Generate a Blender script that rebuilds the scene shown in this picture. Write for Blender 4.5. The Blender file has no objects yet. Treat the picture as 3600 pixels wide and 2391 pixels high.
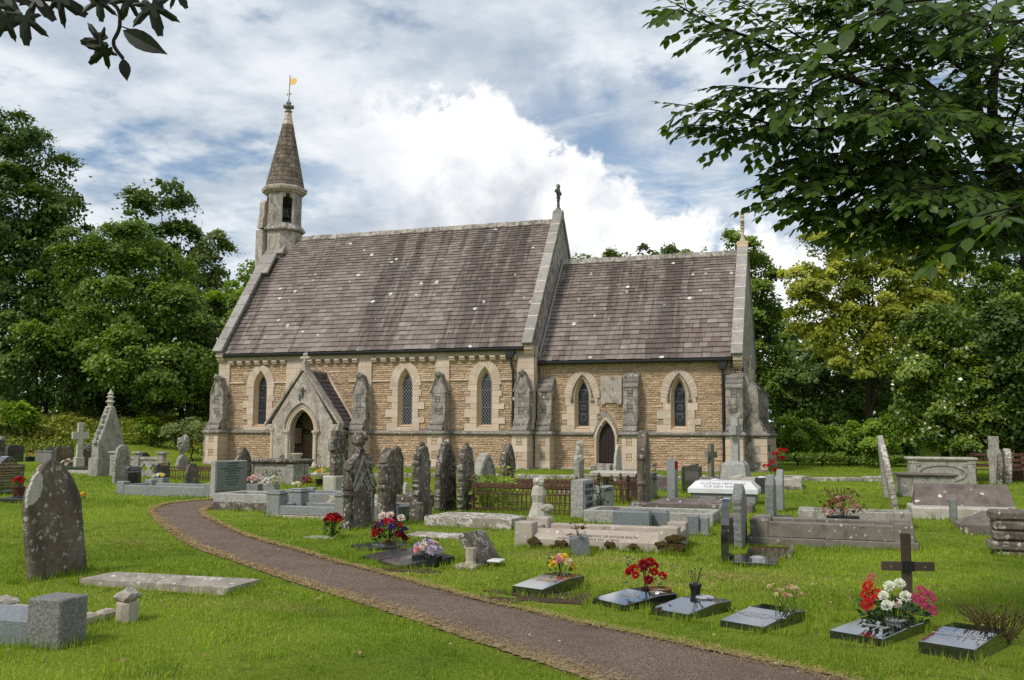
import bpy, bmesh, math, random
import numpy as np
from mathutils import Vector, Matrix, Euler
from math import sin, cos, pi, radians, sqrt, atan2

scene = bpy.context.scene
COL = scene.collection
random.seed(7)

# ------------------------------------------------------------------ camera
cam_data = bpy.data.cameras.new('camera')
cam_data.sensor_width = 36.0
cam_data.lens = 32.80
cam_data.clip_start = 0.1
cam_data.clip_end = 600.0
cam = bpy.data.objects.new('camera', cam_data)
COL.objects.link(cam)
CAM = Vector((27.103, -37.530, 1.466))
_yaw, _pitch, _roll = 0.3217, 0.102, 0.006
_f = Vector((-sin(_yaw) * cos(_pitch), cos(_yaw) * cos(_pitch), sin(_pitch)))
_r = Vector((cos(_yaw), sin(_yaw), 0))
_u = _r.cross(_f)
_r2 = _r * cos(_roll) + _u * sin(_roll)
_u2 = _u * cos(_roll) - _r * sin(_roll)
cam.matrix_world = Matrix(((_r2.x, _u2.x, -_f.x, CAM.x), (_r2.y, _u2.y, -_f.y, CAM.y), (_r2.z, _u2.z, -_f.z, CAM.z), (0, 0, 0, 1)))
scene.camera = cam

# ------------------------------------------------------------------ sun, sky, exposure
SUN_EL, SUN_AZ = 48.0, 208.0          # degrees; azimuth clockwise from +Y
sun_data = bpy.data.lights.new('sun', 'SUN')
sun_data.energy = 2.0
sun_data.angle = radians(10)
sun_data.color = (1.0, 0.95, 0.86)
sun = bpy.data.objects.new('sun', sun_data)
COL.objects.link(sun)
_sd = Vector((sin(radians(SUN_AZ)) * cos(radians(SUN_EL)), cos(radians(SUN_AZ)) * cos(radians(SUN_EL)), sin(radians(SUN_EL))))
sun.rotation_euler = _sd.to_track_quat('Z', 'Y').to_euler()

scene.view_settings.view_transform = 'Standard'
scene.view_settings.look = 'None'
scene.view_settings.gamma = 1.0
scene.view_settings.use_curve_mapping = False
scene.view_settings.exposure = 0.50
scene.render.engine = 'CYCLES'
scene.cycles.use_denoising = False
scene.cycles.max_bounces = 6
scene.cycles.diffuse_bounces = 3
scene.cycles.glossy_bounces = 2
scene.cycles.transmission_bounces = 3
scene.cycles.transparent_max_bounces = 4
scene.cycles.caustics_reflective = False
scene.cycles.caustics_refractive = False
scene.cycles.sample_clamp_indirect = 6.0


class NT:
 """a thin writer for node trees"""
 def __init__(self, tree):
  self.t = tree
  self.n = tree.nodes
  self.l = tree.links

 def new(self, kind, **kw):
  nd = self.n.new(kind)
  for k, v in kw.items():
   setattr(nd, k, v)
  return nd

 def put(self, sock, v):
  if v is None:
   return
  if isinstance(v, bpy.types.NodeSocket):
   self.l.new(v, sock)
  elif isinstance(v, (tuple, list)) and len(v) == 3 and sock.type == 'RGBA':
   sock.default_value = (*v, 1.0)
  else:
   sock.default_value = v

 def math(self, op, a, b=None, c=None, clamp=False):
  nd = self.new('ShaderNodeMath', operation=op, use_clamp=clamp)
  self.put(nd.inputs[0], a)
  self.put(nd.inputs[1], b)
  self.put(nd.inputs[2], c)
  return nd.outputs[0]

 def vmath(self, op, a, b=None, s=None):
  nd = self.new('ShaderNodeVectorMath', operation=op)
  self.put(nd.inputs[0], a)
  self.put(nd.inputs[1], b)
  if s is not None:
   self.put(nd.inputs['Scale'], s)
  return nd.outputs[1] if op in ('LENGTH', 'DOT_PRODUCT', 'DISTANCE') else nd.outputs[0]

 def noise(self, vec, scale, detail=4.0, rough=0.6, dist=0.0):
  nd = self.new('ShaderNodeTexNoise')
  self.put(nd.inputs['Vector'], vec)
  self.put(nd.inputs['Scale'], scale)
  self.put(nd.inputs['Detail'], detail)
  self.put(nd.inputs['Roughness'], rough)
  self.put(nd.inputs['Distortion'], dist)
  return nd.outputs[0]

 def voro(self, vec, scale, feature='F1', rand=1.0):
  nd = self.new('ShaderNodeTexVoronoi', feature=feature)
  self.put(nd.inputs['Vector'], vec)
  self.put(nd.inputs['Scale'], scale)
  self.put(nd.inputs['Randomness'], rand)
  return nd.outputs['Distance'], (nd.outputs['Color'] if feature != 'DISTANCE_TO_EDGE' else None)

 def smooth(self, v, a, b):
  nd = self.new('ShaderNodeMapRange', interpolation_type='SMOOTHSTEP')
  self.put(nd.inputs[0], v)
  self.put(nd.inputs[1], a)
  self.put(nd.inputs[2], b)
  return nd.outputs[0]

 def lin(self, v, a, b, c=0.0, d=1.0):
  nd = self.new('ShaderNodeMapRange')
  self.put(nd.inputs[0], v)
  for i, q in enumerate((a, b, c, d)):
   self.put(nd.inputs[i + 1], q)
  return nd.outputs[0]

 def mix(self, fac, a, b, mode='MIX'):
  nd = self.new('ShaderNodeMix', data_type='RGBA', blend_type=mode)
  self.put(nd.inputs[0], fac)
  self.put(nd.inputs[6], a)
  self.put(nd.inputs[7], b)
  return nd.outputs[2]

 def scale(self, vec, s):
  return self.vmath('MULTIPLY', vec, s)

 def attr(self, name):
  nd = self.new('ShaderNodeAttribute', attribute_name=name)
  return nd

 def bump(self, h, dist=0.01, strength=1.0):
  nd = self.new('ShaderNodeBump')
  self.put(nd.inputs['Height'], h)
  self.put(nd.inputs['Distance'], dist)
  self.put(nd.inputs['Strength'], strength)
  return nd.outputs[0]


# world: Nishita sky behind broken cloud ------------------------------------
world = bpy.data.worlds.new('World')
scene.world = world
world.use_nodes = True
W = NT(world.node_tree)
W.n.clear()
w_out = W.new('ShaderNodeOutputWorld')
w_bg = W.new('ShaderNodeBackground')
W.l.new(w_bg.outputs[0], w_out.inputs[0])
w_sky = W.new('ShaderNodeTexSky')
w_sky.sky_type = 'NISHITA'
w_sky.sun_disc = False
w_sky.sun_elevation = radians(SUN_EL)
w_sky.sun_rotation = radians(SUN_AZ)
w_sky.air_density = 1.2
w_sky.dust_density = 0.6
w_sky.ozone_density = 2.0
w_dir = W.vmath('NORMALIZE', W.new('ShaderNodeTexCoord').outputs['Generated'])
w_sep = W.new('ShaderNodeSeparateXYZ')
W.l.new(w_dir, w_sep.inputs[0])
dx, dy, dz = w_sep.outputs
w_inv = W.math('DIVIDE', 1.0, W.math('ADD', W.math('MAXIMUM', dz, 0.0), 0.16))
w_comb = W.new('ShaderNodeCombineXYZ')
W.l.new(W.math('MULTIPLY', dx, w_inv), w_comb.inputs[0])
W.l.new(W.math('MULTIPLY', dy, w_inv), w_comb.inputs[1])
flat = w_comb.outputs[0]                       # the cloud deck seen in perspective
az = W.math('ARCTAN2', dx, dy)                 # 0 = +Y, positive to the east
el = W.math('ARCSINE', dz)
# broken layer of altocumulus
n1 = W.noise(W.vmath('ADD', flat, (3.1, 7.7, 0.0)), 1.35, 7.0, 0.58, 0.10)
n2 = W.noise(W.vmath('ADD', flat, (11.0, 2.0, 4.0)), 6.5, 8.0, 0.56, 0.08)
cover = W.math('ADD', W.math('MULTIPLY', n1, 0.55), W.math('MULTIPLY', n2, 0.45))
layer = W.smooth(cover, 0.375, 0.515)
shade = W.noise(W.vmath('ADD', flat, (5.0, 1.0, 9.0)), 4.2, 7.0, 0.58, 0.1)
layer_col = W.mix(W.smooth(shade, 0.30, 0.72), (0.34, 0.40, 0.47), (0.63, 0.655, 0.685))
blue = W.vmath('SCALE', w_sky.outputs[0], None, 0.085)
sky_col = W.mix(layer, blue, layer_col)
# the cumulus bank and the blue gap beside it
fc = W.new('ShaderNodeFloatCurve')
W.l.new(W.lin(az, -1.2, 0.4), fc.inputs[1])
CUM = [(0.0000, 0.3183), (0.1610, 0.3183), (0.3233, 0.3578), (0.4348, 0.3648), (0.4937, 0.3739), (0.5417, 0.3765), (0.5583, 0.3519), (0.5748, 0.3255), (0.5927, 0.3141), (0.6251, 0.2899), (0.6426, 0.2676), (0.6598, 0.2510), (0.6938, 0.2384), (0.7159, 0.2268), (0.7534, 0.1992), (0.8521, 0.1607), (1.0000, 0.1285)]
cv = fc.mapping.curves[0]
for i, p in enumerate(CUM):
 if i < 2:
  cv.points[i].location = p
 else:
  cv.points.new(*p)
for p in cv.points:
 p.handle_type = 'AUTO_CLAMPED'
fc.mapping.update()
edge_n = W.noise(w_dir, 14.0, 8.0, 0.58, 0.1)
edge = W.math('ADD', fc.outputs[0], W.math('MULTIPLY', W.math('ABSOLUTE', W.math('SUBTRACT', edge_n, 0.5)), -0.20))
below = W.math('SUBTRACT', edge, el)           # positive inside the bank
bank = W.math('MULTIPLY', W.smooth(below, -0.004, 0.016), W.smooth(az, -0.60, -0.37))
gap = W.math('MULTIPLY', W.smooth(below, -0.125, -0.012), W.smooth(az, -0.36, -0.25))
gap = W.math('MULTIPLY', gap, W.math('SUBTRACT', 1.0, W.smooth(az, 0.02, 0.12)))
streak = W.noise(W.vmath('MULTIPLY', w_dir, (1.0, 1.0, 3.2)), 7.0, 6.0, 0.6, 0.5)
gap = W.math('MULTIPLY', gap, W.smooth(streak, 0.62, 0.40))
sky_col = W.mix(W.math('MULTIPLY', gap, 0.85), sky_col, blue)
bn = W.noise(w_dir, 8.5, 8.0, 0.56, 0.15)
bank_in = W.math('ADD', W.math('MULTIPLY', W.smooth(below, 0.22, 0.01), 0.65), W.math('MULTIPLY', W.math('SUBTRACT', bn, 0.45), 3.0))
bank_col = W.mix(W.smooth(bank_in, 0.0, 0.95), (0.43, 0.46, 0.51), (0.80, 0.80, 0.795))
sky_col = W.mix(bank, sky_col, bank_col)
# pale haze low down and plain ground light under the horizon
sky_col = W.mix(W.smooth(el, 0.16, -0.02), sky_col, (0.68, 0.71, 0.75))
sky_col = W.mix(W.smooth(el, 0.0, -0.06), sky_col, (0.10, 0.12, 0.06))
W.l.new(sky_col, w_bg.inputs[0])
w_bg.inputs[1].default_value = 1.0
world.cycles.sampling_method = 'MANUAL'
world.cycles.sample_map_resolution = 512


# ------------------------------------------------------------------ materials
def new_mat(name):
 m = bpy.data.materials.new(name)
 m.use_nodes = True
 t = NT(m.node_tree)
 b = t.n['Principled BSDF']
 return m, t, b


def coords(t, spread=True):
 tc = t.new('ShaderNodeTexCoord').outputs['Object']
 if not spread:
  return tc
 oi = t.new('ShaderNodeObjectInfo')
 return t.vmath('ADD', tc, t.vmath('SCALE', (17.0, 31.0, 23.0), None, oi.outputs['Random']))


def stone_mat(name, base, var, dark=(0.07, 0.06, 0.05), dark_amt=0.4, lichen=(0.62, 0.60, 0.55), lich_amt=0.2,
              scale=1.0, bump=0.006, rough=0.85, streak=1.0, spread=True, grain=0.12, moss=0.0, tint=0.0, lich_scale=1.0):
 m, t, b = new_mat(name)
 v = coords(t, spread)
 c = t.mix(t.smooth(t.noise(v, 2.3 * scale, 5, 0.62), 0.32, 0.68), base, var)
 # weathering that runs down the stone
 vs = t.vmath('MULTIPLY', v, (1.0, 1.0, streak))
 d = t.noise(vs, 3.1 * scale, 6, 0.68, 0.4)
 if dark_amt > 0:
  d0 = 0.78 - 0.45 * dark_amt
  c = t.mix(t.math('MULTIPLY', t.smooth(d, d0 - 0.13, d0 + 0.13), min(1, 0.55 + dark_amt * 0.5)), c, dark)
 if lich_amt > 0:
  ls = t.noise(v, 9.0 * scale * lich_scale, 6, 0.62, 0.8)
  big = t.noise(v, 2.0 * scale * lich_scale, 3, 0.6)
  th = 0.665 - 0.20 * lich_amt
  lf = t.smooth(t.math('ADD', t.math('MULTIPLY', ls, 0.62), t.math('MULTIPLY', big, 0.38)), th - 0.02, th + 0.03)
  c = t.mix(t.math('MULTIPLY', lf, 0.62), c, lichen)
  vd, _ = t.voro(v, 5.5 * scale * lich_scale)
  vd = t.math('ADD', vd, t.math('MULTIPLY', t.math('SUBTRACT', ls, 0.5), 1.1))
  c = t.mix(t.math('MULTIPLY', t.smooth(vd, 0.10 + 0.16 * lich_amt, 0.06 + 0.13 * lich_amt), 0.9), c, lichen)
 if moss > 0:
  mo = t.noise(t.vmath('ADD', v, (4.0, 4.0, 4.0)), 4.0 * scale, 5, 0.65, 0.5)
  c = t.mix(t.math('MULTIPLY', t.smooth(mo, 0.72 - 0.3 * moss, 0.80 - 0.3 * moss), 0.8), c, (0.055, 0.065, 0.018))
 fine = t.noise(v, 55.0, 3, 0.7)
 c = t.mix(1.0, c, t.mix(fine, (1 - grain,) * 3, (1 + grain,) * 3), 'MULTIPLY')
 if tint > 0:
  a = t.attr('tint').outputs['Fac']
  k = t.math('ADD', 1.0, t.math('MULTIPLY', a, tint))
  c = t.vmath('SCALE', c, None, k)
 t.put(b.inputs['Base Color'], c)
 b.inputs['Roughness'].default_value = rough
 b.inputs['Specular IOR Level'].default_value = 0.25
 h = t.math('ADD', t.math('MULTIPLY', t.noise(v, 14.0, 5, 0.7), 0.7), t.math('MULTIPLY', fine, 0.3))
 t.put(b.inputs['Normal'], t.bump(h, bump, 1.0))
 return m


def plain_mat(name, col, rough=0.6, metal=0.0, spec=0.4, var=0.0, bump=0.0, scale=12.0):
 m, t, b = new_mat(name)
 b.inputs['Roughness'].default_value = rough
 b.inputs['Metallic'].default_value = metal
 b.inputs['Specular IOR Level'].default_value = spec
 if var > 0:
  v = coords(t)
  n = t.noise(v, scale, 5, 0.65)
  t.put(b.inputs['Base Color'], t.mix(n, tuple(x * (1 - var) for x in col), tuple(x * (1 + var) for x in col)))
  if bump > 0:
   t.put(b.inputs['Normal'], t.bump(t.noise(v, scale * 3, 4, 0.7), bump))
 else:
  t.put(b.inputs['Base Color'], col)
 return m


def speck_mat(name, base, dots, size=60.0, rough=0.3, spec=0.5, amount=0.5, bump=0.0):
 """granite: crystals of two colours"""
 m, t, b = new_mat(name)
 v = coords(t)
 d, cc = t.voro(v, size)
 sx = t.new('ShaderNodeSeparateColor')
 t.l.new(cc, sx.inputs[0])
 c = t.mix(t.smooth(sx.outputs[0], 0.98 - amount - 0.15, 0.98 - amount + 0.15), base, dots)
 st = t.noise(v, 2.0, 5, 0.65)
 c = t.mix(1.0, c, t.mix(st, (0.72, 0.72, 0.70), (1.2, 1.2, 1.2)), 'MULTIPLY')
 t.put(b.inputs['Base Color'], c)
 b.inputs['Roughness'].default_value = rough
 b.inputs['Specular IOR Level'].default_value = spec
 if bump > 0:
  t.put(b.inputs['Normal'], t.bump(t.noise(v, 40, 4, 0.7), bump))
 return m


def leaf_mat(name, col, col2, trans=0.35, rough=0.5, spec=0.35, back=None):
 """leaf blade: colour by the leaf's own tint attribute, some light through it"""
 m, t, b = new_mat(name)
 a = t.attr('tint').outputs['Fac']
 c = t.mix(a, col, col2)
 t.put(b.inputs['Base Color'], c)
 b.inputs['Roughness'].default_value = rough
 b.inputs['Specular IOR Level'].default_value = spec
 tr = t.new('ShaderNodeBsdfTranslucent')
 t.put(tr.inputs[0], t.vmath('MULTIPLY', c, (1.25, 1.35, 0.55)))
 mx = t.new('ShaderNodeMixShader')
 mx.inputs[0].default_value = trans
 t.l.new(b.outputs[0], mx.inputs[1])
 t.l.new(tr.outputs[0], mx.inputs[2])
 t.l.new(mx.outputs[0], t.n['Material Output'].inputs[0])
 return m


M = {}
M['rubble'] = stone_mat('rubble limestone', (0.54, 0.395, 0.265), (0.47, 0.34, 0.226), (0.33, 0.25, 0.18), 0.28, (0.72, 0.66, 0.55), 0.05, 1.2, 0.012, spread=False, tint=1.0, grain=0.18)
M['mortar'] = stone_mat('lime mortar', (0.47, 0.34, 0.225), (0.42, 0.30, 0.195), (0.28, 0.215, 0.155), 0.3, lich_amt=0.0, spread=False, bump=0.01)
M['ashlar'] = stone_mat('pale dressed limestone', (0.60, 0.49, 0.395), (0.54, 0.42, 0.32), (0.29, 0.24, 0.20), 0.24, (0.70, 0.66, 0.58), 0.06, 0.8, 0.004, streak=0.35, spread=False, tint=1.0, grain=0.09)
M['ashlar_warm'] = stone_mat('orange dressed limestone', (0.55, 0.36, 0.20), (0.58, 0.46, 0.32), (0.36, 0.28, 0.20), 0.2, lich_amt=0.0, bump=0.004, spread=False, tint=1.0)
M['weathered'] = stone_mat('weathered grey limestone', (0.27, 0.235, 0.20), (0.40, 0.36, 0.31), (0.085, 0.072, 0.062), 0.55, (0.64, 0.61, 0.55), 0.36, 1.5, 0.014, streak=0.45, spread=False, tint=1.0, grain=0.16)
M['coping'] = stone_mat('grey coping stone', (0.27, 0.245, 0.225), (0.34, 0.315, 0.285), (0.11, 0.10, 0.095), 0.30, (0.55, 0.53, 0.49), 0.10, 1.0, 0.006, spread=False, tint=1.0)
M['porchstone'] = stone_mat('lichened porch limestone', (0.46, 0.40, 0.34), (0.35, 0.30, 0.255), (0.14, 0.115, 0.098), 0.46, (0.68, 0.65, 0.58), 0.42, 1.4, 0.009, streak=0.45, spread=False, tint=1.0)
M['slateslab'] = stone_mat('dark weathering slab', (0.165, 0.15, 0.132), (0.25, 0.225, 0.195), (0.075, 0.068, 0.058), 0.3, (0.60, 0.58, 0.54), 0.26, 1.2, 0.008, spread=False, tint=1.0)


M['spire'] = stone_mat('dark spire stone', (0.125, 0.098, 0.072), (0.20, 0.165, 0.125), (0.055, 0.045, 0.035), 0.42, (0.40, 0.37, 0.31), 0.18, 1.2, 0.012, spread=False, tint=1.0, grain=0.2)


def slate_mat(name, purple, grey, stain, stain_amt, spots, vs_=1.15):
 m, t, b = new_mat(name)
 v = coords(t, False)
 a = t.attr('tint').outputs['Fac']
 # run-off stains: long thin noise down the slope
 vs = t.vmath('MULTIPLY', v, (1.0, 0.075, 0.075))
 s1 = t.noise(t.vmath('ADD', vs, (3.7, 0.0, 0.0)), 0.75, 4, 0.6, 0.2)
 s2 = t.noise(vs, 4.2, 5, 0.68, 0.2)
 s3 = t.noise(v, 0.42, 4, 0.6)
 c = t.mix(t.smooth(t.math('ADD', t.math('MULTIPLY', s3, 0.6), t.math('MULTIPLY', a, 0.35)), 0.12, 0.50), purple, grey)
 st = t.math('ADD', t.math('MULTIPLY', s1, 0.55), t.math('MULTIPLY', s2, 0.45))
 c = t.mix(t.math('MULTIPLY', t.smooth(st, 0.60 - 0.16 * stain_amt, 0.66 - 0.12 * stain_amt), 0.72), c, stain)
 c = t.mix(t.math('MULTIPLY', t.smooth(st, 0.40, 0.30), 0.45), c, tuple(x * 1.35 + 0.03 for x in grey))
 # orange bloom and white lichen
 o = t.noise(t.vmath('ADD', v, (9.0, 1.0, 1.0)), 0.55, 4, 0.62)
 c = t.mix(t.math('MULTIPLY', t.smooth(o, 0.66, 0.78), 0.55), c, (0.42, 0.28, 0.20))
 d, _ = t.voro(v, vs_)
 sz = t.noise(v, 0.8, 2, 0.5)
 d = t.math('ADD', d, t.math('MULTIPLY', t.math('SUBTRACT', t.noise(v, 9.0, 3, 0.6), 0.5), 0.16))
 c = t.mix(t.smooth(t.math('SUBTRACT', d, t.math('MULTIPLY', t.smooth(sz, 0.42, 0.66), spots)), 0.045, 0.02), c, (0.66, 0.64, 0.60))
 c = t.mix(1.0, c, t.mix(t.noise(v, 40.0, 3, 0.7), (0.82,) * 3, (1.18,) * 3), 'MULTIPLY')
 c = t.vmath('SCALE', c, None, t.math('ADD', 1.0, t.math('MULTIPLY', a, 0.42)))
 t.put(b.inputs['Base Color'], c)
 b.inputs['Roughness'].default_value = 0.62
 b.inputs['Specular IOR Level'].default_value = 0.35
 t.put(b.inputs['Normal'], t.bump(t.noise(v, 22, 5, 0.7), 0.006))
 return m


M['slate'] = slate_mat('purple grey roof slate', (0.168, 0.126, 0.108), (0.248, 0.210, 0.188), (0.070, 0.052, 0.045), 0.72, 0.13, 1.6)
M['slate_dark'] = slate_mat('dark porch slate', (0.085, 0.070, 0.068), (0.115, 0.10, 0.098), (0.05, 0.04, 0.04), 0.3, 0.62, 4.2)
M['iron'] = plain_mat('black painted iron', (0.012, 0.012, 0.013), 0.45, 0.0, 0.5)
M['lead'] = plain_mat('lead came', (0.22, 0.23, 0.25), 0.6, 0.1)
M['glass'] = plain_mat('dark window glass', (0.008, 0.009, 0.010), 0.25, 0.0, 0.25)
M['dark'] = plain_mat('dim interior plaster', (0.045, 0.035, 0.03), 0.9)
M['door'] = plain_mat('dark oak door', (0.030, 0.020, 0.016), 0.65, 0, 0.3, 0.35, 0.004, 8)
M['gold'] = plain_mat('gilded copper', (0.85, 0.52, 0.16), 0.35, 0.6)
M['bronze'] = plain_mat('bell bronze', (0.10, 0.11, 0.09), 0.5, 0.6)


def glass_pattern():
 m, t, b = new_mat('stained glass seen from outside')
 v = coords(t, False)
 d, cc = t.voro(v, 11.0, 'DISTANCE_TO_EDGE')
 _, col = t.voro(v, 11.0)
 sx = t.new('ShaderNodeSeparateColor')
 t.l.new(col, sx.inputs[0])
 body = t.mix(sx.outputs[0], (0.008, 0.010, 0.012), (0.030, 0.034, 0.036))
 t.put(b.inputs['Base Color'], t.mix(t.smooth(d, 0.05, 0.02), body, (0.06, 0.065, 0.07)))
 b.inputs['Roughness'].default_value = 0.45
 b.inputs['Specular IOR Level'].default_value = 0.2
 return m


M['stained'] = glass_pattern()


# ------------------------------------------------------------------ mesh helpers
class MB:
 def __init__(self):
  self.v = []
  self.f = []
  self.t = []

 def add(self, verts, faces, tint=0.0):
  o = len(self.v)
  self.v.extend([tuple(p) for p in verts])
  self.f.extend([tuple(i + o for i in f) for f in faces])
  self.t.extend([tint] * len(faces))
  return self

 def box(self, x0, x1, y0, y1, z0, z1, tint=0.0, mtx=None):
  vs = [(x0, y0, z0), (x1, y0, z0), (x1, y1, z0), (x0, y1, z0), (x0, y0, z1), (x1, y0, z1), (x1, y1, z1), (x0, y1, z1)]
  if mtx is not None:
   vs = [tuple(mtx @ Vector(p)) for p in vs]
  return self.add(vs, [(0, 3, 2, 1), (4, 5, 6, 7), (0, 1, 5, 4), (1, 2, 6, 5), (2, 3, 7, 6), (3, 0, 4, 7)], tint)

 def bbox(self, x0, x1, y0, y1, z0, z1, b=0.01, tint=0.0, mtx=None):
  """box with all edges chamfered by b"""
  b = min(b, (x1 - x0) * .45, (y1 - y0) * .45, (z1 - z0) * .45)
  bm = bmesh.new()
  bmesh.ops.create_cube(bm, size=1.0)
  for q in bm.verts:
   q.co = Vector(((x0 + x1) / 2 + q.co.x * (x1 - x0), (y0 + y1) / 2 + q.co.y * (y1 - y0), (z0 + z1) / 2 + q.co.z * (z1 - z0)))
  bmesh.ops.bevel(bm, geom=list(bm.edges), offset=b, segments=1, affect='EDGES')
  return self.from_bm(bm, tint, mtx)

 def from_bm(self, bm, tint=0.0, mtx=None):
  bm.verts.index_update()
  vs = [(mtx @ q.co) if mtx is not None else q.co for q in bm.verts]
  self.add(vs, [[q.index for q in f.verts] for f in bm.faces], tint)
  bm.free()
  return self

 def prism(self, poly, d0, d1, axes='xz', bev=0.0, tint=0.0, mtx=None):
  """extrude a counter-clockwise outline; axes 'xz' runs along y, 'yz' along x, 'xy' along z; bev chamfers both ends"""
  n = len(poly)

  def put(a, b, d):
   p = {'xz': (a, d, b), 'yz': (d, a, b), 'xy': (a, b, d)}[axes]
   return tuple(mtx @ Vector(p)) if mtx is not None else p
  rings = []
  if bev > 0:
   ins = offset_poly(poly, bev)
   sg = 1 if d1 > d0 else -1
   seq = [(ins, d0), (poly, d0 + sg * bev), (poly, d1 - sg * bev), (ins, d1)]
  else:
   seq = [(poly, d0), (poly, d1)]
  vs = []
  for pl, d in seq:
   vs += [put(a, b, d) for a, b in pl]
  fs = [tuple(range(n - 1, -1, -1)), tuple(range((len(seq) - 1) * n, len(seq) * n))]
  for k in range(len(seq) - 1):
   for i in range(n):
    j = (i + 1) % n
    fs.append((k * n + i, k * n + j, (k + 1) * n + j, (k + 1) * n + i))
  return self.add(vs, fs, tint)

 def lathe(self, prof, c=(0, 0, 0), seg=16, tint=0.0, mtx=None):
  vs, fs = [], []
  for r, z in prof:
   for i in range(seg):
    a = 2 * pi * i / seg
    p = Vector((c[0] + r * cos(a), c[1] + r * sin(a), c[2] + z))
    vs.append(tuple(mtx @ p) if mtx is not None else tuple(p))
  for k in range(len(prof) - 1):
   for i in range(seg):
    j = (i + 1) % seg
    fs.append((k * seg + i, k * seg + j, (k + 1) * seg + j, (k + 1) * seg + i))
  fs.append(tuple(range(seg - 1, -1, -1)))
  fs.append(tuple(range((len(prof) - 1) * seg, len(prof) * seg)))
  return self.add(vs, fs, tint)

 def tube(self, pts, rad, seg=8, tint=0.0, cap=True):
  pts = [Vector(p) for p in pts]
  if not hasattr(rad, '__len__'):
   rad = [rad] * len(pts)
  vs, fs = [], []
  ref = Vector((0.3, 0.2, 1)).normalized()
  for i, p in enumerate(pts):
   d = (pts[min(i + 1, len(pts) - 1)] - pts[max(i - 1, 0)])
   d = d.normalized() if d.length > 1e-9 else Vector((0, 0, 1))
   a = d.cross(ref)
   if a.length < 0.05:
    a = d.cross(Vector((1, 0, 0)))
   a.normalize()
   b = d.cross(a)
   for k in range(seg):
    t = 2 * pi * k / seg
    vs.append(tuple(p + (a * cos(t) + b * sin(t)) * rad[i]))
  for i in range(len(pts) - 1):
   for k in range(seg):
    j = (k + 1) % seg
    fs.append((i * seg + k, i * seg + j, (i + 1) * seg + j, (i + 1) * seg + k))
  if cap:
   fs.append(tuple(range(seg - 1, -1, -1)))
   fs.append(tuple(range((len(pts) - 1) * seg, len(pts) * seg)))
  return self.add(vs, fs, tint)

 def blob(self, c, r, sub=2, rough=0.15, seed=0, squash=(1, 1, 1), tint=0.0):
  bm = bmesh.new()
  bmesh.ops.create_icosphere(bm, subdivisions=sub, radius=1.0)
  rn = random.Random(seed)
  ph = [rn.uniform(0, 9) for _ in range(6)]
  for q in bm.verts:
   p = q.co
   k = 1 + rough * (sin(p.x * 3.1 + ph[0]) * sin(p.y * 2.7 + ph[1]) + 0.6 * sin(p.z * 5.3 + ph[2]) * sin(p.x * 4.9 + ph[3]) + 0.5 * rn.uniform(-1, 1))
   q.co = Vector((c[0] + p.x * r * squash[0] * k, c[1] + p.y * r * squash[1] * k, c[2] + p.z * r * squash[2] * k))
  return self.from_bm(bm, tint)

 def mesh(self, name, mat=None, smooth=False):
  me = bpy.data.meshes.new(name)
  me.from_pydata(self.v, [], self.f)
  if any(self.t):
   at = me.attributes.new('tint', 'FLOAT', 'FACE')
   at.data.foreach_set('value', np.array(self.t, np.float32))
  if mat is not None:
   me.materials.append(mat)
  if smooth:
   me.polygons.foreach_set('use_smooth', [True] * len(me.polygons))
  me.update()
  return me

 def build(self, name, mat=None, parent=None, loc=None, rot=None, smooth=False):
  o = bpy.data.objects.new(name, self.mesh(name, mat, smooth))
  COL.objects.link(o)
  if parent is not None:
   o.parent = parent
  if loc is not None:
   o.location = loc
  if rot is not None:
   o.rotation_euler = rot
  return o


def offset_poly(poly, d):
 """shrink a counter-clockwise outline by d"""
 n = len(poly)
 out = []
 for i in range(n):
  p0, p1, p2 = poly[i - 1], poly[i], poly[(i + 1) % n]
  e1 = Vector((p1[0] - p0[0], p1[1] - p0[1]))
  e2 = Vector((p2[0] - p1[0], p2[1] - p1[1]))
  if e1.length < 1e-9 or e2.length < 1e-9:
   out.append(p1)
   continue
  e1.normalize()
  e2.normalize()
  n1 = Vector((-e1.y, e1.x))
  n2 = Vector((-e2.y, e2.x))
  m = n1 + n2
  if m.length < 1e-6:
   m = n1
  m.normalize()
  k = d / max(0.5, m.dot(n1))
  out.append((p1[0] + m.x * k, p1[1] + m.y * k))
 return out


def empty(name, loc=(0, 0, 0), rz=0.0, label=None, cat=None, group=None, rot=None):
 o = bpy.data.objects.new(name, None)
 o.empty_display_size = 0.2
 COL.objects.link(o)
 o.location = loc
 o.rotation_euler = rot if rot is not None else (0, 0, rz)
 tag(o, label, cat, group)
 return o


def tag(o, label=None, cat=None, group=None, kind=None):
 if label:
  o['label'] = label
 if cat:
  o['category'] = cat
 if group:
  o['group'] = group
 if kind:
  o['kind'] = kind
 return o


def copy_tree(o, parent=None):
 c = o.copy()
 COL.objects.link(c)
 if parent is not None:
  c.parent = parent
 for ch in o.children:
  copy_tree(ch, c)
 return c


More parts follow.
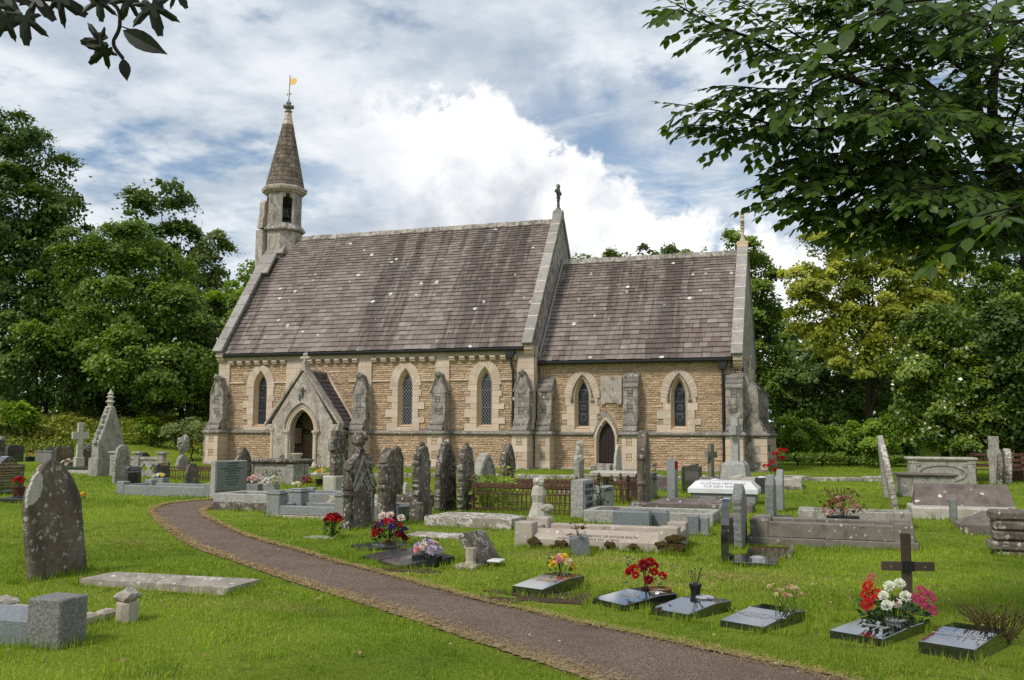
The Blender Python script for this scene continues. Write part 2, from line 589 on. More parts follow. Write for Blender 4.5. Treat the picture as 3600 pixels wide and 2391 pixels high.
def pieces(parent, name, items, limit=300, rest=None):
 """items: (MB, material). The ones that look largest from the churchyard path become parts, the rest one joined part."""
 def key(it):
  p = Vector(it[0].v[0])
  x = [q[0] for q in it[0].v]
  z = [q[2] for q in it[0].v]
  y = [q[1] for q in it[0].v]
  s = (max(x) - min(x) + max(y) - min(y)) * (max(z) - min(z) + 0.5 * (max(y) - min(y)))
  return -s / ((p - CAM).length ** 2)
 order = sorted(items, key=key)
 for mb, mat in order[:limit]:
  mb.build(name, mat, parent)
 left = {}
 for mb, mat in order[limit:]:
  left.setdefault(mat.name, (mat, MB()))[1].add(mb.v, mb.f, 0.0)
  g = left[mat.name][1]
  g.t[-len(mb.f):] = mb.t
 for mat, mb in left.values():
  o = mb.build(rest or (name + 's'), mat, parent)
  o['kind'] = 'stuff'


def arch(w, zs, rise, n=10, x0=0.0):
 """pointed arch outline from right spring over the apex to left spring"""
 c = (rise * rise - w * w / 4) / w
 R = w / 2 + c
 a1 = math.asin(min(1.0, rise / R)) if c >= 0 else pi - math.asin(min(1.0, rise / R))
 right = [(x0 - c + R * cos(a1 * i / n), zs + R * sin(a1 * i / n)) for i in range(n + 1)]
 left = [(2 * x0 - x, z) for x, z in right[:-1]][::-1]
 return right + left


def lancet(w, z0, zs, rise, n=10, x0=0.0):
 """closed counter-clockwise lancet from the sill up"""
 return [(x0 - w / 2, z0), (x0 + w / 2, z0)] + arch(w, zs, rise, n, x0)


def slab_with_holes(name, outer, holes, depth, mat, parent, plane='xz', d0=0.0):
 """a wall slab cut by openings (2D filled curve turned into a mesh); plane xz: runs along +y from d0"""
 cu = bpy.data.curves.new(name, 'CURVE')
 cu.dimensions = '2D'
 cu.fill_mode = 'BOTH'
 cu.extrude = depth / 2
 for pl in [outer] + holes:
  s = cu.splines.new('POLY')
  s.points.add(len(pl) - 1)
  for q, (a, b) in zip(s.points, pl):
   q.co = (a, b, 0, 1)
  s.use_cyclic_u = True
 tmp = bpy.data.objects.new(name, cu)
 COL.objects.link(tmp)
 dg = bpy.context.evaluated_depsgraph_get()
 me = bpy.data.meshes.new_from_object(tmp.evaluated_get(dg))
 bpy.data.objects.remove(tmp)
 bpy.data.curves.remove(cu)
 me.name = name
 n = len(me.vertices)
 co = np.empty(n * 3, np.float32)
 me.vertices.foreach_get('co', co)
 co = co.reshape(-1, 3)
 out = np.empty_like(co)
 if plane == 'xz':
  out[:, 0] = co[:, 0]
  out[:, 1] = d0 + depth / 2 - co[:, 2]
  out[:, 2] = co[:, 1]
 else:                                           # 'yz' runs along -x from d0
  out[:, 1] = co[:, 0]
  out[:, 0] = d0 - depth / 2 + co[:, 2]
  out[:, 2] = co[:, 1]
 me.vertices.foreach_set('co', out.ravel())
 me.materials.clear()
 me.materials.append(mat)
 me.update()
 o = bpy.data.objects.new(name, me)
 COL.objects.link(o)
 o.parent = parent
 return o


def loft(mb, rings, closed=True, tint=0.0):
 n = len(rings[0])
 vs = [p for r in rings for p in r]
 fs = []
 for k in range(len(rings) - 1):
  for i in range(n if closed else n - 1):
   j = (i + 1) % n
   fs.append((k * n + i, k * n + j, (k + 1) * n + j, (k + 1) * n + i))
 mb.add(vs, fs, tint)


def clip_convex(poly, clip):
 """Sutherland-Hodgman: poly inside a counter-clockwise convex outline"""
 out = list(poly)
 n = len(clip)
 for i in range(n):
  a, b = clip[i], clip[(i + 1) % n]
  inp, out = out, []
  if not inp:
   break

  def side(p):
   return (b[0] - a[0]) * (p[1] - a[1]) - (b[1] - a[1]) * (p[0] - a[0])
  for k in range(len(inp)):
   p, q = inp[k - 1], inp[k]
   sp, sq = side(p), side(q)
   if sq >= 0:
    if sp < 0:
     t = sp / (sp - sq)
     out.append((p[0] + (q[0] - p[0]) * t, p[1] + (q[1] - p[1]) * t))
    out.append(q)
   elif sp >= 0:
    t = sp / (sp - sq)
    out.append((p[0] + (q[0] - p[0]) * t, p[1] + (q[1] - p[1]) * t))
 return out


def text_part(body, size, parent, loc, rot, mat, align='CENTER', name='inscription', extrude=0.002, spacing=1.0, line=1.0):
 cu = bpy.data.curves.new(name, 'FONT')
 cu.body = body
 cu.size = size
 cu.align_x = align
 cu.extrude = extrude
 cu.resolution_u = 2
 cu.space_character = spacing
 cu.space_line = line
 tmp = bpy.data.objects.new(name, cu)
 COL.objects.link(tmp)
 dg = bpy.context.evaluated_depsgraph_get()
 me = bpy.data.meshes.new_from_object(tmp.evaluated_get(dg))
 bpy.data.objects.remove(tmp)
 bpy.data.curves.remove(cu)
 me.materials.clear()
 me.materials.append(mat)
 o = bpy.data.objects.new(name, me)
 COL.objects.link(o)
 o.parent = parent
 o.location = loc
 o.rotation_euler = rot
 return o


# ================================================================== GROUND
def sst(a, b, x):
 t = np.clip((x - a) / (b - a), 0, 1)
 return t * t * (3 - 2 * t)


def gz(x, y):
 x = np.asarray(x, float)
 y = np.asarray(y, float)
 z = -0.16 + 0.20 * np.clip((y + 30) / 26, 0, 1.2)
 z = z + 2.1 * sst(0.0, 8.0, (-5 * (x + 11) + 8 * (y + 2)) / 9.43) * sst(-1.0, -4.5, x)
 return z + 1.2 * sst(12.0, 30.0, y)


def grid_mesh(name, xs, ys, zf, mat):
 X, Y = np.meshgrid(xs, ys)
 Z = zf(X, Y)
 nx, ny = len(xs), len(ys)
 me = bpy.data.meshes.new(name)
 i = np.arange(nx * ny).reshape(ny, nx)
 q = np.stack([i[:-1, :-1], i[:-1, 1:], i[1:, 1:], i[1:, :-1]], -1).reshape(-1, 4)
 me.from_pydata(np.stack([X, Y, Z], -1).reshape(-1, 3).tolist(), [], q.tolist())
 me.polygons.foreach_set('use_smooth', [True] * len(me.polygons))
 me.materials.append(mat)
 o = bpy.data.objects.new(name, me)
 COL.objects.link(o)
 o['kind'] = 'structure'
 return o


def ground_mat():
 m, t, b = new_mat('mown turf')
 v = t.new('ShaderNodeTexCoord').outputs['Object']
 n1 = t.noise(v, 0.35, 5, 0.6)
 n2 = t.noise(v, 2.2, 6, 0.7)
 n3 = t.noise(v, 26.0, 4, 0.75)
 c = t.mix(t.smooth(n1, 0.35, 0.65), (0.175, 0.245, 0.022), (0.215, 0.270, 0.028))
 c = t.mix(t.smooth(n2, 0.50, 0.66), c, (0.100, 0.150, 0.018))
 c = t.mix(t.math('MULTIPLY', t.smooth(t.noise(t.vmath('ADD', v, (50., 0., 0.)), 0.55, 5, 0.65), 0.60, 0.72), 0.6), c, (0.20, 0.165, 0.060))
 c = t.mix(1.0, c, t.mix(n3, (0.55,) * 3, (1.40,) * 3), 'MULTIPLY')
 t.put(b.inputs['Base Color'], c)
 b.inputs['Roughness'].default_value = 0.9
 b.inputs['Specular IOR Level'].default_value = 0.1
 t.put(b.inputs['Normal'], t.bump(n3, 0.05))
 return m


def ground_z(x, y):
 return gz(x, y) + 0.018 * np.sin(x * 1.1 + 0.6 * y) * np.sin(y * 0.9 - 0.4 * x)


M['turf'] = ground_mat()
xs = np.concatenate([np.linspace(-170, -14, 26)[:-1], np.linspace(-14, 40, 91), np.linspace(40, 190, 24)[1:]])
ys = np.concatenate([np.linspace(-90, -40, 8)[:-1], np.linspace(-40, 20, 101), np.linspace(20, 300, 40)[1:]])
grid_mesh('ground', xs, ys, ground_z, M['turf'])

# the winding path ---------------------------------------------------------
PATH_L = [(13.540, -18.678, -0.073), (13.310, -19.329, -0.078), (13.336, -20.112, -0.084), (13.717, -21.057, -0.091), (14.253, -21.842, -0.097), (14.933, -22.580, -0.103), (16.262, -23.959, -0.114), (17.696, -25.343, -0.124), (19.045, -26.576, -0.134), (20.255, -27.437, -0.140), (21.352, -28.214, -0.146), (22.262, -28.857, -0.151), (23.038, -29.418, -0.156), (23.797, -29.937, -0.160), (24.547, -30.466, -0.160), (25.164, -30.884, -0.160), (25.699, -31.283, -0.160), (26.228, -31.768, -0.160)]
PATH_R = [(14.608, -20.124, -0.084), (14.710, -20.446, -0.087), (14.906, -20.946, -0.090), (15.337, -21.639, -0.096), (15.951, -22.385, -0.101), (16.706, -23.155, -0.107), (18.318, -24.611, -0.119), (19.618, -25.661, -0.127), (20.842, -26.564, -0.134), (21.875, -27.234, -0.139), (22.842, -27.994, -0.145), (23.851, -28.803, -0.151), (24.680, -29.228, -0.154), (25.520, -29.659, -0.157), (26.384, -30.216, -0.160), (27.060, -30.616, -0.160), (27.525, -31.011, -0.160)]


def resample(pl, n):
 p = np.array(pl, float)
 d = np.r_[0, np.cumsum(np.linalg.norm(np.diff(p[:, :2], axis=0), axis=1))]
 s = np.linspace(0, d[-1], n)
 return np.stack([np.interp(s, d, p[:, k]) for k in range(3)], 1)


def smooth_line(p, k=5):
 q = p.copy()
 for _ in range(k):
  q[1:-1] = (q[:-2] + 2 * q[1:-1] + q[2:]) / 4
 return q


NP_ = 90
pl_ = smooth_line(resample(PATH_L, NP_), 6)
pr_ = smooth_line(resample(PATH_R, NP_), 6)


def path_mat():
 m, t, b = new_mat('worn tarmac and gravel')
 v = t.new('ShaderNodeTexCoord').outputs['Object']
 d, cc = t.voro(v, 85.0)
 sx = t.new('ShaderNodeSeparateColor')
 t.l.new(cc, sx.inputs[0])
 c = t.mix(sx.outputs[0], (0.140, 0.098, 0.070), (0.330, 0.250, 0.190))
 c = t.mix(t.smooth(t.noise(v, 1.6, 5, 0.65), 0.4, 0.7), c, (0.180, 0.130, 0.098))
 c = t.mix(t.math('MULTIPLY', t.smooth(t.noise(t.vmath('MULTIPLY', v, (1., 2.5, 1.)), 7.0, 6, 0.75, 0.5), 0.58, 0.70), 0.55), c, (0.42, 0.31, 0.19))
 t.put(b.inputs['Base Color'], c)
 b.inputs['Roughness'].default_value = 0.95
 b.inputs['Specular IOR Level'].default_value = 0.15
 h = t.math('ADD', t.math('MULTIPLY', d, -1.0), t.noise(v, 30.0, 4, 0.7))
 t.put(b.inputs['Normal'], t.bump(h, 0.02))
 return m


M['path'] = path_mat()
pv, pf = [], []
NA = 9
for i in range(NP_):
 for k in range(NA):
  s = k / (NA - 1)
  x, y = pl_[i, :2] * (1 - s) + pr_[i, :2] * s
  pv.append((x, y, float(ground_z(x, y)) + 0.012 + 0.02 * sin(pi * s)))
for i in range(NP_ - 1):
 for k in range(NA - 1):
  a = i * NA + k
  pf.append((a, a + 1, a + NA + 1, a + NA))
me = bpy.data.meshes.new('path')
me.from_pydata(pv, [], pf)
me.materials.append(M['path'])
po = bpy.data.objects.new('path', me)
COL.objects.link(po)
po['kind'] = 'structure'


# dried grass clippings along both edges
M['straw_mat'] = stone_mat('dried grass clippings', (0.30, 0.215, 0.125), (0.22, 0.165, 0.095), (0.12, 0.10, 0.045), .5, lich_amt=0.0, scale=6.0, bump=.02, spread=False, grain=.35)
_er = random.Random(4)
for side_, line_, other_ in ((0, pl_, pr_), (1, pr_, pl_)):
 ev, ef = [], []
 ln = resample(line_, 900)
 oth = resample(other_, 900)
 for i in range(900):
  p, q = ln[i], oth[i]
  d_ = np.array([q[0] - p[0], q[1] - p[1]])
  d_ /= np.linalg.norm(d_) + 1e-9
  wv = .5 + .5 * sin(i * .063) * sin(i * .022 + 2)
  win = .0 + .07 * wv * wv + _er.uniform(-.03, .05)
  wout = .06 + _er.uniform(-.03, .03)
  for s_ in (-wout, 0.0, win):
   x_, y_ = p[0] + d_[0] * s_, p[1] + d_[1] * s_
   ev.append((x_, y_, float(ground_z(x_, y_)) + (.012 if s_ < 0 else .022 if s_ == 0 else .026)))
 for i in range(899):
  for k in range(2):
   a = i * 3 + k
   ef.append((a, a + 1, a + 4, a + 3))
 me = bpy.data.meshes.new('path_edge')
 me.from_pydata(ev, [], ef)
 me.materials.append(M['straw_mat'])
 eo = bpy.data.objects.new('path_edge', me)
 COL.objects.link(eo)
 eo['kind'] = 'structure'


# ================================================================== CHURCH
church = empty('church', (0, 0, 0), 0, 'Victorian stone church with slate roofs, slender west spire and gabled south porch', 'church')
rnd = random.Random(11)
NL, NW2 = 15.6, 4.43          # nave length, half width
CS, CL = 0.705, 24.10         # chancel set-back, east end
TPN, TPC = 1.374, 1.258       # roof pitches, rise over run: nave, chancel

WIN = [(2.28, 0.0, 'a'), (9.67, 0.0, 'b'), (13.39, 0.0, 'b')]
CWIN = [(17.50, CS, 'c'), (21.55, CS, 'c')]


def win_hole(xc, chancel):
 if chancel:
  return lancet(0.66, 1.78, 3.05, 0.86, 10, xc)
 return lancet(0.70, 1.84, 3.62, 0.78, 10, xc)


def win_glass(xc, chancel):
 if chancel:
  return lancet(0.47, 1.87, 3.10, 0.64, 10, xc)
 return lancet(0.47, 1.91, 3.62, 0.55, 10, xc)


PORCH_X = 5.70
ALL_STONES = []


def wall_rubble(x0, x1, z0, z1, y, blocked, rows=0.105, parent=None, tint0=0.0):
 """coursed rubble: uneven courses of uneven stones standing proud of the mortar"""
 z = z0
 while z < z1 - 0.03:
  h = min(rnd.uniform(0.05, 0.115) * rows / 0.105, z1 - z)
  if z1 - z - h < 0.05:
   h = z1 - z
  iv = [(x0, x1)]
  for (a, b, c, d) in blocked:
   if c < z + h - 0.01 and d > z + 0.01:
    nv = []
    for (p, q) in iv:
     if b <= p or a >= q:
      nv.append((p, q))
     else:
      if a > p + 0.03:
       nv.append((p, a))
      if b < q - 0.03:
       nv.append((b, q))
    iv = nv
  for (p, q) in iv:
   x = p
   while x < q - 0.02:
    w = min(rnd.uniform(0.09, 0.34) * (1.25 if h > 0.09 else 1.0), q - x)
    if q - x - w < 0.08:
     w = q - x
    j = 0.009
    hh = h * rnd.uniform(0.86, 1.0)
    pr = rnd.uniform(0.006, 0.026)
    xa, xb, za, zb = x + j * .6, x + w - j * .6, z + j * .5, z + hh - j * .5
    bv = min(0.022, (xb - xa) * .3, (zb - za) * .3)
    jt = lambda: rnd.uniform(-0.010, 0.010)
    o = [(xa + jt(), y + 0.02, za + jt()), (xb + jt(), y + 0.02, za + jt()), (xb + jt(), y + 0.02, zb + jt()), (xa + jt(), y + 0.02, zb + jt())]
    tl = rnd.uniform(-0.010, 0.010)
    f = [(xa + bv * rnd.uniform(.4, 1.4), y - pr + tl, za + bv * rnd.uniform(.4, 1.2)), (xb - bv * rnd.uniform(.4, 1.4), y - pr - tl, za + bv * rnd.uniform(.4, 1.2)),
                     (xb - bv * rnd.uniform(.4, 1.4), y - pr - tl, zb - bv), (xa + bv * rnd.uniform(.4, 1.4), y - pr + tl, zb - bv)]
    mb = MB()
    tn = rnd.gauss(0, 0.12) + tint0
    mb.add(o + f, [(4, 5, 6, 7), (0, 1, 5, 4), (1, 2, 6, 5), (2, 3, 7, 6), (3, 0, 4, 7)], max(-.5, min(.5, tn)))
    ALL_STONES.append((mb, M['rubble']))
    x += w
  z += h


DRESSED = []          # dressed blocks: quoins, jambs, pilaster stones
VOUS = []


def dressed(x0, x1, y0, y1, z0, z1, mat='ashlar', b=0.008, lst=None):
 mb = MB()
 mb.bbox(x0, x1, y0, y1, z0, z1, b, rnd.uniform(-0.10, 0.10))
 (DRESSED if lst is None else lst).append((mb, M[mat]))


# --- walls with their openings
wall_n = empty('nave_wall')
wall_n.parent = church
wall_c = empty('chancel_wall')
wall_c.parent = church
door_n = lancet(1.25, 0.05, 1.55, 0.80, 10, PORCH_X)
slab_with_holes('wall_core', [(0.02, -0.3), (NL, -0.3), (NL, 5.25), (0.02, 5.25)], [win_hole(x, False) for x, _, _ in WIN] + [door_n], 0.55, M['mortar'], wall_n, d0=0.012)
door_c = lancet(0.80, 0.20, 1.32, 0.82, 10, 18.50)
slab_with_holes('wall_core', [(NL + .01, -0.3), (CL - .02, -0.3), (CL - .02, 4.75), (NL + .01, 4.75)], [win_hole(x, True) for x, _, _ in CWIN] + [door_c], 0.55, M['mortar'], wall_c, d0=CS + 0.012)
# the other walls, plain: west gable, east gables, north side
zr = 11.45
gab = [(0.012, -0.3), (2 * NW2 - .012, -0.3), (2 * NW2 - .012, 5.2), (NW2, zr - .12), (0.012, 5.2)]
for xa, xb in ((0.03, 0.53), (NL - .52, NL - .02)):
 mb = MB()
 mb.prism(gab, xa, xb, 'yz')
 mb.build('gable_wall', M['weathered'], wall_n)
MB().box(0.1, NL - .1, 2 * NW2 - .55, 2 * NW2 - .02, -.3, 5.2).build('north_wall', M['weathered'], wall_n)
c0, c1, cz = CS, 2 * NW2 - CS, 9.45
gabc = [(c0 + .012, -0.3), (c1 - .012, -0.3), (c1 - .012, 4.6), (NW2, cz - .12), (c0 + .012, 4.6)]
east_win = lancet(1.5, 2.1, 4.6, 1.5, 10, NW2)
lan = [lancet(0.52, 2.0, 4.3, 0.6, 8, NW2 + d) for d in (-0.85, 0.0, 0.85)]
lan[1] = lancet(0.52, 2.0, 4.9, 0.6, 8, NW2)
slab_with_holes('gable_wall', gabc, lan, 0.5, M['weathered'], wall_c, plane='yz', d0=CL - .02)
MB().box(NL + .1, CL - .1, c1 - .55, c1 - .02, -.3, 4.6).build('north_wall', M['weathered'], wall_c)
for d, zt in ((-0.85, 4.3), (0.0, 4.9), (0.85, 4.3)):
 mb = MB()
 mb.prism(lancet(0.52, 2.0, zt, 0.6, 8, NW2 + d), CL - .25, CL - .22, 'yz')
 mb.build('window_glass', M['stained'], wall_c)
 mb = MB()
 mb.lathe([(0.055, 0), (0.055, zt - 2.1)], (CL + .02, NW2 + d - 0.42, 2.0), 8)
 mb.lathe([(0.07, 0), (0.10, .1), (0.10, .2)], (CL + .02, NW2 + d - 0.42, zt - .1), 8)
 mb.build('window_shaft', M['ashlar'], wall_c)


# --- dressed window surrounds
def arch_at(pl, s):
 """point at fraction s along an open polyline"""
 d = [0]
 for i in range(len(pl) - 1):
  d.append(d[-1] + sqrt((pl[i + 1][0] - pl[i][0]) ** 2 + (pl[i + 1][1] - pl[i][1]) ** 2))
 t = s * d[-1]
 for i in range(len(pl) - 1):
  if d[i + 1] >= t:
   u = (t - d[i]) / max(1e-9, d[i + 1] - d[i])
   return (pl[i][0] + (pl[i + 1][0] - pl[i][0]) * u, pl[i][1] + (pl[i + 1][1] - pl[i][1]) * u)
 return pl[-1]


def voussoirs(inner, outer, n, y0, y1, mat='ashlar', lst=None):
 for i in range(n):
  a, b = i / n + 0.0012, (i + 1) / n - 0.0012
  pts_o = [arch_at(outer, a + (b - a) * k / 2) for k in range(3)]
  pts_i = [arch_at(inner, b - (b - a) * k / 2) for k in range(3)]
  mb = MB()
  mb.prism(pts_o + pts_i, y0, y1, 'xz', 0.006, rnd.uniform(-.12, .08))
  (VOUS if lst is None else lst).append((mb, M[mat]))


BLOCK_N, BLOCK_C = [], []


def window(xc, y, kind):
 ch = kind == 'c'
 hole, gl = win_hole(xc, ch), win_glass(xc, ch)
 par = empty('window')
 par.parent = church
 # splayed reveal in warmer stone
 mb = MB()
 n = len(hole)
 loft(mb, [[(a, y - 0.02, b) for a, b in hole], [(a, y + 0.20, b) for a, b in gl], [(a, y + 0.26, b) for a, b in gl]])
 mb.build('reveal', M['ashlar_warm'], par)
 # glass
 if kind == 'b':
  bx = [p[0] for p in gl]
  MB().prism(gl, y + 0.235, y + 0.245, 'xz').build('glass', M['glass'], par)
  lead = MB()
  quads = []
  p = 0.104
  dxm, dzm = 0.067, 0.085
  z0, z1 = gl[0][1], max(q[1] for q in gl)
  for r in range(-1, int((z1 - z0) / dzm) + 2):
   for cidx in range(-4, 5):
    x_ = xc + cidx * 2 * dxm + (dxm if r % 2 else 0)
    z_ = z0 + r * dzm
    dia = [(x_, z_ - dzm), (x_ + dxm, z_), (x_, z_ + dzm), (x_ - dxm, z_)]
    k = clip_convex(dia, gl)
    if len(k) >= 3:
     mb = MB()
     kk = [(a + (x_ - a) * 0.07, b + (z_ - b) * 0.07) for a, b in k]
     tx, tz = rnd.uniform(-.05, .05), rnd.uniform(-.05, .05)
     mb.add([(a, y + 0.216 + (a - x_) * tx + (b - z_) * tz, b) for a, b in kk], [tuple(range(len(kk)))])
     PANES.append((mb, M['glass']))
  wd = 0.0085
  for sg in (1, -1):
   for k in range(-30, 31):
    xa = xc + k * 2 * dxm
    L_ = 3.2
    ux, uz = sg * dxm / sqrt(dxm ** 2 + dzm ** 2), dzm / sqrt(dxm ** 2 + dzm ** 2)
    nx_, nz_ = -uz * wd, ux * wd
    bz = z0 - dzm
    strip = [(xa - nx_, bz - nz_), (xa + ux * L_ - nx_, bz + uz * L_ - nz_), (xa + ux * L_ + nx_, bz + uz * L_ + nz_), (xa + nx_, bz + nz_)]
    if (strip[1][0] - strip[0][0]) * (strip[2][1] - strip[0][1]) - (strip[1][1] - strip[0][1]) * (strip[2][0] - strip[0][0]) < 0:
     strip = strip[::-1]
    c = clip_convex(strip, gl)
    if len(c) >= 3:
     lead.prism(c, y + 0.205 - 0.002 * (sg + 1), y + 0.214, 'xz')
  loft(lead, [[(a, y + .203, b) for a, b in gl], [(a, y + .203, b) for a, b in offset_poly(gl, .022)]])
  for fr in (0.33, 0.66, 0.86):
   zz = z0 + (z1 - z0) * fr
   c = clip_convex([(xc - .4, zz - .009), (xc + .4, zz - .009), (xc + .4, zz + .009), (xc - .4, zz + .009)], gl)
   lead.prism(c, y + 0.196, y + 0.213, 'xz')
  lead.build('lead_lattice', M['lead'], par)
 else:
  MB().prism(gl, y + 0.22, y + 0.24, 'xz').build('glass', M['stained'], par)
  z0, z1 = gl[0][1], max(q[1] for q in gl)
  bars = MB()
  loft(bars, [[(a, y + .207, b) for a, b in gl], [(a, y + .207, b) for a, b in offset_poly(gl, .02)]])
  if ch:
   for fr, rad in ((0.42, .10), (0.78, .12), (0.2, .13)):
    cc = (xc, z0 + (z1 - z0) * fr)
    ring = [(cc[0] + rad * cos(a * pi / 8), cc[1] + rad * sin(a * pi / 8)) for a in range(16)]
    ri = [(cc[0] + (rad - .014) * cos(a * pi / 8), cc[1] + (rad - .014) * sin(a * pi / 8)) for a in range(16)]
    loft(bars, [[(a, y + .208, b) for a, b in ring], [(a, y + .206, b) for a, b in ri]])
  for fr in (0.28, 0.55, 0.8):
   zz = z0 + (z1 - z0) * fr
   c = clip_convex([(xc - .4, zz - .006), (xc + .4, zz - .006), (xc + .4, zz + .006), (xc - .4, zz + .006)], gl)
   if len(c) > 2:
    bars.prism(c, y + 0.20, y + 0.215, 'xz')
  bars.build('glazing_bar', M['lead'], par)
 # sill
 zsill = hole[0][1]
 w2 = (hole[1][0] - hole[0][0]) / 2
 mb = MB()
 mb.prism([(y - 0.06, zsill - 0.20), (y + 0.24, zsill - 0.20), (y + 0.24, gl[0][1] + .004), (y + 0.20, gl[0][1] + .002), (y - 0.06, zsill - 0.06)][::1], xc - w2 - .005, xc + w2 + .005, 'yz', 0.004)
 mb.build('sill', M['ashlar'], par)
 # jambs: long and short blocks
 blk = BLOCK_C if ch else BLOCK_N
 spring = 3.05 if ch else 3.62
 zb = zsill - 0.20
 hts = []
 z = zb
 while z < spring - 0.05:
  h = rnd.choice((0.27, 0.31, 0.35, 0.24))
  if spring - z - h < 0.14:
   h = spring - z
  hts.append((z, z + h))
  z += h
 for sd in (-1, 1):
  for k, (a, b) in enumerate(hts):
   long_ = (k + (sd > 0)) % 2 == 0
   ext = rnd.uniform(.52, .60) if long_ else rnd.uniform(.28, .36)
   if k > len(hts) - 3:
    ext = min(ext, .42)
   xa, xb = (xc + w2 + .003, xc + w2 + ext) if sd > 0 else (xc - w2 - ext, xc - w2 - .003)
   dressed(xa, xb, y - 0.048, y + 0.04, a + .003, b - .003)
   blk.append((xa - .012, xb + .012, a, b))
 blk.append((xc - w2 - .01, xc + w2 + .01, zb - .01, spring + .02))
 # arch ring: pointed inside, rounder outside
 rise_i = 0.86 if ch else 0.78
 inner = arch(w2 * 2, spring, rise_i, 12, xc)
 ow = 1.50
 zo, ro = spring - (-.10 if ch else 0.0), 1.03
 outer = [(xc + ow / 2 * max(0.0, cos(pi * k / 24)) ** .92 * (1 if k <= 12 else 1), zo + ro * sin(pi * k / 24) ** 1.0) for k in range(13)]
 outer += [(2 * xc - a, b) for a, b in outer[:-1]][::-1]
 if ch:
  outer = [(xc + ow / 2, spring)] + outer + [(xc - ow / 2, spring)]
 voussoirs([(a, b) for a, b in inner], outer, 18, y - 0.055, y + 0.035)
 for k in range(8):
  zz = spring + k * .15
  xsx = [p[0] for p in outer if p[1] >= zz - .02]
  if xsx:
   ww = max(abs(min(xsx) - xc), abs(max(xsx) - xc))
   ww = min(ww, ow / 2)
   blk.append((xc - ww + .03, xc + ww - .03, zz, zz + .15))
 if ch:
  hood(xc, y - .05, w2 * 2 + .13, spring - .03, rise_i + .11, par)
 return par


def hood(xc, y, w, zs, rise, par, mat='weathered', t=0.075, pj=0.09, stops=True):
 """projecting drip mould over an arch with carved stops"""
 i_, o_ = arch(w, zs, rise, 12, xc), arch(w + 2 * t, zs, rise + t * 1.1, 12, xc)
 mb = MB()
 loft(mb, [[(a, y + .02, b) for a, b in i_], [(a, y - pj * .6, b) for a, b in i_], [((a + c) / 2, y - pj, (b + d) / 2) for (a, b), (c, d) in zip(i_, o_)], [(a, y - pj * .35, b) for a, b in o_], [(a, y + .02, b) for a, b in o_]], closed=False)
 mb.build('hood_mould', M[mat], par)
 if stops:
  for s in (-1, 1):
   mb = MB()
   mb.blob((xc + s * (w / 2 + t / 2), y - .03, zs - .06), .085, 2, .35, 3 + s)
   mb.build('label_stop', M[mat], par)


PANES = []
for a in WIN + CWIN:
 window(*a)
pieces(church, 'pane', PANES, 280, 'panes')

# --- string courses, pilaster strips, corbel table
BUT_N = [(0.30, 0.66), (8.0 - .31, 0.66), (11.45, 0.66), (15.22, 0.66)]       # nave buttress centres, widths


def string_course(x0, x1, y, par, ztop=1.68, zbot=1.52, pj=0.11):
 n = max(1, int((x1 - x0) / 1.3))
 for k in range(n):
  a, b = x0 + (x1 - x0) * k / n, x0 + (x1 - x0) * (k + 1) / n
  mb = MB()
  mb.prism([(y - pj * .4, zbot - .05), (y + .1, zbot - .05), (y + .1, ztop + .03), (y - .01, ztop), (y - pj, zbot + .035), (y - pj, zbot)], a + .003, b - .003, 'yz', .003, rnd.uniform(-.1, .1))
  STRING.append((mb, M['slateslab']))


STRING = []
string_course(0.02, NL - .02, 0, church)
string_course(NL + .02, 17.98, CS, church)
string_course(19.02, CL - .02, CS, church)
mb = MB()
for (a, b) in ((0.58, 1.42), (3.02, 4.55), (6.85, 7.36), (8.02, 8.88), (10.42, 11.12), (11.78, 12.62), (14.12, 14.85)):
 mb2 = MB()
 mb2.prism([(-.02, 3.79), (.03, 3.79), (.03, 3.88), (-.02, 3.88), (-.075, 3.85), (-.075, 3.82)], a, b, 'yz', .003)
 mb2.build('impost_string', M['ashlar'], church)
PILS = [(0.0, 0.60, 1.70), (3.66, 4.77, 3.2), (7.36, 8.02, 1.70), (11.11, 11.76, 1.70), (14.86, 15.6, 1.70)]
for (a, b, z0) in PILS:
 z = z0
 while z < 4.86:
  h = min(rnd.uniform(.26, .34), 4.86 - z)
  if 4.86 - z - h < .12:
   h = 4.86 - z
  if (b - a) > .5 and rnd.random() < .5:
   s = a + (b - a) * rnd.choice((.38, .5, .62))
   dressed(a, s - .002, -.085, .04, z + .002, z + h - .002)
   dressed(s + .002, b, -.085, .04, z + .002, z + h - .002)
  else:
   dressed(a, b, -.085, .04, z + .002, z + h - .002)
  z += h
 BLOCK_N.append((a - .01, b + .01, z0, 4.9))
# frieze
x = 0.0
while x < NL - .01:
 w = min(rnd.uniform(.6, 1.1), NL - x)
 dressed(x + .002, x + w - .002, -.092, .04, 4.865, 5.16)
 x += w
BLOCK_N.append((0, NL, 4.865, 5.3))
CORB = []
for (a, b) in ((0.60, 3.64), (4.79, 7.34), (8.04, 11.10), (11.78, 14.84)):
 n = int(round((b - a - .25) / .49))
 for k in range(n + 1):
  xx = a + .125 + (b - a - .25) * k / n
  mb = MB()
  mb.prism([(.03, 4.66), (.03, 4.862), (-.21, 4.862), (-.21, 4.79), (-.16, 4.77), (-.16, 4.71), (-.09, 4.66)], xx - .125, xx + .125, 'yz', .004, rnd.uniform(-.08, .08))
  CORB.append((mb, M['ashlar']))
BLOCK_N += [(a_, b_, 1.5, 1.70) for a_, b_ in ((0, NL),)]
BLOCK_C += [(NL, CL, 1.5, 1.70)]
# door of the chancel
BLOCK_C += [(18.02, 18.98, 0, 1.4), (18.0, 19.0, 1.4, 2.1), (18.15, 18.85, 2.1, 2.5), (18.28, 19.22, 2.80, 4.0)]
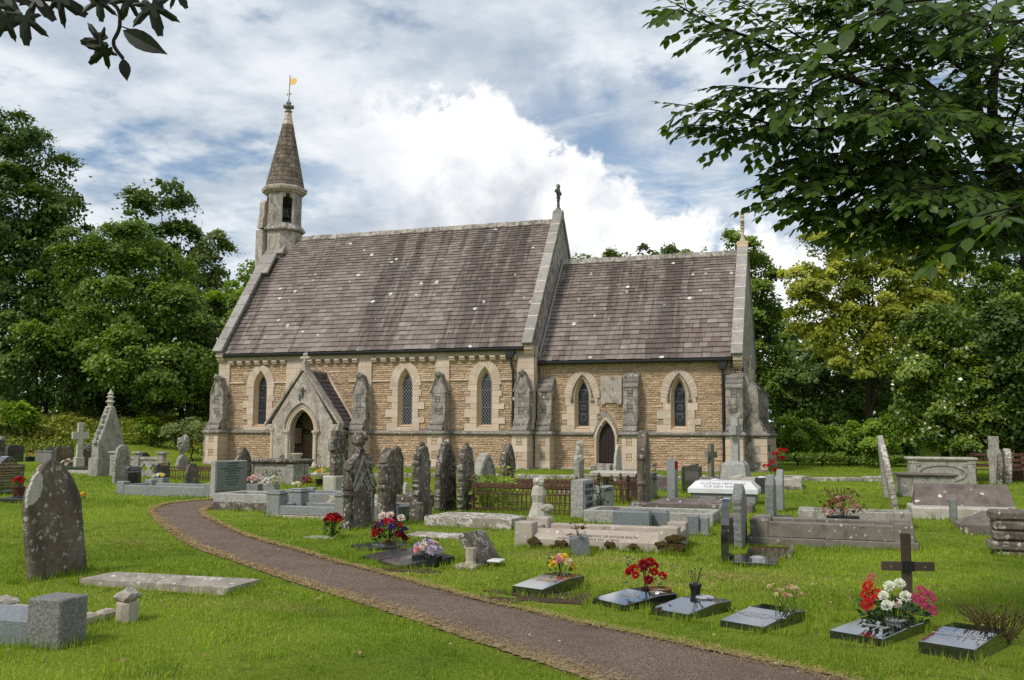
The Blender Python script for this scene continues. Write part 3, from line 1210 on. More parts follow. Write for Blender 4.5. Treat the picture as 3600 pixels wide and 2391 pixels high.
# porch hides this part of the nave wall
BLOCK_N += [(4.2, 7.2, 0.0, 1.9), (4.6, 6.8, 1.9, 2.6), (5.0, 6.4, 2.6, 3.3)]
wall_rubble(0.03, NL - .02, -0.05, 1.50, 0, BLOCK_N, tint0=.06)
wall_rubble(0.03, NL - .02, 1.70, 4.87, 0, BLOCK_N)
wall_rubble(NL + .02, CL - .03, -0.05, 1.50, CS, BLOCK_C, tint0=.05)
wall_rubble(NL + .02, CL - .03, 1.70, 4.60, CS, BLOCK_C, 0.095)
pieces(wall_n, 'stone', [s for s in ALL_STONES if s[0].v[0][0] < NL], 150, 'rubble_stones')
pieces(wall_c, 'stone', [s for s in ALL_STONES if s[0].v[0][0] > NL], 150, 'rubble_stones')
# plinth along the foot
for k in range(17):
 xa = 0.0 + k * 15.6 / 17
 mb = MB()
 mb.bbox(xa + .004, xa + 15.6 / 17 - .004, -.17, .05, -.3, .16 + rnd.uniform(-.02, .02), .03, rnd.uniform(-.15, .15))
 STRING.append((mb, M['weathered']))
for k in range(9):
 xa = NL + .01 + k * 8.45 / 9
 mb = MB()
 mb.bbox(xa + .004, xa + 8.45 / 9 - .004, CS - .17, CS + .05, -.3, .15 + rnd.uniform(-.02, .02), .03, rnd.uniform(-.15, .15))
 STRING.append((mb, M['weathered']))
pieces(church, 'plinth_stone', STRING, 300)
pieces(church, 'corbel', CORB, 300)
pieces(church, 'voussoir', VOUS, 300)


# --- buttresses -----------------------------------------------------------
def faced(mbl, x0, x1, y0, y1, z0, z1, h0=.30, mat='ashlar', hole='rubble', pattern=True):
 """courses of dressed blocks; every other course two blocks with a rubble panel between"""
 z = z0
 k = 0
 while z < z1 - .02:
  h = min(h0 * rnd.uniform(.9, 1.1), z1 - z)
  if z1 - z - h < .1:
   h = z1 - z
  if pattern and k % 2 == 1 and (x1 - x0) > .4:
   a, b = x0 + (x1 - x0) * .31, x0 + (x1 - x0) * .66
   for p, q in ((x0, a), (b, x1)):
    mb = MB()
    mb.bbox(p + .002, q - .002, y0, y1, z + .002, z + h - .002, .008, rnd.uniform(-.1, .1))
    mbl.append((mb, M[mat]))
   for i in range(2):
    mb = MB()
    mb.bbox(a + .006, b - .006, y0 + .012, y1, z + h * i / 2 + .006, z + h * (i + 1) / 2 - .006, .012, rnd.uniform(-.2, .1))
    mbl.append((mb, M[hole]))
  else:
   mb = MB()
   mb.bbox(x0 + .002, x1 - .002, y0, y1, z + .002, z + h - .002, .008, rnd.uniform(-.1, .1))
   mbl.append((mb, M[mat]))
  z += h
  k += 1


def slab_run(mbl, x0, x1, ya, za, yb, zb, n, mat='slateslab', t=.06):
 """n sloping slabs from (ya,za) at the top out to (yb,zb), each lapping the one below"""
 for k in range(n):
  a0, a1 = k / n, (k + 1) / n
  y0, z0 = ya + (yb - ya) * a0, za + (zb - za) * a0
  y1, z1 = ya + (yb - ya) * a1, za + (zb - za) * a1
  mb = MB()
  mb.prism([(y1 - .035, z1 - .02), (y0 + .02, z0 - t - .05), (y0 + .02, z0 + .0), (y1 - .035, z1 + .045)][::-1], x0 - .012, x1 + .012, 'yz', .005, rnd.uniform(-.15, .15))
  mbl.append((mb, M[mat]))


def buttress(xc, w, y, gabled=True, base=.86, up=.56, par=None, top=4.1, wb=None, tall=None):
 b = empty('buttress')
 b.parent = church
 L = []
 wb = wb or w * 1.04
 # foot
 mb = MB()
 mb.bbox(xc - wb / 2 - .06, xc + wb / 2 + .06, y - base - .07, y + .02, -.3, .14, .035)
 L.append((mb, M['weathered']))
 faced(L, xc - wb / 2, xc + wb / 2, y - base, y - .02, .14, 1.50)
 # moulded cap of the lower stage
 mb = MB()
 x0, x1 = xc - wb / 2, xc + wb / 2
 e = .12
 lo = [(x0 - e, y - base - e), (x1 + e, y - base - e), (x1 + e, y), (x0 - e, y)]
 hi = [(x0 + .02, y - base + .10), (x1 - .02, y - base + .10), (x1 - .02, y), (x0 + .02, y)]
 sm = [(x0 - .03, y - base - .03), (x1 + .03, y - base - .03), (x1 + .03, y), (x0 - .03, y)]
 loft(mb, [[(a, c, 1.47) for a, c in sm], [(a, c, 1.52) for a, c in lo], [(a, c, 1.565) for a, c in lo], [(a, c, 1.70) for a, c in hi]])
 L.append((mb, M['slateslab']))
 # sloping slabs up to the upper stage
 slab_run(L, x0 + .03, x1 - .03, y - up, 2.18, y - base + .03, 1.68, 2)
 mb = MB()
 mb.box(x0 + .05, x1 - .05, y - up - .02, y, 1.6, 2.1)
 L.append((mb, M['weathered']))
 mt = 'weathered'
 if gabled:
  faced(L, xc - w / 2, xc + w / 2, y - up, y - .02, 2.10, 3.22, .26, mt, 'slateslab')
  mb = MB()
  mb.prism([(xc - w / 2, 3.22), (xc + w / 2, 3.22), (xc + w / 2, 3.34), (xc + .09, 3.98), (xc - .09, 3.98), (xc - w / 2, 3.34)], y - up, y - .02, 'xz', .015)
  L.append((mb, M[mt]))
  for s in (-1, 1):                      # raking mould on the gablet
   mb = MB()
   mb.tube([(xc + s * (w / 2 + .02), y - up - .01, 3.30), (xc + s * .10, y - up - .01, 3.98)], .035, 6)
   mb.tube([(xc + s * (w / 2 + .02), y - up - .01, 3.30), (xc + s * (w / 2 + .02), y, 3.30)], .035, 6)
   L.append((mb, M[mt]))
  mb = MB()
  mb.tube([(xc, y - up - .06, 4.03), (xc, y, 4.03)], .10, 8)
  mb.blob((xc - .03, y - up - .03, 4.08), .13, 2, .35, int(xc * 7))
  mb.blob((xc + .08, y - up + .12, 4.06), .10, 1, .35, int(xc * 5))
  L.append((mb, M[mt]))
 else:
  faced(L, xc - w / 2, xc + w / 2, y - up, y - .02, 2.10, top - .62, .30, mt, 'slateslab')
  slab_run(L, xc - w / 2, xc + w / 2, y - .03, top, y - up, top - .62, 3)
  mb = MB()
  mb.prism([(y - up + .01, top - .66), (y - .02, top - .66), (y - .02, top - .06)], xc - w / 2, xc + w / 2, 'yz')
  L.append((mb, M[mt]))
 for i, (m_, mat_) in enumerate(L):
  nm = 'weathering_slab' if mat_ is M['slateslab'] else 'buttress_stone'
  m_.build(nm, mat_, b)
 return b


for xc, w in BUT_N:
 buttress(xc, w, 0.0)
buttress(15.98, 0.62, CS, False, .80, .52, top=3.95)
buttress(19.64, 0.60, CS, False, .80, .52, top=4.10)
buttress(23.78, 0.66, CS, False, .84, .55, top=4.0)


def east_buttress(yc, w, base, up, x):
 """the pair that runs out from the east gable, seen from the side"""
 b = empty('buttress')
 b.parent = church
 L = []
 mb = MB()
 mb.prism([(x - .02, -.3), (x + base + .07, -.3), (x + base + .07, .10), (x + base, .16), (x + base, 1.5), (x - .02, 1.5)], yc - w / 2 - .001, yc + w / 2, 'xz', .01)
 L.append((mb, M['weathered']))
 z, k = .16, 0
 while z < 1.45:
  mb = MB()
  if k % 2:
   mb.bbox(x + base * .45, x + base + .012, yc - w / 2 - .012, yc + w / 2 - .05, z + .003, min(z + .30, 1.5), .01, rnd.uniform(-.1, .1))
  else:
   mb.bbox(x + base * .72, x + base + .012, yc - w / 2 - .012, yc + w / 2 - .05, z + .003, min(z + .30, 1.5), .01, rnd.uniform(-.1, .1))
  L.append((mb, M['ashlar']))
  z += .31
  k += 1
 mb = MB()
 e = .12
 y0, y1 = yc - w / 2, yc + w / 2
 lo = [(x, y0 - e), (x + base + e, y0 - e), (x + base + e, y1 + e), (x, y1 + e)]
 sm = [(x, y0 - .03), (x + base + .03, y0 - .03), (x + base + .03, y1 + .03), (x, y1 + .03)]
 hi = [(x, y0 + .03), (x + base - .1, y0 + .03), (x + base - .1, y1 - .03), (x, y1 - .03)]
 loft(mb, [[(a, c, 1.47) for a, c in sm], [(a, c, 1.52) for a, c in lo], [(a, c, 1.565) for a, c in lo], [(a, c, 1.70) for a, c in hi]])
 L.append((mb, M['slateslab']))
 mb = MB()
 mb.prism([(x - .02, 1.6), (x + base - .05, 1.6), (x + up, 2.15), (x + up, 3.35), (x, 4.05), (x - .02, 4.05)], y0 + .03, y1 - .03, 'xz', .01)
 L.append((mb, M['weathered']))
 for (xa, za, xb, zb, n) in ((x + .0, 4.08, x + up + .06, 3.36, 4), (x + up, 2.20, x + base - .02, 1.66, 2)):
  for k in range(n):
   a0, a1 = k / n, (k + 1) / n
   mb = MB()
   p0 = (xa + (xb - xa) * a0, za + (zb - za) * a0)
   p1 = (xa + (xb - xa) * a1, za + (zb - za) * a1)
   mb.prism([(p0[0] - .02, p0[1] - .06), (p1[0] + .02, p1[1] - .02), (p1[0] + .03, p1[1] + .035), (p0[0] - .02, p0[1])], y0 + .01, y1 - .01, 'xz', .004)
   L.append((mb, M['slateslab']))
 for m_, mat_ in L:
  m_.build('weathering_slab' if mat_ is M['slateslab'] else 'buttress_stone', mat_, b)


east_buttress(CS + .33, .66, .86, .56, CL)
east_buttress(2 * NW2 - CS - .33, .66, .86, .56, CL)
# buttress running west from the south-west corner
mbw = MB()
mbw.prism([(-.86, -.3), (.05, -.3), (.05, 3.9), (-.56, 3.3), (-.56, 2.15), (-.86, 1.7)], .10, .66, 'xz', .01)
mbw.build('west_buttress', M['weathered'], church)

# --- roofs ----------------------------------------------------------------
SLATES = []


def roof(x0, x1, ye, ze, yr, n, wmin, wmax, mat, grad=0.35, lst=None, deck=True, par=None, tp=TPN):
 """courses of lapped slates from the eave (ye,ze) up to the ridge at yr; courses get shorter upward"""
 lst = SLATES if lst is None else lst
 run = yr - ye
 rise = run * tp
 Ls = sqrt(run * run + rise * rise)
 wts = [1 + grad * (1 - 2 * k / (n - 1)) for k in range(n)]
 tot = sum(wts)
 s = 0.0
 uy, uz = run / Ls, rise / Ls
 ny, nz = -uz, uy
 for k in range(n):
  h = Ls * wts[k] / tot
  x = x0
  first = True
  while x < x1 - .01:
   w = rnd.uniform(wmin, wmax) * (0.75 + 0.5 * wts[k] / (1 + grad))
   if first and k % 2:
    w *= .5
   first = False
   w = min(w, x1 - x)
   if x1 - x - w < .08:
    w = x1 - x
   j = rnd.uniform(-.012, .012)
   t = rnd.uniform(.038, .056)
   lo_s, hi_s = s - .015 + j, s + h + .02
   gap = .009
   xa, xb = x + gap / 2, x + w - gap / 2
   sk = rnd.uniform(-.008, .008)
   top = .004

   def P(xx, ss, d):
    return (xx, ye + uy * ss + ny * d, ze + uz * ss + nz * d)
   vs = [P(xa, lo_s + sk, t), P(xb, lo_s - sk, t), P(xb, hi_s, top), P(xa, hi_s, top), P(xa, lo_s + sk, t - .018), P(xb, lo_s - sk, t - .03)]
   mb = MB()
   tn = max(-.5, min(.5, rnd.gauss(0, .16) + (.25 if rnd.random() < .03 else 0)))
   mb.add(vs, [(0, 1, 2, 3), (4, 5, 1, 0), (4, 0, 3), (5, 2, 1)], tn)
   lst.append((mb, mat))
   x += w
  s += h
 if deck:
  mb = MB()
  mb.box(0, 0, 0, 0, 0, 0)
  mb = MB()
  vs = []
  for xx in (x0, x1):
   vs += [(xx, ye + .02, ze - .03), (xx, yr, ze + rise - .02), (xx, yr, ze + rise - .12), (xx, ye + .08, ze - .10)]
  mb.add(vs, [(0, 1, 2, 3), (7, 6, 5, 4), (0, 4, 5, 1), (1, 5, 6, 2), (2, 6, 7, 3), (3, 7, 4, 0)])
  mb.build('roof_deck', M['dark'], par)
  # far slope
  mb = MB()
  yn = 2 * yr - ye
  mb.add([(x0, yr, ze + rise), (x1, yr, ze + rise), (x1, yn, ze), (x0, yn, ze), (x0, yr, ze + rise - .08), (x1, yr, ze + rise - .08), (x1, yn, ze - .08), (x0, yn, ze - .08)],
               [(0, 1, 2, 3), (7, 6, 5, 4), (0, 4, 5, 1), (1, 5, 6, 2), (2, 6, 7, 3), (3, 7, 4, 0)])
  mb.build('north_slope', M['slate'], par)
 return ze + rise


roof_n = empty('nave_roof')
roof_n.parent = church
roof_c = empty('chancel_roof')
roof_c.parent = church
zr_n = roof(0.40, NL - .42, -.265, 5.20, NW2, 37, .24, .36, M['slate'], par=roof_n)
SN = SLATES
SLATES = []
zr_c = roof(NL + .0, CL - .42, CS - .265, 4.63, NW2, 29, .24, .36, M['slate'], lst=SLATES, par=roof_c, tp=TPC)
pieces(roof_n, 'slate', SN, 110, 'upper_slates')
pieces(roof_c, 'slate', SLATES, 150, 'upper_slates')
RT = []


def ridge(x0, x1, z, r=.13):
 n = int((x1 - x0) / .55)
 for k in range(n):
  a, b = x0 + (x1 - x0) * k / n, x0 + (x1 - x0) * (k + 1) / n
  dz = rnd.uniform(-.012, .012)
  mb = MB()
  pr = [(NW2 - .21, z - .17 + dz), (NW2 - .19, z - .20 + dz), (NW2 + .19, z - .20 + dz), (NW2 + .21, z - .17 + dz), (NW2 + .07, z + .06 + dz), (NW2, z + .085 + dz), (NW2 - .07, z + .06 + dz)]
  mb.prism(pr, a + .004, b - .004, 'yz', .01, rnd.uniform(-.2, .25))
  RT.append((mb, M['weathered']))


ridge(1.0, NL - .40, zr_n)
ridge(NL + .02, CL - .40, zr_c)
pieces(church, 'ridge_tile', RT, 300)

# --- copings
COP, JB = [], []


def coping_run(x0, x1, ye, ze, yr, n, lift=.22, t=.13, joints=True, wide=None, mirror=True, plain=False, tp=TPN):
 run = yr - ye
 Ls = run * sqrt(1 + tp * tp)
 uy, uz = 1 / sqrt(1 + tp * tp), tp / sqrt(1 + tp * tp)
 ny, nz = -uz, uy
 ws = [rnd.uniform(.8, 1.2) for _ in range(n)]
 tot = sum(ws)
 for side in ((1, -1) if mirror else (1,)):
  s = 0.0
  for k in range(n):
   h = Ls * ws[k] / tot
   xa, xb = (x0, x1) if wide is None else wide((s + h / 2) / Ls)
   mb = MB()
   vs = []
   for xx in (xa, xb):
    for ss, d in ((s + .012, lift - t), (s + h - .012, lift - t), (s + h - .012, lift), (s + .012, lift)):
     yy = ye + uy * ss + ny * d
     if side < 0:
      yy = 2 * yr - yy
     vs.append((xx, yy, ze + uz * ss + nz * d))
   fs = [(0, 1, 2, 3), (7, 6, 5, 4), (0, 4, 5, 1), (1, 5, 6, 2), (2, 6, 7, 3), (3, 7, 4, 0)]
   if side < 0:
    fs = [f[::-1] for f in fs]
   mb.add(vs, fs, rnd.uniform(-.12, .15))
   COP.append((mb, M['coping']))
   if side > 0 and joints and k:
    jb = MB()
    jb.add([(xa + .002, ye + uy * (s - .020) + ny * (lift + .002), ze + uz * (s - .020) + nz * (lift + .002)), (xb - .002, ye + uy * (s - .020) + ny * (lift + .002), ze + uz * (s - .020) + nz * (lift + .002)),
      (xb - .002, ye + uy * (s + .020) + ny * (lift + .002), ze + uz * (s + .020) + nz * (lift + .002)), (xa + .002, ye + uy * (s + .020) + ny * (lift + .002), ze + uz * (s + .020) + nz * (lift + .002))], [(0, 1, 2, 3)], .2)
    JB.append((jb, M['ashlar']))
   s += h



coping_run(NL - .42, NL + .03, -.36, 5.20, NW2, 11)
coping_run(CL - .42, CL + .03, CS - .36, 4.63, NW2, 10, tp=TPC)
coping_run(-.10, .40, -.36, 5.20, NW2, 11, joints=False, wide=lambda s: (-.10, .40) if s < .62 else ((-.10, .72) if s < .80 else (-.08, 1.02)))

pieces(church, 'coping_stone', COP, 300)
pieces(church, 'mortar_joint', JB, 300)
# gable wall faces under the copings, above the roof slope
for xa, xb, ye, ze, tp_ in ((NL - .38, NL - .01, -.2, 5.25, TPN), (CL - .38, CL - .01, CS - .2, 4.68, TPC), (-.02, .36, -.2, 5.25, TPN)):
 mb = MB()
 top = ze + (NW2 - ye) * tp_
 mb.prism([(ye, ze - .02), (2 * NW2 - ye, ze - .02), (NW2, top + .05)], xa, xb, 'yz')
 mb.build('gable_parapet', M['weathered'], church)
# the creasing where the chancel roof meets the nave gable
mb = MB()
for side in (1,):
 mb.tube([(NL + .06, CS - .25, 4.78), (NL + .06, NW2, 4.78 + (NW2 - CS + .25) * TPC)], .055, 6)
mb.build('flashing', M['coping'], church)
# kneelers
for (xa, xb, y, z) in ((-.02, .36, 0, 5.14), (NL - .36, NL + .0, 0, 5.14), (CL - .36, CL + .0, CS, 4.58)):
 k = empty('kneeler')
 k.parent = church
 mb = MB()
 mb.prism([(y - .02, z - .36), (y + .1, z - .36), (y + .1, z + .1), (y - .36, z + .1), (y - .36, z - .06), (y - .26, z - .13), (y - .16, z - .30)], xa, xb, 'yz', .008)
 mb.build('kneeler_block', M['ashlar'], k)
 mb = MB()
 for i in range(5):
  mb.blob((xa + (xb - xa) * (i + .5) / 5, y - .25, z - .19), .032, 1, .1, i)
 mb.build('carved_beads', M['ashlar'], k)
# apex stones and crosses
for (xc, z, kind) in ((NL - .20, zr_n, 'wheel'), (CL - .20, zr_c, 'tall')):
 ap = empty('gable_cross')
 ap.parent = church
 mb = MB()
 mb.prism([(NW2 - .30, z - .02), (NW2 + .30, z - .02), (NW2 + .12, z + .46), (NW2 - .12, z + .46)], xc - .235, xc + .235, 'yz', .012)
 mb.prism([(xc - .26, z + .30), (xc + .26, z + .30), (xc, z + .62)], NW2 - .18, NW2 + .18, 'xz', .01)
 mb.build('apex_stone', M['ashlar_warm'] if kind == 'tall' else M['coping'], ap)
 mb = MB()
 zz = z + .50
 mb.lathe([(.13, 0), (.13, .06), (.08, .10), (.065, .40), (.09, .44), (.065, .5)], (xc, NW2, zz), 8)
 top = zz + .5
 if kind == 'wheel':
  for k in range(4):
   a = k * pi / 2
   mb.box(-.055, .055, -.07, .07, .02, .34, 0, Matrix.Translation((xc, NW2, top + .36)) @ Matrix.Rotation(a, 4, 'X'))
   c = (xc, NW2 + .27 * sin(a), top + .36 + .27 * cos(a))
   mb.blob(c, .115, 1, .2, k)
  ring = []
  for k in range(16):
   a = 2 * pi * k / 16
   ring.append((xc, NW2 + .22 * sin(a), top + .36 + .22 * cos(a)))
  ring.append(ring[0])
  mb.tube(ring, .05, 6)
  mb.build('cross', M['bronze'], ap)
 else:
  mb.box(xc - .06, xc + .06, NW2 - .07, NW2 + .07, top - .05, top + .72)
  mb.box(xc - .075, xc + .075, NW2 - .30, NW2 + .30, top + .32, top + .46)
  for s in (.05, .18, .56, .68):
   mb.box(xc - .085, xc + .085, NW2 - .12, NW2 + .12, top + s, top + s + .06)
  mb.build('cross', M['ashlar'], ap)

# --- gutters and rainwater pipes
for (x0, x1, y, z) in ((.42, NL - .42, -.30, 5.17), (NL + .03, CL - .42, CS - .30, 4.60)):
 mb = MB()
 mb.prism([(y - .085, z + .0), (y - .085, z - .07), (y - .05, z - .135), (y + .05, z - .135), (y + .085, z - .07), (y + .085, z)], x0, x1, 'yz', 0)
 mb.build('gutter', M['iron'], church)
for (xp, y, ztop, off) in ((14.72, 0.0, 5.02, .18), (23.33, CS, 4.45, 0.0)):
 dp = empty('downpipe')
 dp.parent = church
 mb = MB()
 mb.prism([(xp - .11 - off * .6, ztop - .30), (xp + .11 - off * .6, ztop - .30), (xp + .19 - off * .6, ztop - .05), (xp + .19 - off * .6, ztop + .05), (xp - .19 - off * .6, ztop + .05), (xp - .19 - off * .6, ztop - .05)], y - .32, y - .09, 'xz', .015)
 mb.build('hopper', M['iron'], dp)
 mb = MB()
 px_ = xp - off * .6
 mb.tube([(px_, y - .20, ztop - .28), (px_, y - .20, ztop - .5), (xp, y - .19, ztop - .85), (xp, y - .19, 1.75)], .06, 10)
 mb.tube([(xp, y - .19, 1.76), (xp, y - .23, 1.55), (xp, y - .23, .12)], .06, 10)
 mb.build('pipe', M['iron'], dp)
 for z in (ztop - .95, 2.2, 1.95, .75):
  mb = MB()
  mb.lathe([(.078, 0), (.078, .07)], (xp, y - (.19 if z > 1.6 else .23), z), 10)
  mb.build('pipe_collar', M['iron'], dp)

al = empty('alarm_box')
al.parent = church
MB().bbox(14.80, 14.90, -.50, -.40, 2.93, 3.06, .01).build('alarm_case', M['ashlar'], al)

# --- bellcote and spire -----------------------------------------------------
bell = empty('bellcote')
bell.parent = church
BX, BY = 0.40, NW2
OCT = [(cos(pi / 8 + k * pi / 4), sin(pi / 8 + k * pi / 4)) for k in range(8)]


def octo(r, z, lean=0.0):
 return [(BX + r * a, BY + r * b, z) for a, b in OCT]


RB = 0.98
mb = MB()
loft(mb, [octo(RB, 9.0), octo(RB, 12.02)])
mb.build('turret_base', M['porchstone'], bell)
mb = MB()
loft(mb, [octo(RB, 11.92), octo(RB + .17, 12.0), octo(RB + .17, 12.08), octo(RB - .06, 12.36)])
mb.add(octo(RB - .06, 12.36), [tuple(range(8))])
mb.build('turret_string', M['weathered'], bell)
# belfry: eight piers, openings on the alternate sides
R1 = RB - .06
for k in range(8):
 a, b = OCT[k], OCT[(k + 1) % 8]
 p, q = Vector((BX + R1 * a[0], BY + R1 * a[1], 0)), Vector((BX + R1 * b[0], BY + R1 * b[1], 0))
 mid = (p + q) / 2
 n_ = Vector((mid.x - BX, mid.y - BY, 0)).normalized()
 tdir = (q - p).normalized()
 wd = (q - p).length
 mtx = Matrix(((tdir.x, -n_.x, 0, mid.x), (tdir.y, -n_.y, 0, mid.y), (0, 0, 1, 0), (0, 0, 0, 1)))
 ang_ = math.degrees(atan2(n_.y, n_.x)) % 360
 opening = int(round(ang_)) in (315, 225, 45)
 z0, z1 = 12.36, 14.02
 if opening:
  s0 = wd * .38
  outl = [(-wd / 2, z0), (wd / 2, z0), (wd / 2, z1), (-wd / 2, z1)]
  hole = [(-s0, z0 + .02), (s0, z0 + .02), (s0, z1 - .36), (s0 * .72, z1 - .27), (s0 * .42, z1 - .26), (s0 * .42, z1 - .06), (-s0 * .42, z1 - .06), (-s0 * .42, z1 - .26), (-s0 * .72, z1 - .27), (-s0, z1 - .36)]
  o = slab_with_holes('belfry_panel', outl, [hole], .16, M['porchstone'], bell)
 else:
  o = MB().box(-wd / 2, wd / 2, 0, .16, z0, z1).build('belfry_panel', M['weathered'], bell)
 o.matrix_local = mtx
# corner buttress strip on the south-west side
mb = MB()
mb.bbox(-.50, -.08, BY - 1.16, BY - .6, 9.2, 11.95, .02)
mb.build('turret_buttress', M['porchstone'], bell)
mb = MB()
mb.prism([(BY - 1.17, 12.05), (BY - .7, 12.05), (BY - .7, 13.62), (BY - .92, 13.5), (BY - .98, 13.42), (BY - .98, 12.75), (BY - 1.10, 12.5)], -.44, -.14, 'yz', .01)
mb.build('turret_buttress', M['porchstone'], bell)
# bell, wheel and headstock
bb = empty('bell')
bb.parent = bell
MB().lathe([(.02, .62), (.14, .60), (.20, .50), (.24, .28), (.33, .06), (.38, 0), (.34, 0), (.0, .1)], (BX, BY, 12.75), 16).build('bell_cup', M['bronze'], bb)
MB().box(BX - .5, BX + .5, BY - .07, BY + .07, 13.38, 13.52).build('headstock', M['door'], bb)
ring = [(BX - .32, BY - .34 * cos(a * pi / 10), 13.40 + .34 * sin(a * pi / 10)) for a in range(21)]
mb = MB()
mb.tube(ring, .035, 6)
mb.build('bell_wheel', M['ashlar'], bb)
# cornice
mb = MB()
loft(mb, [octo(RB - .05, 13.98), octo(RB + .06, 14.02), octo(RB + .10, 14.10), octo(RB + .22, 14.20), octo(RB + .22, 14.30), octo(RB + .08, 14.38)])
mb.add(octo(RB - .05, 13.98), [tuple(range(7, -1, -1))])
mb.build('cornice', M['porchstone'], bell)
mb = MB()
for k in range(8):
 a, b = Vector(octo(RB + .165, 14.155)[k]), Vector(octo(RB + .165, 14.155)[(k + 1) % 8])
 for i in range(7):
  p = a.lerp(b, (i + .5) / 7)
  mb.blob(p, .055, 1, .1, i)
mb.build('dogtooth', M['ashlar'], bell)
# spire: courses of blocks on eight faces
ZS0, ZS1, RS0, RS1 = 14.36, 18.55, RB + .06, .13
LEAN = 0.09
mb = MB()
loft(mb, [octo(RS0 - .06, ZS0), [(x + LEAN, y, z) for x, y, z in octo(RS1 - .04, ZS1)]])
mb.build('spire_core', M['mortar'], bell)
SP = []
nc = 17
for k in range(8):
 for c in range(nc):
  z0, z1 = ZS0 + (ZS1 - ZS0) * c / nc, ZS0 + (ZS1 - ZS0) * (c + 1) / nc
  r0, r1 = RS0 + (RS1 - RS0) * c / nc, RS0 + (RS1 - RS0) * (c + 1) / nc
  wid = 2 * r0 * sin(pi / 8)
  nb = max(1, int(round(wid / .26)))
  cuts = [0] + [(i + (.5 if c % 2 and nb > 1 else 0) * 0) / nb + rnd.uniform(-.04, .04) for i in range(1, nb)] + [1]
  if c % 2 and nb > 1:
   cuts = [0] + [min(.95, max(.05, (i + .5) / nb + rnd.uniform(-.03, .03))) for i in range(nb)] + [1]
  l0, l1 = LEAN * c / nc, LEAN * (c + 1) / nc
  A0, B0 = Vector(octo(r0, z0)[k]) + Vector((l0, 0, 0)), Vector(octo(r0, z0)[(k + 1) % 8]) + Vector((l0, 0, 0))
  A1, B1 = Vector(octo(r1, z1)[k]) + Vector((l1, 0, 0)), Vector(octo(r1, z1)[(k + 1) % 8]) + Vector((l1, 0, 0))
  for i in range(len(cuts) - 1):
   g = .008
   q = [A0.lerp(B0, cuts[i]) + Vector((0, 0, .006)), A0.lerp(B0, cuts[i + 1]) + Vector((0, 0, .006)), A1.lerp(B1, cuts[i + 1]) - Vector((0, 0, .006)), A1.lerp(B1, cuts[i]) - Vector((0, 0, .006))]
   ctr = sum(q, Vector()) / 4
   nn = (q[1] - q[0]).cross(q[3] - q[0]).normalized()
   f = [p + (ctr - p) * .05 + nn * rnd.uniform(.0, .012) for p in q]
   bk = [p - nn * .05 for p in q]
   m1 = MB()
   m1.add(f + bk, [(0, 1, 2, 3), (4, 5, 1, 0), (5, 6, 2, 1), (6, 7, 3, 2), (7, 4, 0, 3)], rnd.uniform(-.25, .25))
   SP.append((m1, M['spire'] if c < nc - 3 else M['ashlar']) if 'spire' in M else (m1, M['weathered']))
pieces(bell, 'spire_stone', SP, 300, 'spire_stones')
mb = MB()
tx = BX + LEAN
mb.lathe([(.13, 0), (.20, .03), (.20, .08), (.13, .10), (.12, .20), (.24, .26), (.26, .32), (.22, .38), (.12, .42), (.15, .5), (.12, .58), (.05, .66), (.03, .74)], (tx, BY, 18.50), 12)
for k in range(6):
 mb.blob((tx + .26 * cos(k * pi / 3), BY + .26 * sin(k * pi / 3), 18.82), .07, 1, .1, k)
mb.build('spire_finial', M['slateslab'], bell)
vane = empty('weathervane')
vane.parent = bell
MB().tube([(tx, BY, 19.1), (tx + .03, BY, 20.55)], .022, 6).build('vane_rod', M['iron'], vane)
mb = MB()
fl = [(0, 0), (.28, .0), (.33, .08), (.40, .12), (.40, .26), (.34, .30), (.30, .36), (.10, .36), (0, .33)]
mb.prism([(tx + .05 + a, 20.02 + b) for a, b in fl], BY - .008, BY + .008, 'xz')
mb.build('flag', M['gold'], vane)
mb = MB()
for s in (-1, 1):
 mb.blob((tx + s * .10, BY, 19.52), .065, 1, .2, 4)
mb.blob((tx + .03, BY, 20.46), .05, 1, .1, 4)
mb.build('scroll', M['gold'], vane)

# --- south porch ------------------------------------------------------------
porch = empty('porch')
porch.parent = church
PX, PY = 5.72, -2.0
PW = 1.48          # half width
pg_out = [(PX - PW, -.25), (PX + PW, -.25), (PX + PW, 2.02), (PX + .02, 4.18), (PX - .02, 4.18), (PX - PW, 2.02)]
ph = lancet(1.16, .06, 1.62, .90, 10, PX)
slab_with_holes('porch_front', pg_out, [ph], .40, M['porchstone'], porch, d0=PY)
for s in (-1, 1):
 xa, xb = (PX + s * PW - (.36 if s > 0 else 0), PX + s * PW + (0 if s > 0 else .36))
 MB().box(xa + .01, xb - .01, PY + .40, -.02, -.25, 1.86).build('porch_side', M['porchstone'], porch)
 # corner dressing
 mb = MB()
 cx_ = PX + s * (PW - .13)
 mb.lathe([(.11, 0), (.11, .06), (.075, .10), (.075, 1.42), (.11, 1.50), (.12, 1.62)], (PX + s * (PW - .0), PY + .02, .12), 8)
 mb.build('corner_shaft', M['ashlar'], porch)
PS = []
TPP = (4.15 - 1.86) / 1.55
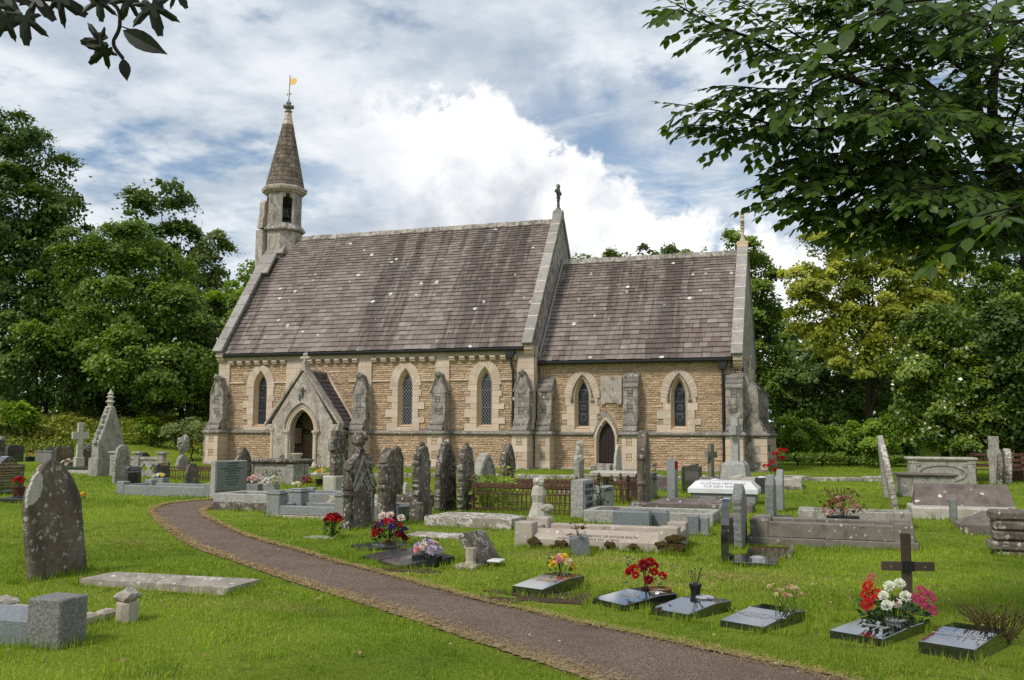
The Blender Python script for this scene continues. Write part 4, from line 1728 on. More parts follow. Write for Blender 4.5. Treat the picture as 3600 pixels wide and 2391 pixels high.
for s in (-1, 1):
 n = 13
 Ls = sqrt(1.62 ** 2 + (1.62 * TPP) ** 2)
 ux, uz = 1.62 / Ls, 1.62 * TPP / Ls
 nx, nz = uz, ux
 for k in range(n):
  y = PY + .36
  h = Ls / n
  first = True
  while y < -.05:
   w = min(rnd.uniform(.24, .40), -.03 - y)
   if first and k % 2:
    w *= .5
   first = False

   def P(yy, ss, d):
    xx = 1.62 - ux * ss + nx * d
    return (PX + s * xx, yy, 4.15 - 1.62 * TPP + uz * ss + nz * d)
   sk = rnd.uniform(-.012, .012)
   vs = [P(y + .003, k * h - .02 + sk, .035), P(y + w - .003, k * h - .02 - sk, .035), P(y + w - .003, (k + 1) * h + .02, .008), P(y + .003, (k + 1) * h + .02, .008), P(y + .003, k * h - .02 + sk, .012), P(y + w - .003, k * h - .02 - sk, .012)]
   m1 = MB()
   fs = [(0, 1, 2, 3), (4, 5, 1, 0), (4, 0, 3), (5, 2, 1)]
   m1.add(vs, fs if s > 0 else [f[::-1] for f in fs], max(-.4, min(.4, rnd.gauss(0, .15))))
   PS.append((m1, M['slate_dark']))
   y += w
 mb = MB()
 vs = []
 for yy in (PY + .3, -.02):
  for (a, b) in ((1.58, 4.13 - 1.58 * TPP), (0, 4.12), (0, 4.0), (1.5, 4.02 - 1.5 * TPP)):
   vs.append((PX + s * a, yy, b))
 mb.add(vs, [(0, 1, 2, 3), (7, 6, 5, 4), (0, 4, 5, 1), (1, 5, 6, 2), (2, 6, 7, 3), (3, 7, 4, 0)])
 mb.build('roof_boarding', M['dark'], porch)
 # flashing of pale stone against the nave wall
 mb = MB()
 mb.add([(PX + s * 1.66, -.10, 1.72), (PX + s * 1.66, -.10, 1.90), (PX, -.10, 4.38), (PX, -.10, 4.20), (PX + s * 1.66, .0, 1.72), (PX + s * 1.66, .0, 1.90), (PX, .0, 4.38), (PX, .0, 4.20)],
           [(0, 1, 2, 3), (7, 6, 5, 4), (0, 4, 5, 1), (1, 5, 6, 2), (2, 6, 7, 3), (3, 7, 4, 0)], .15)
 mb.build('roof_weathering', M['ashlar'], porch)
 # raking coping
 n = 4
 for k in range(n):
  a0, a1 = k / n, (k + 1) / n
  x0_, x1_ = 1.82 * (1 - a0) + .06 * a0, 1.82 * (1 - a1) + .06 * a1
  def zt(x_):
   return 4.32 - x_ * (4.32 - 1.86) / 1.82
  mb = MB()
  P4 = [(PX + s * x0_, zt(x0_) - .02), (PX + s * x1_, zt(x1_) - .02), (PX + s * x1_, zt(x1_) + .13), (PX + s * x0_, zt(x0_) + .10)]
  if s > 0:
   P4 = P4[::-1]
  mb.prism(P4[::-1], PY - .07, PY + .40, 'xz', .008, rnd.uniform(-.12, .12))
  mb.build('porch_coping', M['porchstone'], porch)
 mb = MB()
 mb.bbox(PX + s * 1.64 - .16, PX + s * 1.64 + .16, PY - .03, PY + .38, 1.62, 1.90, .03)
 mb.build('porch_kneeler', M['porchstone'], porch)
pieces(porch, 'porch_slate', PS, 130, 'porch_slates')
mb = MB()
mb.prism([(PX - .16, 4.20), (PX + .16, 4.20), (PX + .05, 4.62), (PX - .05, 4.62)], PY - .06, PY + .38, 'xz', .01)
mb.bbox(PX - .055, PX + .055, PY + .05, PY + .2, 4.6, 4.98, .02)
mb.bbox(PX - .24, PX + .24, PY + .04, PY + .2, 4.70, 4.84, .04)
mb.blob((PX, PY + .12, 4.92), .10, 2, .2, 3)
mb.build('porch_finial', M['porchstone'], porch)
# ridge of the porch
MB().tube([(PX, PY + .35, 4.20), (PX, -.02, 4.20)], .09, 8).build('porch_ridge', M['slateslab'], porch)
# arch orders, shafts, hood
mb = MB()
o1 = arch(1.16, 1.62, .90, 14, PX)
rings = []
for (g, dy) in ((.0, .12), (.0, .03), (.03, .0), (.075, .0), (.10, .035), (.13, .0), (.185, -.02), (.20, .02)):
 rings.append([(PX + (a - PX) * (1 + g / .58), PY + dy - .03, 1.62 + (b - 1.62) * (1 + g / .9)) for a, b in o1])
loft(mb, rings, closed=False)
mb.build('door_arch', M['ashlar'], porch)
for s in (-1, 1):
 mb = MB()
 mb.lathe([(.12, 0), (.12, .10), (.09, .16), (.075, .20), (.075, 1.28), (.09, 1.31), (.08, 1.34), (.10, 1.42), (.15, 1.50), (.15, 1.58)], (PX + s * .68, PY - .045, .05), 12)
 mb.build('door_shaft', M['ashlar'], porch)
 MB().box(PX + s * .60 - .035, PX + s * .60 + .035, PY - .02, PY + .1, .06, 1.62).build('door_jamb', M['ashlar'], porch)
hood(PX, PY - .01, 1.58, 1.66, 1.14, porch, 'porchstone', .07, .09)
# small crucifix in a niche over the arch
cr = empty('crucifix')
cr.parent = porch
mb = MB()
mb.box(PX - .025, PX + .025, PY - .05, PY, 3.02, 3.50)
mb.box(PX - .12, PX + .12, PY - .05, PY - .003, 3.33, 3.39)
mb.blob((PX, PY - .06, 3.28), .05, 1, .3, 4, (.7, .7, 2))
mb.build('crucifix_cross', M['bronze'], cr)
mb = MB()
mb.box(PX - .20, PX - .12, PY - .08, PY, 2.96, 3.16)
mb.lathe([(.07, 0), (.0, .10)], (PX - .16, PY - .04, 3.16), 6)
mb.build('lantern', M['lead'], cr)
# inside
MB().box(PX - PW + .36, PX + PW - .36, PY + .4, .5, .03, .06).build('porch_floor', M['weathered'], porch)
MB().box(PX - .75, PX + .75, PY - .30, PY + .1, -.2, .05).build('door_step', M['weathered'], porch)
mb = MB()
mb.prism(lancet(1.25, 0.05, 1.55, 0.80, 10, PX), .40, .46, 'xz')
mb.build('nave_door', M['door'], porch)
nb = empty('notice_board')
nb.parent = porch
MB().box(PX - .90, PX - .86, -1.25, -.55, 1.05, 1.75).build('board', M['ashlar_warm'], nb)
mb = MB()
for (a, b, c, d) in ((-1.29, -1.25, 1.01, 1.79), (-.55, -.51, 1.01, 1.79), (-1.25, -.55, 1.75, 1.79), (-1.25, -.55, 1.01, 1.05)):
 mb.box(PX - .90, PX - .84, a, b, c, d)
mb.build('board_frame', M['door'], nb)

# --- priest's door and sundial stone on the chancel
pd = empty('priest_door')
pd.parent = church
mb = MB()
mb.prism(lancet(.66, .36, 1.30, .72, 10, 18.50), CS + .20, CS + .26, 'xz')
mb.build('door_leaf', M['door'], pd)
mb = MB()
for k in range(5):
 xx = 18.5 - .33 + .66 * (k + .5) / 5
 zt = 1.30 + .72 * (1 - (abs(xx - 18.5) / .33) ** 1.5) - .04
 mb.box(xx - .055, xx + .055, CS + .175, CS + .205, .37, zt)
mb.build('door_plank', M['door'], pd)
mb = MB()
i_, o_ = arch(.66, 1.30, .72, 12, 18.5), arch(.80, 1.30, .84, 12, 18.5)
full_i = [(18.5 + .33, .30)] + i_ + [(18.5 - .33, .30)]
full_o = [(18.5 + .40, .30)] + o_ + [(18.5 - .40, .30)]
w_o = [(18.5 + .48, .30)] + arch(.96, 1.30, .98, 12, 18.5) + [(18.5 - .48, .30)]
loft(mb, [[(a, CS + .2, b) for a, b in full_i], [(a, CS + .02, b) for a, b in full_o], [(a, CS - .055, b) for a, b in full_o], [(a, CS - .055, b) for a, b in w_o], [(a, CS + .03, b) for a, b in w_o]], closed=False)
mb.build('door_surround', M['ashlar'], pd)
mb = MB()
loft(mb, [[(a, CS - .062, b) for a, b in arch(.97, 1.28, .985, 12, 18.5)], [(a, CS - .062, b) for a, b in arch(1.06, 1.28, 1.26, 12, 18.5)], [(a, CS + .02, b) for a, b in arch(1.06, 1.28, 1.26, 12, 18.5)]], closed=False)
mb.build('door_hood', M['weathered'], pd)
MB().bbox(17.95, 19.0, CS - .42, CS, -.2, .20, .02).build('door_step', M['weathered'], pd)
MB().bbox(18.06, 18.94, CS - .28, CS, .20, .34, .02).build('door_step', M['weathered'], pd)
sd_ = empty('sundial')
sd_.parent = church
MB().bbox(18.30, 19.20, CS - .075, CS + .02, 2.83, 3.93, .012).build('dial_slab', M['porchstone'], sd_)
for xx in (18.40, 19.10):
 mb = MB()
 mb.prism([(CS, 2.68), (CS, 2.83), (CS - .12, 2.83), (CS - .12, 2.78), (CS - .05, 2.70)], xx - .07, xx + .07, 'yz', .004)
 mb.build('dial_corbel', M['porchstone'], sd_)
mb = MB()
mb.tube([(18.80, CS - .08, 3.50), (18.72, CS - .34, 3.18), (18.70, CS - .08, 3.10)], .016, 5)
mb.build('gnomon', M['gold'], sd_)
pieces(church, 'dressed_stone', DRESSED, 300)
# ================================================================== TREES
M['leaf_dark'] = leaf_mat('dark sycamore leaves', (0.055, 0.099, 0.015), (0.141, 0.207, 0.028), 0.25, 0.5)
M['leaf_mid'] = leaf_mat('mid green leaves', (0.094, 0.163, 0.020), (0.246, 0.326, 0.041), 0.3, 0.5)
M['leaf_bright'] = leaf_mat('bright fresh leaves', (0.135, 0.230, 0.023), (0.350, 0.449, 0.047), 0.35, 0.5)
M['leaf_yellow'] = leaf_mat('yellow green maple leaves', (0.180, 0.225, 0.026), (0.578, 0.557, 0.076), 0.35, 0.5)
M['leaf_laurel'] = leaf_mat('glossy laurel leaves', (0.071, 0.130, 0.017), (0.259, 0.326, 0.038), 0.2, 0.28, 0.55)
M['leaf_grey'] = leaf_mat('grey green leaves', (0.124, 0.170, 0.055), (0.258, 0.296, 0.091), 0.3, 0.55)
M['bramble'] = leaf_mat('bramble leaves', (0.110, 0.170, 0.022), (0.407, 0.398, 0.055), 0.3, 0.55)
M['bark'] = plain_mat('dark tree bark', (0.052, 0.040, 0.030), 0.95, 0, 0.1, 0.4, 0.02, 9)
NG = np.random.default_rng(5)


def leaf_mesh(name, P, Nn, L, Wd, tint, mat, fold=0.25, six=False):
 """many leaves at once: positions P, facing Nn, lengths L, widths Wd"""
 n = len(P)
 r = NG.normal(size=(n, 3))
 T = r - (r * Nn).sum(1, keepdims=True) * Nn
 T /= np.linalg.norm(T, axis=1, keepdims=True) + 1e-9
 B = np.cross(Nn, T)
 L = L[:, None]
 Wd = Wd[:, None]
 v0 = P - T * L * .5
 v1 = P + B * Wd * .5 + Nn * L * fold * .3 - T * L * .08
 v2 = P + T * L * .5 - Nn * L * .06
 v3 = P - B * Wd * .5 + Nn * L * fold * .3 - T * L * .08
 V = np.stack([v0, v1, v2, v3], 1).reshape(-1, 3)
 me = bpy.data.meshes.new(name)
 me.vertices.add(4 * n)
 me.vertices.foreach_set('co', V.astype(np.float32).ravel())
 me.loops.add(4 * n)
 me.loops.foreach_set('vertex_index', np.arange(4 * n, dtype=np.int32))
 me.polygons.add(n)
 me.polygons.foreach_set('loop_start', np.arange(0, 4 * n, 4, dtype=np.int32))
 me.polygons.foreach_set('loop_total', np.full(n, 4, dtype=np.int32))
 at = me.attributes.new('tint', 'FLOAT', 'FACE')
 at.data.foreach_set('value', np.clip(tint, 0, 1).astype(np.float32))
 me.materials.append(mat)
 me.update(calc_edges=True)
 return me


def crown_points(lobes, n, clump=0.75, spread=0.42, inner=0.16, flat=0.5, top=0.0):
 """leaf positions gathered in clumps on the outside of uneven lobes"""
 lo = np.array(lobes, float)
 area = lo[:, 3] * lo[:, 4]
 prob = area / area.sum()
 ncl = max(12, int(sum(area) * 1.7 / clump ** 2))
 k = NG.choice(len(lo), ncl, p=prob)
 d = NG.normal(size=(ncl, 3))
 d[:, 2] += 0.30
 d /= np.linalg.norm(d, axis=1, keepdims=True)
 rr = NG.uniform(0.70, 1.02, ncl) * (1 + 0.12 * np.sin(d[:, 0] * 5 + k) * np.sin(d[:, 1] * 4 + 2 * k))
 R = np.stack([lo[k, 3], lo[k, 3], lo[k, 4]], 1)
 C = lo[k, :3] + d * R * rr[:, None]
 cr = clump * NG.uniform(0.55, 1.25, ncl)
 ctint = NG.normal(0.5, 0.20, ncl)
 # leaves of each clump
 w = cr ** 2
 c = NG.choice(ncl, int(n * (1 - inner)), p=w / w.sum())
 off = NG.normal(size=(len(c), 3)) * spread
 off[:, 2] *= flat
 # the clump is a cap: its leaves bow down at the rim
 off[:, 2] -= 0.35 * (off[:, 0] ** 2 + off[:, 1] ** 2)
 P = C[c] + off * cr[c][:, None]
 out = d[c] * 0.75 + np.array([0, 0, 0.55]) + NG.normal(size=(len(c), 3)) * 0.45
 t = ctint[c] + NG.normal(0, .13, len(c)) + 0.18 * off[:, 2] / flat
 # a looser filling inside
 m = n - len(c)
 k2 = NG.choice(len(lo), m, p=prob)
 d2 = NG.normal(size=(m, 3))
 d2 /= np.linalg.norm(d2, axis=1, keepdims=True)
 q = NG.uniform(0, 1, m) ** (1 / 3.) * 0.85
 P2 = lo[k2, :3] + d2 * q[:, None] * np.stack([lo[k2, 3], lo[k2, 3], lo[k2, 4]], 1)
 P = np.concatenate([P, P2])
 out = np.concatenate([out, NG.normal(size=(m, 3)) + np.array([0, 0, .4])])
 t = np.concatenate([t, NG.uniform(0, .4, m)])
 out /= np.linalg.norm(out, axis=1, keepdims=True) + 1e-9
 return P, out, t


def tree(name, label, base, lobes, n, leaf, mat, clump=0.8, trunk_r=0.28, group=None, cat='tree', spread=0.42, flat=0.5, inner=0.16, bark='bark', limbs=True, stems=1):
 bx, by, bz = base
 o = empty(name, (bx, by, bz), 0, label, cat, group)
 P, N_, t = crown_points(lobes, n, clump, spread, inner, flat)
 P = P - np.array(base)
 L = leaf * NG.uniform(.65, 1.3, n)
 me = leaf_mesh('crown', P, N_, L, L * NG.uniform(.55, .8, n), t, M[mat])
 c = bpy.data.objects.new('crown', me)
 COL.objects.link(c)
 c.parent = o
 rn = random.Random(int(bx * 13 + by * 7))
 lo = np.array(lobes)
 mid = np.average(lo[:, :3], axis=0, weights=lo[:, 3]) - np.array(base)
 topz = max(l[2] for l in lobes) - bz
 for s in range(stems):
  mb = MB()
  ox, oy = (rn.uniform(-.6, .6), rn.uniform(-.6, .6)) if stems > 1 else (0, 0)
  pts, rad = [], []
  for i in range(7):
   f = i / 6
   pts.append((ox * (1 - f * .3) + mid[0] * f ** 1.6 * .8 + rn.uniform(-.12, .12), oy + mid[1] * f ** 1.6 * .8 + rn.uniform(-.12, .12), -.3 + (topz * .75 + .3) * f))
   rad.append(trunk_r * (1.25 if i == 0 else 1) * (1 - .8 * f))
  mb.tube(pts, rad, 8)
  if limbs:
   for l in lobes:
    e = np.array(l[:3]) - np.array(base)
    i = rn.choice((2, 3, 4))
    a = np.array(pts[i])
    seg = [tuple(a + (e - a) * f + np.array([0, 0, -.35 * sin(pi * f)]) + np.array([rn.uniform(-.15, .15) for _ in range(3)]) * (0 < f < 1)) for f in (0, .3, .6, 1.0)]
    mb.tube(seg, [rad[i] * .6, rad[i] * .4, rad[i] * .25, .02], 6)
  mb.build('trunk', M[bark], o)
 return o


G1 = 'trees on the bank west of the church'
tree('sycamore_tree', 'tallest dark sycamore, cut by the left edge of the picture', (-20.363, 9.089, 2.180),
     [(-21.59, 6.79, 19.67, 2.61, 2.33), (-19.56, 7.67, 17.77, 2.61, 2.06), (-17.80, 7.46, 15.36, 2.16, 1.89), (-21.44, 7.28, 15.58, 4.11, 3.02), (-19.68, 7.21, 11.86, 4.04, 2.97), (-16.60, 7.14, 12.22, 2.12, 2.12), (-20.81, 7.24, 8.10, 4.04, 2.97), (-16.42, 6.55, 8.40, 2.86, 2.34), (-19.97, 7.23, 10.78, 3.24, 2.97), (-20.44, 7.79, 13.95, 2.47, 1.92), (-16.66, 7.37, 9.85, 1.85, 2.12)],
     60000, .25, 'leaf_dark', .95, .34, G1, flat=.42, inner=.28)
tree('sycamore_tree', 'broad mid green sycamore left of the church, in front of the open crowned tree', (-11.686, 7.742, 2.180),
     [(-11.66, 6.66, 12.25, 2.81, 1.66), (-13.52, 6.22, 10.58, 2.81, 2.05), (-10.00, 7.37, 10.86, 2.81, 1.92), (-11.29, 6.14, 8.43, 3.77, 2.51), (-8.44, 7.14, 7.95, 2.51, 2.26), (-12.50, 4.88, 6.57, 2.96, 1.97), (-8.80, 5.21, 5.05, 3.38, 1.81), (-6.51, 5.98, 5.07, 2.05, 1.81)],
     62000, .23, 'leaf_mid', .9, .30, G1, flat=.40, inner=.25)
tree('ash_tree', 'open crowned tree with sky showing through, rising behind the broad sycamore', (-20.296, 21.753, 2.855),
     [(-20.32, 19.95, 19.50, 2.48, 1.49), (-18.49, 20.74, 17.87, 1.65, 1.32), (-22.23, 19.44, 18.34, 1.65, 1.49), (-19.48, 20.62, 15.90, 2.48, 1.65), (-21.67, 19.89, 15.88, 1.98, 1.65), (-18.24, 21.10, 15.25, 1.32, 1.49)],
     7500, .33, 'leaf_dark', .75, .30, G1, spread=.5, inner=.05)
tree('ash_tree', 'narrow grey green tree between the open crowned tree and the nave roof', (-14.526, 19.462, 2.628),
     [(-14.20, 18.26, 14.79, 1.12, 1.40), (-14.98, 18.17, 13.24, 1.40, 1.56), (-13.97, 18.60, 12.31, 1.25, 1.87), (-14.29, 17.68, 10.01, 1.69, 1.84)],
     13000, .24, 'leaf_grey', .7, .22, G1)
tree('sycamore_tree', 'fresh green tree directly behind the west gable of the church', (-10.848, 18.578, 2.544),
     [(-10.58, 17.58, 12.60, 1.21, 1.15), (-11.49, 17.47, 10.80, 1.51, 1.51), (-9.92, 18.03, 10.50, 1.51, 1.81), (-11.10, 16.82, 8.28, 1.64, 1.79), (-10.60, 17.24, 5.92, 1.79, 2.08)],
     20000, .22, 'leaf_bright', .7, .22, G1)
tree('sycamore_tree', 'low dark sycamore at the left with trunk standing clear on the bank', (-16.392, 6.174, 2.180),
     [(-17.92, 5.37, 4.96, 2.81, 1.53), (-14.49, 5.48, 4.66, 2.76, 1.63), (-16.42, 5.70, 6.49, 2.56, 1.53), (-16.66, 4.89, 3.40, 1.76, 0.88)],
     26000, .22, 'leaf_dark', .8, .20, G1, flat=.4)
tree('sycamore_tree', 'dark tree with twin trunks beside the west end of the church', (-8.316, 7.817, 2.073),
     [(-8.55, 7.54, 3.95, 2.26, 1.51), (-7.73, 8.75, 5.02, 1.53, 1.79), (-7.43, 8.63, 7.06, 1.28, 1.79), (-9.08, 6.39, 3.16, 1.48, 0.86), (-6.39, 7.28, 3.18, 1.23, 0.99)],
     26000, .22, 'leaf_dark', .75, .20, G1, flat=.4, stems=2)
tree('young_tree', 'small dark tree above the crocketed monument, with thin bare stems', (-12.762, 8.443, 2.180),
     [(-12.61, 7.24, 3.97, 2.30, 1.28), (-14.08, 6.81, 3.46, 1.79, 1.02), (-11.42, 7.72, 3.22, 1.28, 1.02), (-13.55, 7.87, 5.05, 2.34, 1.30)],
     20000, .21, 'leaf_dark', .75, .11, G1, flat=.4, stems=3)
# behind the chancel
G2 = 'tree tops seen over the chancel roof'
for i, (b_, lb, nn, lab) in enumerate((
  ((9.638, 32.959, 1.280), [(9.53, 31.45, 14.95, 0.87, 0.74), (10.63, 31.86, 14.56, 1.00, 0.67), (9.63, 31.70, 12.96, 1.67, 1.67)], 2600, 'tree top beside the nave gable, leftmost over the chancel ridge'),
  ((12.179, 33.806, 1.280), [(11.75, 32.19, 14.97, 0.74, 0.67), (12.86, 32.55, 15.08, 0.74, 0.67), (12.51, 32.58, 13.64, 1.67, 1.34)], 2800, 'low twin tree top over the left half of the chancel ridge'),
  ((14.754, 32.545, 1.280), [(14.81, 31.09, 14.93, 0.78, 0.85), (16.21, 31.52, 15.27, 0.49, 0.85), (15.39, 31.42, 13.64, 1.63, 1.30)], 3000, 'pointed dark tree top over the middle of the chancel ridge'),
  ((17.842, 33.574, 1.280), [(17.74, 32.07, 14.95, 0.65, 0.72), (18.89, 32.44, 15.02, 0.46, 0.85), (18.32, 32.43, 13.34, 1.63, 1.30)], 2600, 'thin sprigged tree top over the right half of the chancel ridge'))):
 tree('ash_tree', lab, b_, lb, nn, .26, 'leaf_dark' if i == 2 else 'leaf_grey', .55, .2, G2, limbs=False)
tree('sycamore_tree', 'tall green tree rising behind the east gable cross of the chancel', (23.254, 22.709, 0.849),
     [(22.56, 21.16, 13.06, 1.35, 1.13), (22.01, 21.11, 11.85, 1.21, 1.21), (23.68, 21.66, 11.86, 1.08, 1.35), (23.11, 21.70, 9.71, 1.62, 2.16), (24.12, 22.10, 9.18, 1.02, 1.89), (23.65, 22.26, 6.23, 1.62, 2.43), (24.42, 21.66, 4.31, 1.32, 1.59)],
     30000, .22, 'leaf_mid', .75, .28)
# right-hand side
tree('maple_tree', 'large yellow green maple to the right of the church', (29.551, 17.445, 0.343),
     [(27.50, 15.52, 11.81, 1.42, 0.95), (29.86, 16.29, 12.06, 2.13, 1.30), (31.58, 15.79, 12.09, 1.86, 1.28), (26.21, 15.27, 10.15, 1.42, 1.07), (27.98, 14.87, 9.53, 2.09, 1.63), (30.63, 15.75, 9.54, 2.32, 1.86), (26.62, 14.59, 7.90, 1.74, 1.16), (28.55, 14.26, 7.10, 2.05, 1.37), (30.93, 15.08, 6.89, 2.05, 1.59), (27.02, 13.83, 6.42, 1.25, 0.80), (29.11, 15.15, 10.46, 2.09, 1.39), (32.19, 16.22, 10.02, 1.86, 2.09), (32.35, 16.52, 7.71, 1.86, 1.86), (29.38, 14.71, 5.52, 2.51, 1.14)],
     52000, .21, 'leaf_yellow',   .62, .26, flat=.42)
tree('sycamore_tree', 'deep green tree behind the maple at the upper right', (36.069, 23.790, 0.950),
     [(34.45, 21.96, 12.92, 2.05, 1.79), (36.87, 22.77, 12.93, 2.30, 2.30), (34.49, 21.20, 10.21, 2.26, 2.01), (37.33, 22.20, 9.73, 2.26, 2.51), (34.41, 21.50, 7.22, 2.51, 2.26), (37.25, 22.50, 6.74, 2.26, 2.76)],
     30000, .25, 'leaf_mid', .8, .3)
tree('holly_tree', 'very dark low tree under the maple, behind the clipped bushes', (27.089, 21.877, 0.767),
     [(25.71, 20.99, 4.78, 2.08, 1.56), (27.94, 21.70, 5.06, 2.34, 1.69), (30.15, 22.49, 4.55, 2.34, 1.69), (24.69, 20.78, 3.48, 1.30, 1.30), (27.15, 20.58, 3.21, 2.30, 1.02)],
     30000, .22, 'leaf_dark', .7, .22)
tree('laurel_tree', 'tall glossy laurel on the right, spreading down to the grass', (31.143, -1.066, 0.063),
     [(31.14, -1.63, 5.28, 1.23, 1.07), (32.14, -1.23, 4.68, 1.38, 1.38), (30.52, -1.69, 3.91, 1.23, 1.07), (31.66, -2.26, 2.95, 1.49, 1.19), (30.33, -1.59, 2.38, 1.23, 1.07), (31.20, -2.27, 1.62, 1.34, 0.82), (32.20, -1.97, 1.92, 1.04, 0.89)],
     56000, .15, 'leaf_laurel', .45, .18, inner=.22)
tree('laurel_tree', 'dark laurel at the right edge behind the wooden bench', (33.152, -2.515, 0.051),
     [(32.94, -3.10, 4.78, 1.01, 1.30), (33.24, -2.84, 3.35, 1.15, 1.30), (33.00, -2.77, 1.91, 1.01, 1.01), (34.02, -2.70, 4.50, 1.30, 1.73), (33.81, -2.47, 1.63, 1.01, 0.86)],
     36000, .16, 'leaf_dark', .5, .18, inner=.25)
G3 = 'rounded bushes along the grass east of the church'
for lab, b_, lb, mt in (
  ('leftmost and brightest of the rounded bushes, next to the chancel buttress', (25.866, 8.829, 0.080), [(25.91, 8.68, 1.63, 0.86, 0.78), (25.45, 8.58, 1.12, 0.57, 0.57)], 'leaf_bright'),
  ('second rounded bush from the chancel, low and mid green', (26.972, 9.197, 0.080), [(26.91, 9.03, 1.43, 0.86, 0.82), (27.39, 9.22, 1.13, 0.61, 0.51)], 'leaf_bright'),
  ('spreading low bush in the middle of the row of rounded bushes', (28.234, 9.618, 0.080), [(28.08, 9.42, 1.44, 0.82, 0.78), (28.85, 9.69, 1.28, 0.82, 0.78)], 'leaf_bright'),
  ('tallest rounded bush of the row, behind the two leaning headstones', (29.630, 9.023, 0.080), [(29.67, 8.87, 1.65, 1.00, 0.90), (29.18, 8.76, 1.15, 0.70, 0.56)], 'leaf_bright'),
  ('rounded bush nearest the tall laurel', (30.854, 10.491, 0.080), [(30.79, 10.34, 1.30, 0.78, 0.72)], 'leaf_dark')):
 tree('bush', lab, b_, lb, 15000, .125, mt, .36, .06, G3, 'bush', limbs=False, inner=.1)
tree('bush', 'light green bush at the far left foot of the tall sycamore', (-13.426, 0.928, 1.038), [(-13.49, 0.74, 2.54, 1.14, 0.68), (-12.64, 1.06, 2.20, 0.91, 0.50), (-14.57, 0.37, 2.64, 1.14, 0.80)], 5200, .20, 'leaf_bright', .5, .06, None, 'bush', limbs=False)
tree('bush', 'grey green seeding bush beside the west buttress of the church', (-3.029, 2.377, 0.080), [(-3.15, 2.15, 1.79, 0.83, 0.61), (-2.01, 1.51, 1.46, 0.53, 0.53), (-3.98, 1.90, 1.56, 0.76, 0.48)], 5200, .17, 'leaf_grey', .45, .05, None, 'bush', limbs=False)
tree('bush', 'small bright bush on the bank left of the twin trunks', (-7.202, 4.087, 0.801), [(-7.29, 3.95, 1.79, 0.65, 0.42), (-6.74, 4.15, 1.63, 0.46, 0.33)], 2200, .17, 'leaf_bright', .4, .05, None, 'bush', limbs=False)

# a wood behind everything, one mass
lb = []
for (px_, py_, rx_, ry_, dp_) in []:
 pass
WOOD = [(-38.50, 20.77, 4.87, 4.95, 4.24), (-33.77, 22.19, 6.30, 4.95, 4.95), (-29.06, 23.68, 7.03, 4.95, 5.30), (-25.71, 26.86, 7.57, 4.71, 5.44), (-22.80, 29.81, 8.86, 4.46, 5.58), (-20.91, 34.88, 6.93, 4.69, 4.69), (-29.38, 19.80, 2.72, 6.69, 2.01), (-21.12, 22.54, 2.78, 6.69, 2.01), (-18.03, 42.33, 5.70, 6.69, 4.18), (-10.48, 50.12, 5.99, 7.07, 4.42), (-0.42, 53.46, 6.06, 7.07, 4.42),
  (10.58, 51.76, 6.71, 6.69, 4.60), (18.27, 48.97, 7.25, 4.74, 5.53), (23.90, 41.37, 6.66, 4.24, 5.65), (27.88, 38.48, 6.41, 4.35, 5.36), (31.88, 37.67, 6.63, 4.56, 5.53), (35.41, 34.55, 7.27, 4.30, 6.14), (39.13, 33.62, 7.71, 4.17, 6.55), (41.82, 30.31, 7.34, 4.46, 6.69), (27.12, 32.38, 1.72, 6.75, 1.84), (35.05, 28.66, 1.75, 6.14, 1.67), (25.77, 27.60, 2.56, 4.61, 2.02), (31.25, 29.39, 2.88, 4.61, 2.02), (37.38, 27.20, 2.83, 4.31, 2.43), (39.30, 19.24, 4.05, 2.79, 3.25)]
P, N_, t = crown_points(WOOD, 42000, 1.6, .5, .35, .5)
L = .62 * NG.uniform(.6, 1.2, len(P))
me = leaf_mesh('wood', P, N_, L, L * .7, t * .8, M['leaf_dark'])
wo = bpy.data.objects.new('far_wood', me)
COL.objects.link(wo)
tag(wo, 'dark mass of woodland closing the view behind the churchyard', 'woodland', kind='stuff')
# trunks of that wood one can tell apart on the bank
for i, (b_, h_, lean, r_) in enumerate((((-17.256, 9.064, 2.180), 3.4, .1, .16), ((-15.324, 6.529, 2.180), 2.6, -.2, .07), ((-13.549, 9.240, 2.180), 3.2, .3, .09), ((-12.846, 9.475, 2.180), 3.0, -.1, .08), ((-16.200, 10.476, 2.180), 2.8, .1, .08), ((-13.891, 12.305, 2.181), 3.2, .2, .10))):
 o = empty('tree_trunk', b_, 0, ('stout bare trunk on the bank, left of the white cross', 'slender leaning stem beside the stout bare trunk', 'pale thin stem just right of the crocketed monument', 'thin upright stem right of the pale thin stem', 'thin stem behind the crocketed monument', 'dark stem nearest the twin trunked tree')[i], 'tree', 'bare stems under the trees on the bank')
 mb = MB()
 mb.tube([(0, 0, -.3), (lean * .3, 0, h_ * .4), (lean, .1, h_), (lean * 1.3, .2, h_ * 1.5)], [r_ * 1.2, r_, r_ * .9, r_ * .5], 7)
 mb.build('trunk', M['bark'], o)

